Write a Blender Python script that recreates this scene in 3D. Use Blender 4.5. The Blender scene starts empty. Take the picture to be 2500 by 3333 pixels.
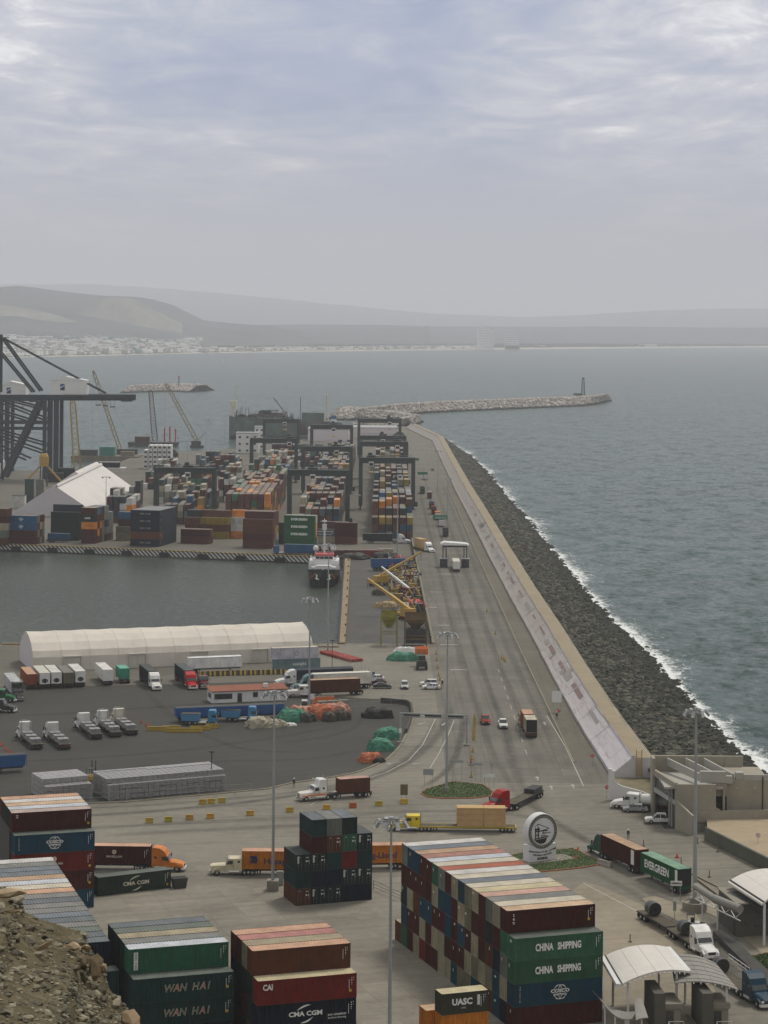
import bpy, bmesh, math, random
from mathutils import Vector, Matrix
from math import sin, cos, pi, radians, hypot, atan2, sqrt, exp
random.seed(7)
D = bpy.data; SC = bpy.context.scene; COL = SC.collection
# ------------------------------------------------------------------ camera
FPX, CAMH, YH, ROLL = 7354.0, 88.5, 1067.8, 0.0085
cam = D.cameras.new('camera'); camo = D.objects.new('camera', cam); COL.objects.link(camo)
cam.sensor_fit = 'VERTICAL'; cam.sensor_height = 36.0; cam.sensor_width = 27.0
cam.lens = FPX/3333*36; cam.shift_y = -(1666.5-YH)/3333
cam.clip_start = 1; cam.clip_end = 80000
camo.location = (0, 0, CAMH); camo.rotation_euler = (pi/2, -ROLL, 0)
SC.camera = camo
SC.render.resolution_x, SC.render.resolution_y = 768, 1024
# ------------------------------------------------------------------ light, sky, exposure
SUN_EL, SUN_AZ = radians(60), radians(35)      # sun azimuth measured from +Y towards +X (behind the harbour)
w = D.worlds.new('World'); SC.world = w; w.use_nodes = True
nt = w.node_tree; nt.nodes.clear()
def N(t, **k):
    n = nt.nodes.new(t)
    for a, b in k.items(): setattr(n, a, b)
    return n
def LK(a, b): nt.links.new(a, b)
def _in(n, i, v):
    if v is None: return
    if hasattr(v, 'is_output'): LK(v, n.inputs[i])
    else: n.inputs[i].default_value = v
def MATH(op, a, b=None, c=None, clamp=False):
    n = N('ShaderNodeMath', operation=op); n.use_clamp = clamp
    _in(n, 0, a); _in(n, 1, b); _in(n, 2, c); return n.outputs[0]
def MIX(f, a, b, mode='MIX'):
    n = N('ShaderNodeMix', data_type='RGBA', blend_type=mode)
    _in(n, 0, f); _in(n, 6, a); _in(n, 7, b); return n.outputs[2]
def RAMP(f, stops):
    n = N('ShaderNodeValToRGB'); LK(f, n.inputs[0]); e = n.color_ramp.elements
    while len(e) > 1: e.remove(e[-1])
    e[0].position, e[0].color = stops[0][0], c4(stops[0][1])
    for p, c in stops[1:]: e.new(p).color = c4(c)
    return n.outputs[0]
def c4(c): return (c, c, c, 1) if isinstance(c, (int, float)) else (*c[:3], 1)
def NOISE(vec, scale, detail=4, rough=.55, dist=0):
    n = N('ShaderNodeTexNoise'); _in(n, 'Vector', vec)
    n.inputs['Scale'].default_value = scale; n.inputs['Detail'].default_value = detail
    n.inputs['Roughness'].default_value = rough; n.inputs['Distortion'].default_value = dist
    return n.outputs['Fac']
def MAP(vec, scale=(1, 1, 1), loc=(0, 0, 0), rot=(0, 0, 0)):
    n = N('ShaderNodeMapping'); LK(vec, n.inputs[0]); n.inputs['Scale'].default_value = scale
    n.inputs['Location'].default_value = loc; n.inputs['Rotation'].default_value = rot; return n.outputs[0]
sky = N('ShaderNodeTexSky'); sky.sky_type = 'NISHITA'; sky.sun_disc = False
sky.sun_elevation = SUN_EL; sky.sun_rotation = SUN_AZ; sky.dust_density = 3
SKX, SKY = 2.1, 4.3
tc = N('ShaderNodeTexCoord')
sp = N('ShaderNodeSeparateXYZ'); LK(tc.outputs['Generated'], sp.inputs[0])
zz = MATH('MAXIMUM', sp.outputs['Z'], 0.0)
den = MATH('ADD', zz, 0.055)
cb = N('ShaderNodeCombineXYZ'); LK(MATH('DIVIDE', sp.outputs['X'], den), cb.inputs[0]); LK(MATH('DIVIDE', sp.outputs['Y'], den), cb.inputs[1])
P1 = MAP(cb.outputs[0], (.75, .36, 1), (SKX, SKY, 0), (0, 0, .22))
big = NOISE(P1, 1.0, 4, .5, .35)
fine = NOISE(MAP(cb.outputs[0], (2.6, 1.5, 1), (7.7, 2.2, 0), (0, 0, .25)), 1.5, 9, .66, .5)
mixn = MATH('ADD', MATH('ADD', MATH('MULTIPLY', big, .60), MATH('MULTIPLY', fine, .40)), MATH('MULTIPLY', zz, .55))
cl = RAMP(mixn, [(.42, (.250, .295, .415)), (.49, (.305, .34, .445)), (.545, (.375, .395, .47)), (.60, (.48, .485, .53)), (.66, (.70, .695, .71))])
hz = RAMP(zz, [(0, 1), (.035, .96), (.06, .66), (.085, .2), (.12, 0), (1, 0)])
cloudc = MIX(hz, cl, (.345, .352, .402, 1))
zen = MIX(RAMP(zz, [(0, 0), (.15, 0), (.5, 1)]), cloudc, (.43, .425, .40, 1))
skyn = N('ShaderNodeMix', data_type='RGBA', blend_type='MIX'); skyn.inputs[0].default_value = .93
sm = N('ShaderNodeVectorMath', operation='SCALE'); LK(sky.outputs[0], sm.inputs[0]); sm.inputs[3].default_value = .08
LK(sm.outputs[0], skyn.inputs[6]); LK(zen, skyn.inputs[7])
bg = N('ShaderNodeBackground'); LK(skyn.outputs[2], bg.inputs[0]); bg.inputs[1].default_value = 1.0
out = N('ShaderNodeOutputWorld'); LK(bg.outputs[0], out.inputs[0])
sun = D.lights.new('sun', 'SUN'); suno = D.objects.new('sun', sun); COL.objects.link(suno)
sun.energy = 1.4; sun.angle = radians(14); sun.color = (1, .94, .85)
sd = Vector((sin(SUN_AZ)*cos(SUN_EL), cos(SUN_AZ)*cos(SUN_EL), sin(SUN_EL)))
suno.rotation_euler = (-sd).to_track_quat('-Z', 'Y').to_euler(); suno.location = (0, 300, 400)
SC.view_settings.view_transform = 'Standard'; SC.view_settings.look = 'None'
SC.view_settings.exposure = 0.5; SC.view_settings.gamma = 1; SC.view_settings.use_curve_mapping = False
SC.cycles.use_denoising = True; SC.cycles.max_bounces = 5; SC.cycles.diffuse_bounces = 3
SC.cycles.volume_bounces = 2; SC.cycles.glossy_bounces = 2; SC.cycles.transmission_bounces = 3; SC.cycles.transparent_max_bounces = 6
# ------------------------------------------------------------------ plan helpers
def G(px, py, z=0.0):
    "ground (or height z) point seen at a pixel of the 2500x3333 photograph"
    x = px-1250; y = py-YH; c, s = cos(ROLL), sin(ROLL)
    x, y = c*x+s*y, -s*x+c*y
    Y = FPX*(CAMH-z)/y; return (x*Y/FPX, Y)
def GP(px, py, Y):
    "point at distance Y seen at a pixel"
    x = px-1250; y = py-YH; c, s = cos(ROLL), sin(ROLL)
    x, y = c*x+s*y, -s*x+c*y
    return (x*Y/FPX, Y, CAMH-y*Y/FPX)
def PX(X, Y, Z=0):
    x = FPX*X/Y; y = -FPX*(Z-CAMH)/Y; c, s = cos(ROLL), sin(ROLL)
    return (1250+c*x-s*y, YH+s*x+c*y)
def K(ox, oy, s): return lambda x, y, z=0.0: G(ox+x/s, oy+y/s, z)
class Fr:
    "local frame on the ground"
    def __init__(s, x, y, a, z=0): s.x, s.y, s.a, s.z = x, y, a, z
    def p(s, u, v): return (s.x+u*cos(s.a)-v*sin(s.a), s.y+u*sin(s.a)+v*cos(s.a))
# ------------------------------------------------------------------ materials
MATS = {}
def newmat(name):
    global nt
    m = D.materials.new(name); m.use_nodes = True; nt = m.node_tree; nt.nodes.clear(); MATS[name] = m; return m
def finish(col, rough=.7, metal=0, bump=None, bstr=.3, bdist=.02, spec=.4, alpha=None, emit=None, trans=None):
    b = N('ShaderNodeBsdfPrincipled'); _in(b, 'Base Color', col if hasattr(col, 'is_output') else c4(col))
    _in(b, 'Roughness', rough); _in(b, 'Metallic', metal); b.inputs['Specular IOR Level'].default_value = spec
    if bump is not None:
        n = N('ShaderNodeBump'); n.inputs['Strength'].default_value = bstr; n.inputs['Distance'].default_value = bdist
        LK(bump, n.inputs['Height']); LK(n.outputs[0], b.inputs['Normal'])
    if emit: b.inputs['Emission Color'].default_value = c4(emit[0]); b.inputs['Emission Strength'].default_value = emit[1]
    o = N('ShaderNodeOutputMaterial'); LK(b.outputs[0], o.inputs[0]); return b
def gpos(): return N('ShaderNodeNewGeometry').outputs['Position']
def opos(): return N('ShaderNodeTexCoord').outputs['Object']
def plain(name, c, rough=.7, var=.15, scale=1.5, metal=0, bump=0, obj=False, spec=.4, dirt=0):
    newmat(name); v = opos() if obj else gpos()
    n = NOISE(v, scale, 4, .6); n2 = NOISE(v, scale*7, 3, .6)
    f = MATH('ADD', MATH('MULTIPLY', n, .7), MATH('MULTIPLY', n2, .3))
    col = RAMP(f, [(.3, tuple(x*(1-var) for x in c)), (.7, tuple(min(1, x*(1+var)) for x in c))])
    if dirt: col = MIX(MATH('MULTIPLY', RAMP(NOISE(v, scale*.6, 5, .7), [(.5, 0), (.72, 1)]), dirt), col, (.10, .085, .065, 1))
    finish(col, rough, metal, n2 if bump else None, bump, .03, spec); return MATS[name]
def paint(name, rough=.5, dirt=.6, streak=True, dirtc=(.050, .042, .030)):
    "paint whose colour is each object's own; grime and rust ride on it"
    newmat(name); oi = N('ShaderNodeObjectInfo'); v = opos()
    off = N('ShaderNodeVectorMath', operation='ADD'); LK(v, off.inputs[0])
    cx = N('ShaderNodeCombineXYZ'); r = MATH('MULTIPLY', oi.outputs['Random'], 60); LK(r, cx.inputs[0]); LK(r, cx.inputs[1]); LK(cx.outputs[0], off.inputs[1])
    v = off.outputs[0]
    n = NOISE(v, .5, 5, .6); st = NOISE(MAP(v, (2.2, 2.2, .25)), 1.4, 5, .65); sp_ = NOISE(v, 3.2, 4, .7)
    base = MIX(1.0, oi.outputs['Color'], RAMP(n, [(.3, .72), (.7, 1.12)]), 'MULTIPLY')
    if streak: base = MIX(MATH('MULTIPLY', RAMP(st, [(.5, 0), (.75, 1)]), dirt), base, c4(dirtc))
    base = MIX(MATH('MULTIPLY', RAMP(sp_, [(.60, 0), (.72, 1)]), dirt*.8), base, (.075, .035, .018, 1))
    finish(base, rough, 0, None, spec=.12); return MATS[name]
M_PAINT = paint('painted_steel', .62); M_VEH = paint('vehicle_paint', .35, .12, False)
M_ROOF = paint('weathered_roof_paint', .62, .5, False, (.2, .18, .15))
M_FLAT = plain('white_print', (.78, .78, .76), .6, .12, 3)
M_WHITE = plain('white_metal', (.70, .70, .68), .45, .07, 1, dirt=.15)
M_RED = plain('red_print', (.45, .03, .03), .6); M_BLACK = plain('black_rubber', (.018, .018, .018), .8, .3, 2)
M_DARK = plain('dark_steel', (.035, .037, .036), .6, .35, 1.2)
M_CHR = plain('bright_metal', (.55, .55, .54), .3, .1, 2, metal=.9)
M_GLASS = plain('dark_glass', (.02, .026, .03), .12, .1, 1, spec=.9)
M_STEEL = plain('galvanised_steel', (.30, .315, .32), .5, .12, .8)
M_NAVY = plain('navy_print', (.02, .025, .09), .6); M_CREAM = plain('cream_paint', (.62, .58, .46), .5, .1, 1, dirt=.2)
M_YEL = plain('yellow_paint', (.40, .25, .03), .55, .2, 1.5, dirt=.4)
M_GRN = plain('crane_green', (.016, .034, .030), .55, .25, .4, dirt=.25)
M_CONC = plain('plain_concrete', (.24, .22, .18), .85, .14, .35, bump=.3, dirt=.25)
M_WOOD = plain('pale_wood', (.50, .33, .15), .8, .15, 1.2)
M_ORG = plain('orange_paint', (.62, .16, .03), .5, .12, 1)
M_LAMP = plain('lamp_glass', (.8, .8, .8), .3, .03)
M_REDL = plain('red_lens', (.35, .02, .015), .3)
# ------------------------------------------------------------------ mesh builder
class MB:
    def __init__(s): s.v = []; s.f = []; s.m = []; s.T = None
    def add(s, vs, fs, m=0):
        o = len(s.v)
        if s.T is not None: vs = [tuple(s.T @ Vector(p)) for p in vs]
        s.v += vs; s.f += [tuple(i+o for i in f) for f in fs]; s.m += [m]*len(fs); return s
    def box(s, x0, x1, y0, y1, z0, z1, m=0):
        return s.add([(x0, y0, z0), (x1, y0, z0), (x1, y1, z0), (x0, y1, z0), (x0, y0, z1), (x1, y0, z1), (x1, y1, z1), (x0, y1, z1)],
                     [(3, 2, 1, 0), (4, 5, 6, 7), (0, 1, 5, 4), (1, 2, 6, 5), (2, 3, 7, 6), (3, 0, 4, 7)], m)
    def quad(s, a, b, c, d, m=0): return s.add([a, b, c, d], [(0, 1, 2, 3)], m)
    def prism(s, prof, y0, y1, m=0, ax='y'):
        "profile in (x,z) pushed along y, or (y,z) along x, or (x,y) along z"
        n = len(prof)
        def q(p, t): return (p[0], t, p[1]) if ax == 'y' else ((t, p[0], p[1]) if ax == 'x' else (p[0], p[1], t))
        vs = [q(p, y0) for p in prof]+[q(p, y1) for p in prof]
        fs = [tuple(range(n)), tuple(range(2*n-1, n-1, -1))]+[(i, n+i, n+(i+1) % n, (i+1) % n) for i in range(n)]
        return s.add(vs, fs, m)
    def bar(s, a, b, w, h=None, m=0, n=4, w2=None):
        "beam or tube between two points; n sides"
        a = Vector(a); b = Vector(b); d = b-a
        if d.length < 1e-6: return s
        d.normalize(); up = Vector((0, 0, 1)) if abs(d.z) < .95 else Vector((0, 1, 0))
        x = d.cross(up).normalized(); y = x.cross(d).normalized(); h = w if h is None else h
        w2 = w if w2 is None else w2; h2 = h*w2/w
        vs = []
        for p, ww, hh in ((a, w, h), (b, w2, h2)):
            for i in range(n):
                t = 2*pi*(i+.5)/n; k = (sqrt(2)/2 if n == 4 else .5)
                vs.append(tuple(p+x*cos(t)*ww*k+y*sin(t)*hh*k))
        fs = [tuple(range(n-1, -1, -1)), tuple(range(n, 2*n))]+[(i, (i+1) % n, n+(i+1) % n, n+i) for i in range(n)]
        return s.add(vs, fs, m)
    def tube(s, pts, w, m=0, n=6):
        for a, b in zip(pts, pts[1:]): s.bar(a, b, w, None, m, n)
        return s
    def cyl(s, a, b, r, m=0, n=12, r2=None): return s.bar(a, b, 2*r, None, m, n, None if r2 is None else 2*r2)
    def lathe(s, c, prof, n=12, m=0, ax='z'):
        "profile (r,h) revolved about an axis through c"
        vs = []
        for r, h in prof:
            for i in range(n):
                t = 2*pi*i/n; p, q = r*cos(t), r*sin(t)
                vs.append({'z': (c[0]+p, c[1]+q, c[2]+h), 'y': (c[0]+p, c[1]+h, c[2]+q), 'x': (c[0]+h, c[1]+p, c[2]+q)}[ax])
        fs = [(j*n+i, j*n+(i+1) % n, (j+1)*n+(i+1) % n, (j+1)*n+i) for j in range(len(prof)-1) for i in range(n)]
        fs += [tuple(range(n-1, -1, -1)), tuple(range((len(prof)-1)*n, len(prof)*n))]
        return s.add(vs, fs, m)
    def mesh(s, name, mats, smooth=False):
        me = D.meshes.new(name); me.from_pydata(s.v, [], s.f)
        mats = mats if isinstance(mats, (list, tuple)) else [mats]
        for m in mats: me.materials.append(m)
        if len(mats) > 1: me.polygons.foreach_set('material_index', s.m)
        bm = bmesh.new(); bm.from_mesh(me); bmesh.ops.recalc_face_normals(bm, faces=bm.faces); bm.to_mesh(me); bm.free()
        if smooth: me.polygons.foreach_set('use_smooth', [True]*len(me.polygons))
        me.update(); return me
    def build(s, name, mats, parent=None, color=None, smooth=False, loc=None, rz=0):
        return mkobj(name, s.mesh(name, mats, smooth), parent, color, loc, rz)
def mkobj(name, me, parent=None, color=None, loc=None, rz=0):
    o = D.objects.new(name, me); COL.objects.link(o)
    if parent: o.parent = parent
    if color: o.color = c4(color)
    if loc: o.location = loc
    if rz: o.rotation_euler = (0, 0, rz)
    return o
def empty(name, loc=(0, 0, 0), rz=0):
    o = D.objects.new(name, None); COL.objects.link(o); o.location = loc; o.rotation_euler = (0, 0, rz); o.empty_display_size = .5; return o
def tag(o, label=None, cat=None, group=None, kind=None):
    if label: o['label'] = label
    if cat: o['category'] = cat
    if group: o['group'] = group
    if kind: o['kind'] = kind
    return o
def struct(o): o['kind'] = 'structure'; return o
KIDS = {}
def copy_tree(o, parent=None):
    c = o.copy(); COL.objects.link(c)
    if parent: c.parent = parent
    for ch in list(o.children): copy_tree(ch, c)
    return c
def dup(src, loc, rz=None, label=None, group=None, cat=None, color=None):
    c = copy_tree(src); c.location = loc
    if rz is not None: c.rotation_euler = (0, 0, rz)
    tag(c, label, cat, group)
    if color: c.color = c4(color)
    return c
def poly_in(p, poly):
    x, y = p; r = False; n = len(poly)
    for i in range(n):
        x1, y1 = poly[i]; x2, y2 = poly[(i+1) % n]
        if (y1 > y) != (y2 > y) and x < (x2-x1)*(y-y1)/(y2-y1)+x1: r = not r
    return r
def sheet(name, poly, z, mat, kind='structure', depth=0):
    "flat polygon (tessellated) at height z, with skirt of given depth"
    m = MB(); n = len(poly)
    m.add([(x, y, z) for x, y in poly], [tuple(range(n))])
    if depth: m.add([(x, y, z) for x, y in poly]+[(x, y, z-depth) for x, y in poly], [(i, (i+1) % n, n+(i+1) % n, n+i) for i in range(n)])
    o = m.build(name, mat); bm = bmesh.new(); bm.from_mesh(o.data); bmesh.ops.triangulate(bm, faces=[f for f in bm.faces if len(f.verts) > 4]); bm.to_mesh(o.data); bm.free()
    for p in o.data.polygons:
        pass
    o['kind'] = kind; return o
def text_mesh(s, size, bold=0.0, shear=0.0, sx=1.0, name='lettering', spacing=1.0, outline=False):
    cu = D.curves.new(name, 'FONT'); cu.body = s; cu.size = size; cu.offset = bold; cu.shear = shear
    cu.align_x = 'CENTER'; cu.align_y = 'CENTER'; cu.space_character = spacing; cu.resolution_u = 2
    if outline: cu.fill_mode = 'NONE'; cu.bevel_depth = outline; cu.bevel_resolution = 0
    o = D.objects.new('tmp', cu); COL.objects.link(o)
    me = D.meshes.new_from_object(o.evaluated_get(bpy.context.evaluated_depsgraph_get()))
    D.objects.remove(o); D.curves.remove(cu); me.name = name
    if sx != 1: 
        for v in me.vertices: v.co.x *= sx
    return me
TXT = {}
def lettering(parent, s, size, at, rot, mat, **k):
    "flat print on a face: at = centre, rot = euler"
    key = (s, size, mat.name, str(k))
    if key not in TXT:
        nm = k.pop('nm', 'lettering'); TXT[key] = text_mesh(s, size, name=nm, **k); TXT[key].materials.clear(); TXT[key].materials.append(mat)
    else: k.pop('nm', None)
    o = mkobj(TXT[key].name.split('.')[0], TXT[key], parent); o.location = at; o.rotation_euler = rot; return o
def ring_pts(cx, cz, rx, rz, a0=0, a1=360, n=20): return [(cx+rx*cos(radians(a0+(a1-a0)*i/n)), cz+rz*sin(radians(a0+(a1-a0)*i/n))) for i in range(n+1)]
def stroke(m, pts, w, y=0, mi=0, taper=False):
    "flat ribbon in the xz plane at y"
    n = len(pts)
    for i in range(n-1):
        (x0, z0), (x1, z1) = pts[i], pts[i+1]; d = hypot(x1-x0, z1-z0) or 1; nx, nz = -(z1-z0)/d, (x1-x0)/d
        w0 = w*(sin(pi*i/(n-1)) if taper else 1)/2; w1 = w*(sin(pi*(i+1)/(n-1)) if taper else 1)/2
        m.quad((x0-nx*w0, y, z0-nz*w0), (x0+nx*w0, y, z0+nz*w0), (x1+nx*w1, y, z1+nz*w1), (x1-nx*w1, y, z1-nz*w1), mi)
RX = (pi/2, 0, 0)
# ------------------------------------------------------------------ ground materials
SEA = -2.6
def concrete(name, c, ang=0.0, tracks=.5, isl=.10, warm=.06):
    newmat(name); v = gpos(); oi = N('ShaderNodeObjectInfo'); gi = N('ShaderNodeNewGeometry')
    a = NOISE(v, .035, 5, .6); b = NOISE(v, .5, 5, .65); g = NOISE(v, 6, 3, .6)
    tr = NOISE(MAP(MAP(v, rot=(0, 0, -ang)), (.03, 1.1, 1)), .6, 4, .6)
    f = MATH('ADD', MATH('MULTIPLY', a, .5), MATH('ADD', MATH('MULTIPLY', b, .35), MATH('MULTIPLY', g, .15)))
    col = RAMP(f, [(.32, tuple(x*.62 for x in c)), (.5, c), (.68, tuple(x*1.32 for x in c))])
    k = MATH('ADD', MATH('MULTIPLY', gi.outputs['Random Per Island'], isl*2), MATH('ADD', MATH('MULTIPLY', oi.outputs['Random'], isl*2), 1-2*isl))
    cc = N('ShaderNodeCombineColor'); LK(k, cc.inputs[0]); LK(k, cc.inputs[1]); LK(k, cc.inputs[2])
    col = MIX(1.0, col, cc.outputs[0], 'MULTIPLY')
    if tracks: col = MIX(MATH('MULTIPLY', RAMP(tr, [(.5, 0), (.7, 1)]), tracks), col, tuple(x*.42 for x in c)+(1,))
    st = RAMP(NOISE(v, .22, 6, .75, 1.2), [(.60, 0), (.75, 1)])
    col = MIX(MATH('MULTIPLY', st, .45), col, (c[0]*.40, c[1]*.38, c[2]*.34, 1))
    finish(col, .82, 0, g, .25, .02, .3); return MATS[name]
M_APRON = concrete('apron_concrete', (0.202, 0.185, 0.151), .33, .35)
M_ROAD = concrete('road_concrete', (0.128, 0.120, 0.099), pi/2, .5)
M_TURN = concrete('turning_road_concrete', (0.161, 0.149, 0.121), .2, .5)
M_ASPH = concrete('old_asphalt', (0.040, 0.040, 0.033), .4, .45)
M_QUAY = concrete('quay_concrete', (0.108, 0.101, 0.081), .3, .4)
M_BRICK = concrete('sandy_pavers', (0.246, 0.213, 0.157), .3, .3, .04)
M_GRND = concrete('dusty_ground', (0.134, 0.121, 0.089), .3, .1)
M_JOINT = plain('joint_grit', (.07, .065, .055), .9)
def water(name, deep, rough, big=True):
    newmat(name); v = gpos()
    n1 = NOISE(MAP(v, (.8, .5, 1)), .075, 7, .66, .8); n2 = NOISE(MAP(v, (.7, .5, 1)), .5, 5, .75, .4); n3 = NOISE(v, .006, 3, .5)
    h = MATH('ADD', MATH('MULTIPLY', n1, 1.0), MATH('MULTIPLY', n2, .45))
    at = N('ShaderNodeAttribute'); at.attribute_name = 'foam'
    fn = MATH('ADD', MATH('MULTIPLY', NOISE(MAP(v, (1, .5, 1)), .30, 7, .75, 1.5), .72), MATH('MULTIPLY', NOISE(v, 1.6, 4, .7), .28))
    fo = MATH('SUBTRACT', MATH('ADD', fn, MATH('MULTIPLY', at.outputs['Fac'], .42)), .66)
    fo = MATH('MULTIPLY', fo, 7, clamp=True)
    fo = MATH('MULTIPLY', fo, MATH('GREATER_THAN', at.outputs['Fac'], .01))
    d = tuple(x*1.7 for x in deep); col = MIX(RAMP(n3, [(.35, 0), (.65, 1)]), c4(deep), c4(d))
    if big: 
        wc = RAMP(MATH('ADD', MATH('MULTIPLY', n1, .6), MATH('MULTIPLY', n2, .4)), [(.40, 0), (.66, 1)])
        col = MIX(MATH('MULTIPLY', wc, .55), col, c4(tuple(x*3.0 for x in deep)))
    col = MIX(fo, col, (.72, .74, .74, 1))
    df = N('ShaderNodeBsdfDiffuse'); LK(col, df.inputs[0]); gl = N('ShaderNodeBsdfGlossy'); gl.inputs['Roughness'].default_value = rough
    fr_ = N('ShaderNodeFresnel'); fr_.inputs[0].default_value = 1.33
    mxs = N('ShaderNodeMixShader'); LK(MATH('MULTIPLY', MATH('MULTIPLY', fr_.outputs[0], .50 if big else .42), MATH('SUBTRACT', 1.0, fo)), mxs.inputs[0]); LK(df.outputs[0], mxs.inputs[1]); LK(gl.outputs[0], mxs.inputs[2])
    o_ = N('ShaderNodeOutputMaterial'); LK(mxs.outputs[0], o_.inputs[0])
    vec = None
    for sc, st, k in (((.9, .5, 1), .09, .24), ((.9, .6, 1), .4, .26)) if big else (((.9, .6, 1), .5, .16), ((.9, .7, 1), 1.7, .20)):
        q = N('ShaderNodeTexNoise'); LK(MAP(v, sc), q.inputs['Vector']); q.inputs['Scale'].default_value = st; q.inputs['Detail'].default_value = 6; q.inputs['Roughness'].default_value = .65
        s1 = N('ShaderNodeVectorMath', operation='SUBTRACT'); LK(q.outputs['Color'], s1.inputs[0]); s1.inputs[1].default_value = (.5, .5, .5)
        s2 = N('ShaderNodeVectorMath', operation='MULTIPLY'); LK(s1.outputs[0], s2.inputs[0]); s2.inputs[1].default_value = (k*3.2, k*3.2, 0)
        if vec: s3 = N('ShaderNodeVectorMath', operation='ADD'); LK(vec, s3.inputs[0]); LK(s2.outputs[0], s3.inputs[1]); vec = s3.outputs[0]
        else: vec = s2.outputs[0]
    s4 = N('ShaderNodeVectorMath', operation='ADD'); LK(vec, s4.inputs[0]); s4.inputs[1].default_value = (0, 0, 1)
    s5 = N('ShaderNodeVectorMath', operation='NORMALIZE'); LK(s4.outputs[0], s5.inputs[0]); [LK(s5.outputs[0], q_.inputs['Normal']) for q_ in (gl, fr_)]; return MATS[name]
M_SEA = water('open_sea_water', (.016, .036, .033), .2)
M_BASIN = water('harbour_water', (.020, .028, .020), .25, False)
# ------------------------------------------------------------------ sea
m = MB(); m.add([(-9000, -890, SEA), (16000, -890, SEA), (16000, 16000, SEA), (-9000, 16000, SEA)], [(0, 1, 2, 3)])
sea = struct(m.build('sea', M_SEA))
shore_w = [(79.9, 380), (79.9, 470), (77.7, 498), (76.7, 548), (76.4, 601), (74.9, 656), (72.5, 705), (71.6, 789), (69.7, 960), (69.2, 1070), (67, 1241), (66.2, 1432), (62.8, 1604), (50, 1858)]
def shx(y):
    for (a, b), (c, d) in zip(shore_w, shore_w[1:]):
        if b <= y <= d: return a+(c-a)*(y-b)/(d-b)
    return shore_w[0][0] if y < shore_w[0][1] else shore_w[-1][0]
m = MB(); offs = [-14, -4, 0, 2, 5, 9, 14, 20, 28, 40, 60]; nv = []; ys = [380+6*i for i in range(246)]
fv = {-14: 1, -4: 1, 0: .85, 2: .62, 5: .40, 9: .27, 14: .17, 20: .10, 28: .05, 40: .015, 60: 0}
vs, att = [], []
for y in ys:
    k = .75+.35*sin(y*.031)+.25*sin(y*.083+1)
    for o_ in offs: vs.append((shx(y)+o_*max(.35, k), y, SEA+.02)); att.append(fv[o_])
nn = len(offs); m.add(vs, [(i*nn+j, i*nn+j+1, (i+1)*nn+j+1, (i+1)*nn+j) for i in range(len(ys)-1) for j in range(nn-1)])
surf = struct(m.build('surf_water', M_SEA)); surf.data.flip_normals() if surf.data.polygons[0].normal.z < 0 else None; a = surf.data.attributes.new('foam', 'FLOAT', 'POINT'); a.data.foreach_set('value', att)
# ------------------------------------------------------------------ land: base sheets
land = [(-420, -60), (48, -60), (120, -60), (118, 200), (92, 395), (48.3, 440), (48.3, 1770), (34, 2003), (8, 2060), (-20, 2030), (-30, 1900), (-106, 1640), (-168, 1560), (-172, 1425), (-200, 1300), (-470, 1300), (-470, 1010), (-154.5, 913), (-90.1, 891), (-26.9, 872), (-16.6, 872), (-14, 859), (-11.8, 634), (-105, 625.5), (-420, 600)]
ground = sheet('ground', land, -.06, M_GRND, depth=3.2)
sea_b = MB(); sea_b.add([(-460, 598, SEA+.03), (-11, 598, SEA+.03), (-11, 930, SEA+.03), (-460, 1030, SEA+.03)], [(0, 1, 2, 3)]); struct(sea_b.build('harbour_basin_water', M_BASIN))
def slabs(parent_name, mat, poly, ang, du, dv, z, cap=300, th=.05, gap=.05, jit=0):
    "concrete slabs inside a polygon, nearest ones as parts, the rest one joined part"
    m = MB(); par = sheet(parent_name, poly, z-th, M_JOINT)
    xs = [p[0] for p in poly]; ys = [p[1] for p in poly]; cx, cy = xs[0], ys[0]
    f = Fr(cx, cy, ang); R_ = max(max(xs)-min(xs), max(ys)-min(ys)); cells = []
    nu, nv_ = int(R_/du)+2, int(R_/dv)+2
    for i in range(-nu, nu):
        for j in range(-nv_, nv_):
            p = f.p((i+.5)*du, (j+.5)*dv)
            if not (min(xs) <= p[0] <= max(xs) and min(ys) <= p[1] <= max(ys)) or p[1] < 40: continue
            q = PX(*p)
            if poly_in(p, poly) and -80 < q[0] < 2580 and q[1] < 3420: cells.append((p[1], i, j))
    cells.sort(); me = MB().box(-du/2+gap/2, du/2-gap/2, -dv/2+gap/2, dv/2-gap/2, -th, 0).mesh('slab', mat); r = MB()
    for k, (_, i, j) in enumerate(cells):
        p = f.p((i+.5)*du, (j+.5)*dv); dz = random.uniform(-.006, .006)
        if k < cap:
            o = D.objects.new('slab', me); COL.objects.link(o); o.parent = par; o.location = (p[0], p[1], z+dz); o.rotation_euler = (0, 0, ang)
        else:
            r.T = Matrix.Translation((p[0], p[1], z+dz)) @ Matrix.Rotation(ang, 4, 'Z'); r.box(-du/2+gap/2, du/2-gap/2, -dv/2+gap/2, dv/2-gap/2, -th, 0)
    if r.v: o = r.build('slab', mat, par); o['kind'] = 'stuff'
    return par
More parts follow.
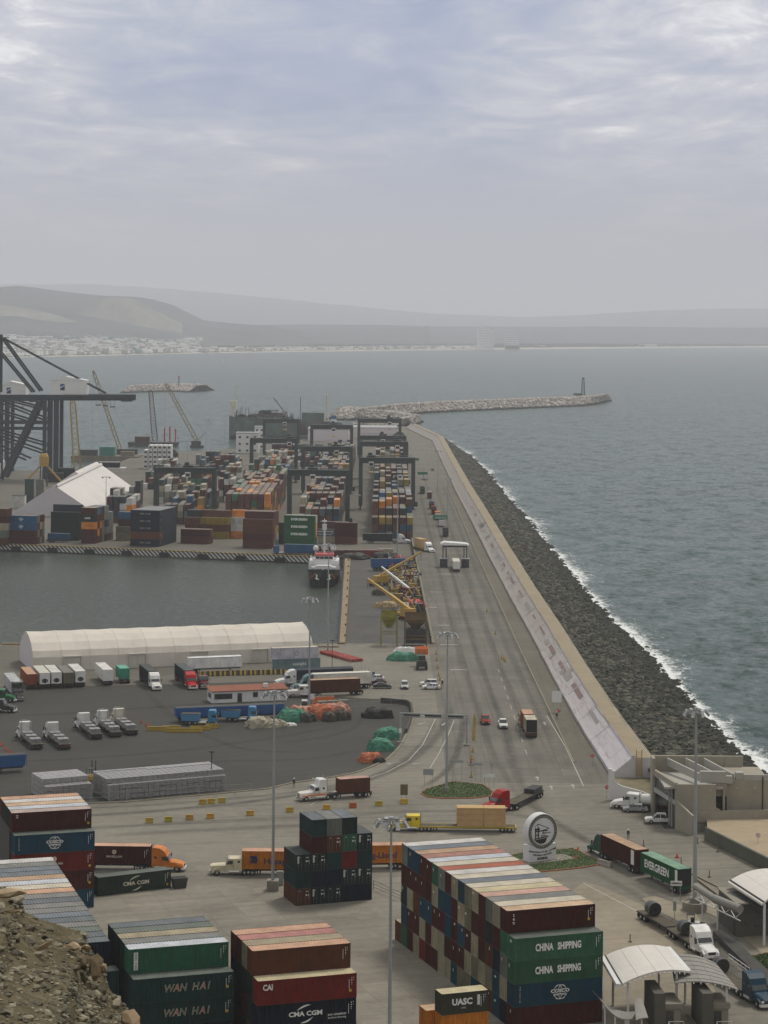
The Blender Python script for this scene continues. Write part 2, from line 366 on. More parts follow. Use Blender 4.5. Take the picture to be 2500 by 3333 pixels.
# far container yard and the main road along the breakwater
yard = [(-150, 913), (-90.1, 893.5), (-26.9, 874.5), (-12, 873), (13, 876), (13, 1790), (-30, 1890), (-105, 1638), (-167, 1558), (-170, 1425), (-198, 1298), (-330, 1298), (-330, 965)]
struct(sheet('quay_pavement', yard, -.02, M_QUAY))
road_poly = [G(1990, 2480), G(1900, 2570), G(1440, 2570), G(1345, 2290), G(1410, 2165), (12.5, 880), (12.5, 1700), (38, 1700), (41, 900), (43.3, 600), (45.3, 470)]
slabs('breakwater_road', M_ROAD, [(13.2, 441), (13.2, 1250), (40.8, 1250), (41.5, 900), (43.6, 600), (45.6, 441)], pi/2, 7.2, 4.6, .0)
struct(sheet('far_road', [(12.6, 1250), (40.6, 1250), (38.5, 1760), (20, 1990), (14, 1700)], -.01, M_ROAD))
pier = [(-14.2, 862), (13, 876), (13.6, 632), (-11.7, 632)]
struct(sheet('pier_pavement', pier, -.02, plain('dark_wet_asphalt', (.045, .044, .036), .75, .45, .12)))
# turning road, forecourt, asphalt yard
turn = [G(0, 2620), G(400, 2610), G(700, 2583), G(870, 2566), G(950, 2547), G(1160, 2513), G(1200, 2498), G(1260, 2470), G(1300, 2430), G(1340, 2360), G(1350, 2325), G(1345, 2290), G(1300, 2278), G(1000, 2262), G(1000, 2100), G(1105, 2094), (13.3, 634), (13.3, 458), (50, 440), (100, 396), (118, 200), (60, 120), (-20, 250), (-75, 300), (-110, 330)]
struct(sheet('turning_road', turn, -.015, M_TURN))
asph = [G(-60, 2640), G(0, 2620), G(400, 2610), G(700, 2583), G(870, 2566), G(950, 2547), G(1160, 2513), G(1200, 2498), G(1260, 2470), G(1300, 2430), G(1338, 2360), G(1347, 2325), G(1340, 2293), G(1290, 2280), G(1000, 2262), G(950, 2215), G(640, 2225), G(-60, 2240)]
struct(sheet('asphalt_yard', asph, 0, M_ASPH))
back = [G(-80, 2105), G(1040, 2093), G(1000, 2262), G(950, 2215), G(640, 2225), G(-80, 2240)]
struct(sheet('basin_side_pavement', back, -.005, M_QUAY))
apr = [G(-100, 2870), G(330, 2870), G(600, 2850), G(700, 2815), G(1100, 2780), G(1330, 2860), G(1700, 3020), G(2050, 3400), G(1400, 4200), G(-100, 4200)]
slabs('container_apron', M_APRON, apr, .33, 5.2, 4.2, .0, th=.04, gap=.035)
# sandy brick paving on the right
pav = [G(1905, 2870), G(1960, 2880), G(2210, 3010), G(2330, 3180), G(2700, 3700), G(2000, 3700), G(1700, 3050), G(1800, 2960)]
struct(sheet('wall_foot_verge', [(39.6, 462), (38.3, 640), (37.2, 890), (36.4, 1300), (39.4, 1300), (41.0, 890), (43.0, 640), (44.9, 470)], .02, concrete('gritty_verge', (.105, .095, .07), pi/2, .3)))
# kerbs --------------------------------------------------------------
def kerb(name, pts, wd, h, mat, par=None, z=0):
    m = MB()
    for (a, b) in zip(pts, pts[1:]):
        d = hypot(b[0]-a[0], b[1]-a[1]); nx, ny = -(b[1]-a[1])/d*wd/2, (b[0]-a[0])/d*wd/2
        m.add([(a[0]-nx, a[1]-ny, z-.05), (a[0]+nx, a[1]+ny, z-.05), (b[0]+nx, b[1]+ny, z-.05), (b[0]-nx, b[1]-ny, z-.05), (a[0]-nx, a[1]-ny, z+h), (a[0]+nx, a[1]+ny, z+h), (b[0]+nx, b[1]+ny, z+h), (b[0]-nx, b[1]-ny, z+h)],
              [(0, 1, 2, 3), (4, 5, 6, 7), (0, 1, 5, 4), (1, 2, 6, 5), (2, 3, 7, 6), (3, 0, 4, 7)])
    return m.build(name, mat, par)
M_KERB = plain('dusty_kerb', (.21, .185, .13), .85, .25, .4)
yk = [G(*p) for p in ((0, 2622), (400, 2612), (700, 2585), (870, 2568), (950, 2549), (1080, 2530), (1160, 2515), (1200, 2500), (1240, 2481), (1262, 2470), (1285, 2448), (1303, 2428), (1322, 2392), (1340, 2358), (1349, 2325), (1345, 2300), (1335, 2291), (1290, 2281), (1160, 2274))]
struct(kerb('yard_kerb', yk, .45, .15, M_KERB))
struct(kerb('verge_kerb', [(39.6, 462), (38.3, 640), (37.2, 890), (36.4, 1300)], .3, .16, M_KERB))
dk = [G(*p) for p in ((1322, 2388), (1333, 2360), (1342, 2326), (1337, 2302), (1325, 2293), (1240, 2286))]
tag(kerb('low_block_wall', dk, .5, 1.1, plain('sooty_blockwork', (.05, .05, .045), .9, .3, .6)), 'low dark wall curving round the tip of the asphalt yard', 'wall')
M_ARROW = plain('worn_white_marking', (.36, .35, .32), .8, .25, .8)
def mark(pts, wd=.15, name='road_marking', mat=None):
    return struct(kerb(name, pts, wd, .008, mat or M_ARROW, z=.012))
for pts in [((1010, 2620), (1130, 2555), (1260, 2513), (1330, 2475), (1375, 2425), (1398, 2380), (1417, 2340)),
            ((1400, 2500), (1430, 2450), (1460, 2390), (1478, 2345)),
            ((1780, 2330), (1840, 2430), (1900, 2560)), ((1900, 2875), (2100, 2980)), ((1950, 2430), (1990, 2500))]:
    mark([G(*p) for p in pts], .2)
for i in range(9): mark([(30.5, 470+i*14), (30.5, 476+i*14)], .15)
def arrow(p, a, L=4.0):
    m = MB(); f = lambda u, v: (p[0]+u*cos(a)-v*sin(a), p[1]+u*sin(a)+v*cos(a))
    for poly in ([(0, -.12), (L*.6, -.12), (L*.6, .12), (0, .12)], [(L*.6, -.5), (L, 0), (L*.6, .5)]):
        m.add([(*f(*q), .022) for q in poly], [tuple(range(len(poly)))])
    return struct(m.build('road_arrow_marking', M_ARROW))
for px, a in (((1385, 2350), -2.0), ((1450, 2352), -1.8), ((1300, 2480), -2.4), ((1380, 2480), -2.3), ((1775, 2360), 1.57), ((1797, 2570), 1.57), ((1868, 2566), 1.57), ((1752, 2540), 1.57)): arrow(G(*px), a)
# north quay edge: capping beam, striped face, fenders -----------------
def stripes(name, c1, c2, freq, ax='X', slope=0.0):
    newmat(name); v = opos(); s_ = N('ShaderNodeSeparateXYZ'); LK(v, s_.inputs[0])
    t = MATH('ADD', MATH('MULTIPLY', s_.outputs[0], freq), MATH('MULTIPLY', s_.outputs[2], slope))
    f = MATH('GREATER_THAN', MATH('FRACT', t), .5); n = NOISE(v, 1.5, 4, .7)
    finish(MIX(RAMP(n, [(.4, 0), (.9, .8)]), MIX(f, c4(c1), c4(c2)), (.08, .075, .06, 1)), .8); return MATS[name]
M_STRW = stripes('white_and_black_stripes', (.03, .03, .03), (.62, .61, .57), .55, slope=.6)
M_STRY = stripes('yellow_and_black_stripes', (.035, .033, .025), (.42, .30, .05), .55, slope=.6)
M_STRB = stripes('barrier_yellow_black', (.04, .04, .03), (.50, .34, .05), .9, slope=0)
qa, qb = (-460, 1006.5), (-16.6, 872)
for (a, b) in (((-300, 957.5), (-154.5, 913.2)), ((-154.5, 913), (-26.9, 872.0))):
    L = hypot(b[0]-a[0], b[1]-a[1]); an = atan2(b[1]-a[1], b[0]-a[0])
    q = empty('quay_edge', (a[0], a[1], 0), an); q['kind'] = 'structure'
    MB().box(0, L, -1.3, .15, -2.1, -.05, 0).build('striped_face', M_STRW, q)
    MB().box(0, L, -1.35, -.2, -.045, .32, 0).build('capping_beam', M_STRY, q)
    nf = int(L/16.2)
    for i in range(nf):
        m = MB(); x = 8+i*16.2
        for dx in (-1.3, 0, 1.3): m.lathe((x+dx, -1.65, -1.4), [(.45, -.25), (.95, -.25), (.95, .25), (.45, .25)], 14, 0, 'y')
        m.build('fender', M_BLACK, q)
    m = MB()
    for i in range(int(L/24)): m.cyl((12+i*24, .9, -.02), (12+i*24, .9, .55), .25, 0, 8)
    m.build('bollard', M_DARK, q)
# east quay: dark face and tan curb
q = empty('pier_edge', (0, 0, 0)); q['kind'] = 'structure'
m = MB(); m.prism([(-14.6, 862), (-14.2, 862), (-11.8, 632), (-12.2, 632)], -2.6, .3, 0, 'z'); m.build('rubber_strip', M_BLACK, q)
m = MB(); m.prism([(-14.15, 862), (-12.0, 862), (-10.1, 632), (-11.75, 632)], -.05, .45, 0, 'z'); m.build('capping_beam', plain('tan_rusty_cap', (.23, .17, .095), .8, .3, .5, dirt=.6), q)
for i in range(10):
    t = i/9.5; x = -12.6+2.35*t; y = 855-222*t
    MB().cyl((x, y, .45), (x, y, .95), .22, 0, 8).cyl((x, y, .95), (x, y, 1.05), .34, 0, 8).build('bollard', plain('rusty_iron', (.16, .06, .035), .8) if i == 0 else MATS['rusty_iron'], q)
struct(MB().box(-105, -11.8, 625.3, 626.6, -2.6, .35).build('south_quay_edge', MATS['tan_rusty_cap']))
# ------------------------------------------------------------------ breakwater wall (sloping whitewashed face, tan walkway on top)
newmat('whitewashed_breakwater_face'); v = gpos()
n1 = NOISE(MAP(v, (1, .09, 1)), .8, 5, .7); n2 = NOISE(MAP(v, (.5, .05, 2)), 1.2, 6, .75)
sy = N('ShaderNodeSeparateXYZ'); LK(v, sy.inputs[0])
yy = MATH('DIVIDE', MATH('SUBTRACT', sy.outputs[1], 450), 1300, clamp=True)
base = MIX(RAMP(yy, [(0, 0), (.05, .25), (.16, .8), (1, .85)]), (.50, .47, .50, 1), (.285, .255, .225, 1))
base = MIX(MATH('MULTIPLY', RAMP(n2, [(.50, 0), (.62, 1)]), RAMP(yy, [(0, .25), (.08, .7), (1, .7)])), base, (.27, .25, .22, 1))
base = MIX(MATH('MULTIPLY', RAMP(n1, [(.56, 0), (.66, 1)]), .5), base, (.22, .17, .15, 1))
finish(base, .85, 0, n1, .3, .05)
M_TAN = plain('tan_walkway_concrete', (.27, .225, .15), .9, .13, .12, bump=.2)
def wall_path():
    return [(45.7, 447), (44.4, 499.2), (43.6, 566.4), (43.2, 645), (42.2, 740), (41.4, 877), (40.8, 1026), (39.6, 1220), (39.1, 1505), (38.9, 1770), (20.3, 2002)]
wp = wall_path(); wall = empty('breakwater_wall'); tag(wall, 'long whitewashed sloping breakwater wall with a tan walkway on top', 'sea wall')
prof = [(0, -.05), (0, .75), (.9, 1.3), (4.2, 4.0), (4.2, 4.35), (4.6, 4.35), (4.6, 3.95), (7.9, 3.95), (7.9, 4.1), (8.2, 4.1), (8.4, 2.2)]
def loft(pts, prof, i0, i1):
    vs = []; n = i1-i0+1
    for (x, y) in pts:
        for (a, b) in prof[i0:i1+1]: vs.append((x+a, y, b))
    return vs, [(i*n+j, i*n+j+1, (i+1)*n+j+1, (i+1)*n+j) for i in range(len(pts)-1) for j in range(n-1)]
dense = []
for (a, b) in zip(wp, wp[1:]):
    for t in range(4): dense.append((a[0]+(b[0]-a[0])*t/4, a[1]+(b[1]-a[1])*t/4))
dense.append(wp[-1])
M_FACE = MATS['whitewashed_breakwater_face']; M_OLD = plain('old_whitewash', (.52, .50, .51), .85, .12, .5)
# face panels, one per 12 m bay, slightly uneven
yb = 447.0; k = 0
def wx(y):
    for (a, b), (c, d) in zip(wp, wp[1:]):
        if b <= y <= d: return a+(c-a)*(y-b)/(d-b)
    return wp[-1][0]
rest = MB(); rest_t = MB()
while yb < 1998:
    y2 = min(yb+12, 2002); dx = random.uniform(-.05, .05)
    for prt, i0, i1, mat, nm, rm in ((0, 0, 3, M_FACE, 'face_panel', rest), (1, 3, 10, M_TAN, 'walkway_panel', rest_t)):
        pts = [(wx(yb+.04)+dx, yb+.04), (wx(y2-.04)+dx, y2-.04)]
        vs, fs = loft(pts, prof, i0, i1)
        if k < 300: MB().add(vs, fs).build(nm, mat, wall)
        else: rm.add(vs, fs)
    yb = y2; k += 1
cr = MB(); vs, fs = loft(dense, [(p[0]+(.12 if i < 4 else -.1), p[1]-.12) for i, p in enumerate(prof)], 0, 10); cr.add(vs, fs)
vs0 = [(wp[0][0]+a, wp[0][1], b) for a, b in prof]+[(wp[0][0]+8.4, wp[0][1], -.05)]
cr.add(vs0, [tuple(range(len(vs0)))]); cr.build('core', M_OLD, wall)
# painted-out panels and faded mural on the face near the end
def onface(m, y0, y1, t0, t1, mi=0):
    for (ya, yb_) in ((y0, y1),):
        P = lambda y, t: (wx(y)+.9+3.3*t-.045, y, 1.3+2.7*t+.05)
        m.quad(P(ya, t0), P(yb_, t0), P(yb_, t1), P(ya, t1), mi)
M_BROWNP = plain('brown_mural_paint', (.19, .13, .12), .85, .25, .7); M_GREYP = plain('grey_mural_paint', (.24, .225, .205), .85, .25, .5)
random.seed(5); pj = MB(); pg = MB()
yy_ = 492
while yy_ < 1100:
    L = random.uniform(8, 22)
    onface(pj if random.random() < .4 else pg, yy_, yy_+L, random.uniform(.3, .5), random.uniform(.58, .68)); yy_ += L+random.uniform(5, 22)
for _ in range(26):
    y0 = random.triangular(480, 1300, 520); onface(pg, y0, y0+random.uniform(2, 9), random.uniform(.02, .3), random.uniform(.35, .98))
pj.build('painted_panel', M_BROWNP, wall); pg.build('painted_patch', M_GREYP, wall)
rb = MB()
for i in range(16):
    y = 540+i*37; rb.prism([(wx(y)+.85, 1.25), (wx(y)+4.15, 3.98), (wx(y)+4.1, 4.08), (wx(y)+.8, 1.35)], y, y+.35, 0, 'y')
rb.build('rib', M_OLD, wall)
# ladder at the near end
m = MB()
lx = wx(447)+4.9
for dx in (0, 1.1): m.bar((lx+dx, 446.6, 0), (lx+dx, 446.6, 5.6), .14)
for i in range(12): m.bar((lx, 446.6, .5+i*.42), (lx+1.1, 446.6, .5+i*.42), .09)
m.build('ladder', M_YEL, wall)
# ------------------------------------------------------------------ rocks
def rock_mesh(seed, mat, flat=.62, n=1, name='rock'):
    r = random.Random(seed); bm = bmesh.new(); bmesh.ops.create_icosphere(bm, subdivisions=n, radius=.5)
    pl = [(Vector((r.gauss(0, 1), r.gauss(0, 1), r.gauss(0, 1))).normalized(), r.uniform(.26, .42)) for _ in range(7)]
    for v in bm.verts:
        for nrm, d in pl:
            k_ = v.co.dot(nrm)
            if k_ > d: v.co -= nrm*(k_-d)
        v.co.z *= flat; v.co.x *= r.uniform(.95, 1.15)
    me = D.meshes.new(name); bm.to_mesh(me); bm.free(); me.materials.append(mat); return me
def rockmat(name, c, c2, wet=None, scale=1.5):
    newmat(name); v = gpos(); oi = N('ShaderNodeObjectInfo'); gi = N('ShaderNodeNewGeometry')
    k = MATH('FRACT', MATH('ADD', gi.outputs['Random Per Island'], oi.outputs['Random']))
    n = NOISE(v, scale, 5, .7); f = MATH('ADD', MATH('MULTIPLY', n, .6), MATH('MULTIPLY', k, .4))
    col = RAMP(f, [(.25, tuple(x*.55 for x in c)), (.5, c), (.72, c2)])
    if wet:
        s_ = N('ShaderNodeSeparateXYZ'); LK(v, s_.inputs[0])
        col = MIX(RAMP(MATH('DIVIDE', MATH('SUBTRACT', s_.outputs[2], SEA), 3.5), [(wet[0], 1), (wet[1], 0)]), col, (.022, .024, .018, 1))
    finish(col, .85, 0, n, .5, .1, .3); return MATS[name]
M_ROCK = rockmat('armour_rock', (.032, .036, .026), (.118, .112, .082), (.15, .75))
M_PALE = rockmat('pale_mole_rock', (.30, .27, .245), (.52, .47, .43), (.35, .75), .35)
slope = MB(); vs = []; ys = [400+10*i for i in range(150)]
for y in ys:
    wxx = wx(max(y, 447)) if y < 2000 else 20
    e = shx(y)
    for t in (0, .3, .6, .85, 1.1): vs.append((wxx+8+(e-wxx-8)*t, y, 1.9-(1.9-SEA+.6)*t**1.15))
slope.add(vs, [(i*5+j, i*5+j+1, (i+1)*5+j+1, (i+1)*5+j) for i in range(len(ys)-1) for j in range(4)])
rs = struct(slope.build('rubble_slope', plain('rubble_gaps', (.022, .022, .018), .95, .3, .5)))
random.seed(11); rocks = []
y = 405.0
while y < 1850:
    wxx = wx(max(y, 447)); e = shx(y); sz = 1.75 if y < 900 else 2.6
    x = wxx+8.6+random.uniform(-.9, .5)
    ew = e+2.2*sin(y*.16)*sin(y*.047+1)+1.2*sin(y*.41)
    while x < ew+random.uniform(-.8, 2.4):
        t = (x-wxx-8)/(e-wxx-8); z = 1.9-(1.9-SEA+.6)*max(t, 0)**1.15
        rocks.append((y+random.uniform(-.6, .6), x+random.uniform(-.5, .5), z+random.uniform(0, .45), sz*random.uniform(.75, 1.6)))
        x += sz*.80
    y += sz*.82
rocks.sort(); protos = [rock_mesh(i, M_ROCK, .7) for i in range(8)]
def tri_rock(m, p, s_, me, rz):
    c, s2 = cos(rz)*s_, sin(rz)*s_
    m.add([(p[0]+v.co.x*c-v.co.y*s2, p[1]+v.co.x*s2+v.co.y*c, p[2]+v.co.z*s_) for v in me.vertices], [tuple(f.vertices) for f in me.polygons])
vis = [r for r in rocks if PX(r[1], r[0], r[2])[0] < 2520]
m = MB()
for i, (y, x, z, s_) in enumerate(vis):
    me = protos[i % 8]; rz = random.uniform(0, 6.3)
    if i < 300:
        o = D.objects.new('rock', me); COL.objects.link(o); o.parent = rs; o.location = (x, y, z); o.scale = (s_,)*3; o.rotation_euler = (random.uniform(-.4, .4), random.uniform(-.4, .4), rz)
    else: tri_rock(m, (x, y, z), s_, me, rz)
o = D.objects.new('rock', m.mesh('rock', M_ROCK)); COL.objects.link(o); o.parent = rs; o['kind'] = 'stuff'
# pale mole beyond the bend and the islet breakwater
def mole(name, pts, hw, label, seed, top=2.4):
    r = random.Random(seed); m = MB(); vs = []; L = []
    for (x, y) in pts:
        for a, z in ((-hw, SEA-1), (-hw*.35, top), (hw*.35, top), (hw, SEA-1)): vs.append((x+a*.25, y+a, z))
    m.add(vs, [(i*4+j, i*4+j+1, (i+1)*4+j+1, (i+1)*4+j) for i in range(len(pts)-1) for j in range(3)])
    root = m.build(name, M_PALE); tag(root, label, 'breakwater'); mm = MB()
    for (a, b) in zip(pts, pts[1:]):
        n = int(hypot(b[0]-a[0], b[1]-a[1])*hw/6)
        for _ in range(n):
            t = r.random(); q = r.uniform(-1, 1); x = a[0]+(b[0]-a[0])*t; y = a[1]+(b[1]-a[1])*t
            z = top-(max(0, abs(q)-.35)/.65)*(top-SEA+.3)
            tri_rock(mm, (x+q*hw*.25, y+q*hw, z), r.uniform(2.2, 5.2), protos[r.randrange(8)], r.uniform(0, 6))
    o = D.objects.new('boulders', mm.mesh('boulders', M_PALE)); COL.objects.link(o); o.parent = root; o['kind'] = 'stuff'; return root
ml = [G(*p, SEA) for p in ((1115, 1358), (1180, 1362), (1290, 1348), (1400, 1340), (1560, 1332), (1700, 1326), (1850, 1320), (1930, 1316), (1968, 1310))]
mole('outer_breakwater', ml, 62, 'pale rubble breakwater running out to sea from the end of the wall', 3, 7)
m2 = [(-22, 1985), (-6, 2040), (20, 2090), (30, 2160), (10, 2250), (-20, 2290)]
mole('breakwater_bend', m2, 34, 'pale rock bank where the wall meets the outer breakwater', 4, 5)
il = [G(*p, SEA) for p in ((440, 1276), (520, 1273), (600, 1271), (655, 1274))]
mole('harbour_mouth_breakwater', il, 60, 'low pale rock islet with a small beacon across the harbour mouth', 5, 6)
# ------------------------------------------------------------------ far coast, town and hills
M_HILL = plain('dry_hillside', (.070, .078, .082), .95, .4, .003); M_HILL2 = plain('pale_scraped_hillside', (.185, .185, .16), .95, .35, .012)
M_SAND = plain('beach_sand', (.42, .38, .30), .9, .1, .01)
sh = [(-120, 1172), (0, 1165), (150, 1160), (300, 1158), (450, 1154), (600, 1150), (800, 1147), (1000, 1144), (1250, 1141), (1500, 1138), (1800, 1135), (2150, 1132), (2500, 1130), (2700, 1129)]
shp = [G(x, y, SEA) for x, y in sh]
m = MB(); vs = []; ss = MB(); n = 4
for (x, y) in shp:
    vs += [(x, y, SEA), (x*1.008, y*1.008, 1.0), (x*1.02, y*1.02, 3.0), (x*1.05, y*1.05, 4.0)]
m.add(vs, [(i*4+j, i*4+j+1, (i+1)*4+j+1, (i+1)*4+j) for i in range(len(shp)-1) for j in range(3)]); struct(m.build('beach', M_SAND))
m = MB(); m.add([(x*k_, y*k_, SEA+.15) for (x, y) in shp for k_ in (.994, 1.001)], [(i*2, i*2+1, i*2+3, i*2+2) for i in range(len(shp)-1)]); struct(m.build('surf_line', plain('breaking_foam', (.75, .75, .75), .8)))
from mathutils import noise as mnz
def ridge(name, sil, Y, front, mat, back=2500, seed=1, rough=6, nsub=10):
    "hill range whose crest runs through pixels sil at distance Y, with front slope down to distance front"
    r = random.Random(seed); crest = []
    for (a, b) in zip(sil, sil[1:]):
        for t in range(nsub):
            u = t/nsub; px = a[0]+(b[0]-a[0])*u; py = a[1]+(b[1]-a[1])*u
            YY = Y(px) if callable(Y) else Y; crest.append((px, GP(px, py, YY)))
    vs = []; rows = 9
    for px, (x, y, z) in crest:
        fr = front(px) if callable(front) else front
        for j in range(rows):
            t = j/(rows-1); yy2 = y+(fr-y)*t; xx = x*yy2/y
            zz2 = 3+(z-3)*(1-t)**1.35 + rough*(mnz.noise(Vector((xx*.004, yy2*.0025, seed)))*1.6+mnz.noise(Vector((xx*.012, yy2*.006, seed)))*.7)*(1 if 0 < j < rows-1 else .25)
            vs.append((xx, yy2, max(zz2, 2.5)))
        vs.append((x*(y+back)/y, y+back, -3))
    n = rows+1
    return struct(MB().add(vs, [(i*n+j, i*n+j+1, (i+1)*n+j+1, (i+1)*n+j) for i in range(len(crest)-1) for j in range(n-1)]+[(i*n, (i+1)*n, (i+1)*n+rows, i*n+rows) for i in range(len(crest)-1)]).build(name, mat))
def coastY(px):
    for (a, b), p, q in zip(zip(sh, sh[1:]), shp, shp[1:]):
        if a[0] <= px <= b[0]: return p[1]+(q[1]-p[1])*(px-a[0])/(b[0]-a[0])
    return shp[-1][1]
ridge('hills', [(-150, 930), (0, 934), (60, 930), (170, 944), (230, 952), (330, 962), (430, 966), (500, 975), (560, 992), (620, 1022), (660, 1042), (760, 1052), (880, 1062), (1000, 1078)], lambda p: 10500, lambda p: coastY(p)*1.05, M_HILL, 3000, 2, 9)
ridge('scraped_hill', [(200, 1062), (240, 1030), (280, 1000), (330, 974), (370, 968), (430, 972), (480, 995), (540, 1030), (600, 1058)], 9300, 8700, M_HILL2, 900, 3, 8)
ridge('town_hill', [(-60, 990), (30, 995), (90, 1005), (160, 1020), (230, 1040), (300, 1058)], 8900, 8200, M_HILL2, 900, 7, 8)
ridge('wooded_plain', [(500, 1070), (640, 1062), (800, 1058), (1000, 1056), (1250, 1058), (1400, 1062), (1700, 1064), (2000, 1063), (2300, 1066), (2600, 1067)], lambda p: 12800 if p < 1400 else 14500, lambda p: coastY(p)*1.05, plain('dark_woodland', (.055, .066, .068), .95, .4, .006), 1500, 4, 3)
ridge('far_mountains', [(-150, 925), (0, 925), (300, 925), (550, 940), (800, 962), (1100, 992), (1400, 1020), (1700, 1032), (1900, 1025), (2050, 1015), (2200, 1008), (2400, 1004), (2650, 1005)], 24000, 16000, M_HILL, 2000, 5, 14)
# the hill the picture is taken from: it runs down to the apron below the lower frame edge and climbs on behind, added unseen to block low sky light from there
vs = []; NX, NY = 70, 60
for i in range(NX+1):
    x = -620+1240*i/NX
    for j in range(NY+1):
        y = 238-760*j/NY; z = 84-.352*y if y > 0 else 84-.36*y; z = max(-.2, z-max(0, abs(x)-260)*.22); nz = mnz.noise(Vector((x*.02, y*.02, 1)))*7+mnz.noise(Vector((x*.09, y*.09, 5)))*2
        vs.append((x, y, z+(nz-4 if abs(y) > 30 and 2 < z else -1)*(1 if z > 8 else .2)))
n = NY+1; M_SLP = plain('scrubby_slope', (.085, .075, .05), .95, .4, .15)
struct(MB().add(vs, [(i*n+j, (i+1)*n+j, (i+1)*n+j+1, i*n+j+1) for i in range(NX) for j in range(NY)]).build('hillside', M_SLP))
# haze
m = MB().box(-9500, 17000, -900, 27500, -7.5, 560)
hz_o = m.build('haze', D.materials.new('haze_air')); hz_o['kind'] = 'stuff'
hm = D.materials['haze_air']; hm.use_nodes = True; nt = hm.node_tree; nt.nodes.clear()
pv = N('ShaderNodeVolumePrincipled'); pv.inputs['Color'].default_value = (.90, .915, .99, 1); pv.inputs['Density'].default_value = 8.5e-5; pv.inputs['Anisotropy'].default_value = .1
o_ = N('ShaderNodeOutputMaterial'); LK(pv.outputs[0], o_.inputs['Volume'])
# ------------------------------------------------------------------ shipping containers
CO = dict(R=(0.060, 0.0125, 0.0075), T=(0.0972, 0.0324, 0.013), B=(0.0072, 0.054, 0.09), W=(0.3, 0.275, 0.19), O=(0.176, 0.1672, 0.11), G=(0.0252, 0.1224, 0.0684), g=(0.1496, 0.1672, 0.1452), D=(0.0101, 0.0245, 0.023), N=(0.0058, 0.0122, 0.0259), r=(0.1512, 0.013, 0.0086), o=(0.58, 0.2, 0.016), Y=(0.2464, 0.1672, 0.0176), w=(0.5104, 0.5016, 0.4752), E=(0.013, 0.0936, 0.0324), b=(0.0144, 0.0864, 0.1872), P=(0.072, 0.0216, 0.0173), C=(0.0324, 0.1152, 0.0612), s=(0.0936, 0.1224, 0.144), M=(0.0086, 0.0396, 0.0374))
CN = dict(R='maroon', T='brown', B='blue', W='cream', O='olive grey', G='green', g='grey green', D='dark green', N='navy', r='red', o='orange', Y='mustard', w='white', E='bright green', b='bright blue', P='dull red', C='sage green', s='steel blue', M='dark teal')
RO = dict(w=(0.56, 0.54, 0.52), s=(0.167, 0.186, 0.211), b=(0.208, 0.264, 0.352), T=(0.44, 0.3, 0.2), R=(0.38, 0.2, 0.16), l=(0.5, 0.52, 0.56), c=(0.53, 0.48, 0.39), k=(0.36, 0.12, 0.075), y=(0.52, 0.46, 0.3), p=(0.5, 0.32, 0.26), g=(0.205, 0.205, 0.192), t=(0.56, 0.4, 0.27), d=(0.077, 0.09, 0.087), D=(0.105, 0.118, 0.124), n=(0.136, 0.152, 0.161), o=(0.34, 0.29, 0.2), G=(0.136, 0.155, 0.136), S=(0.52, 0.32, 0.22), P=(0.42, 0.2, 0.18), m=(0.42, 0.33, 0.3))  # container roof tones: overcast sky light painted into the colour, with some dust
HC, LC = 2.896, 2.591
CW = 2.438
CM = {}
M_RODS = plain('dull_lock_rods', (.12, .125, .12), .6)
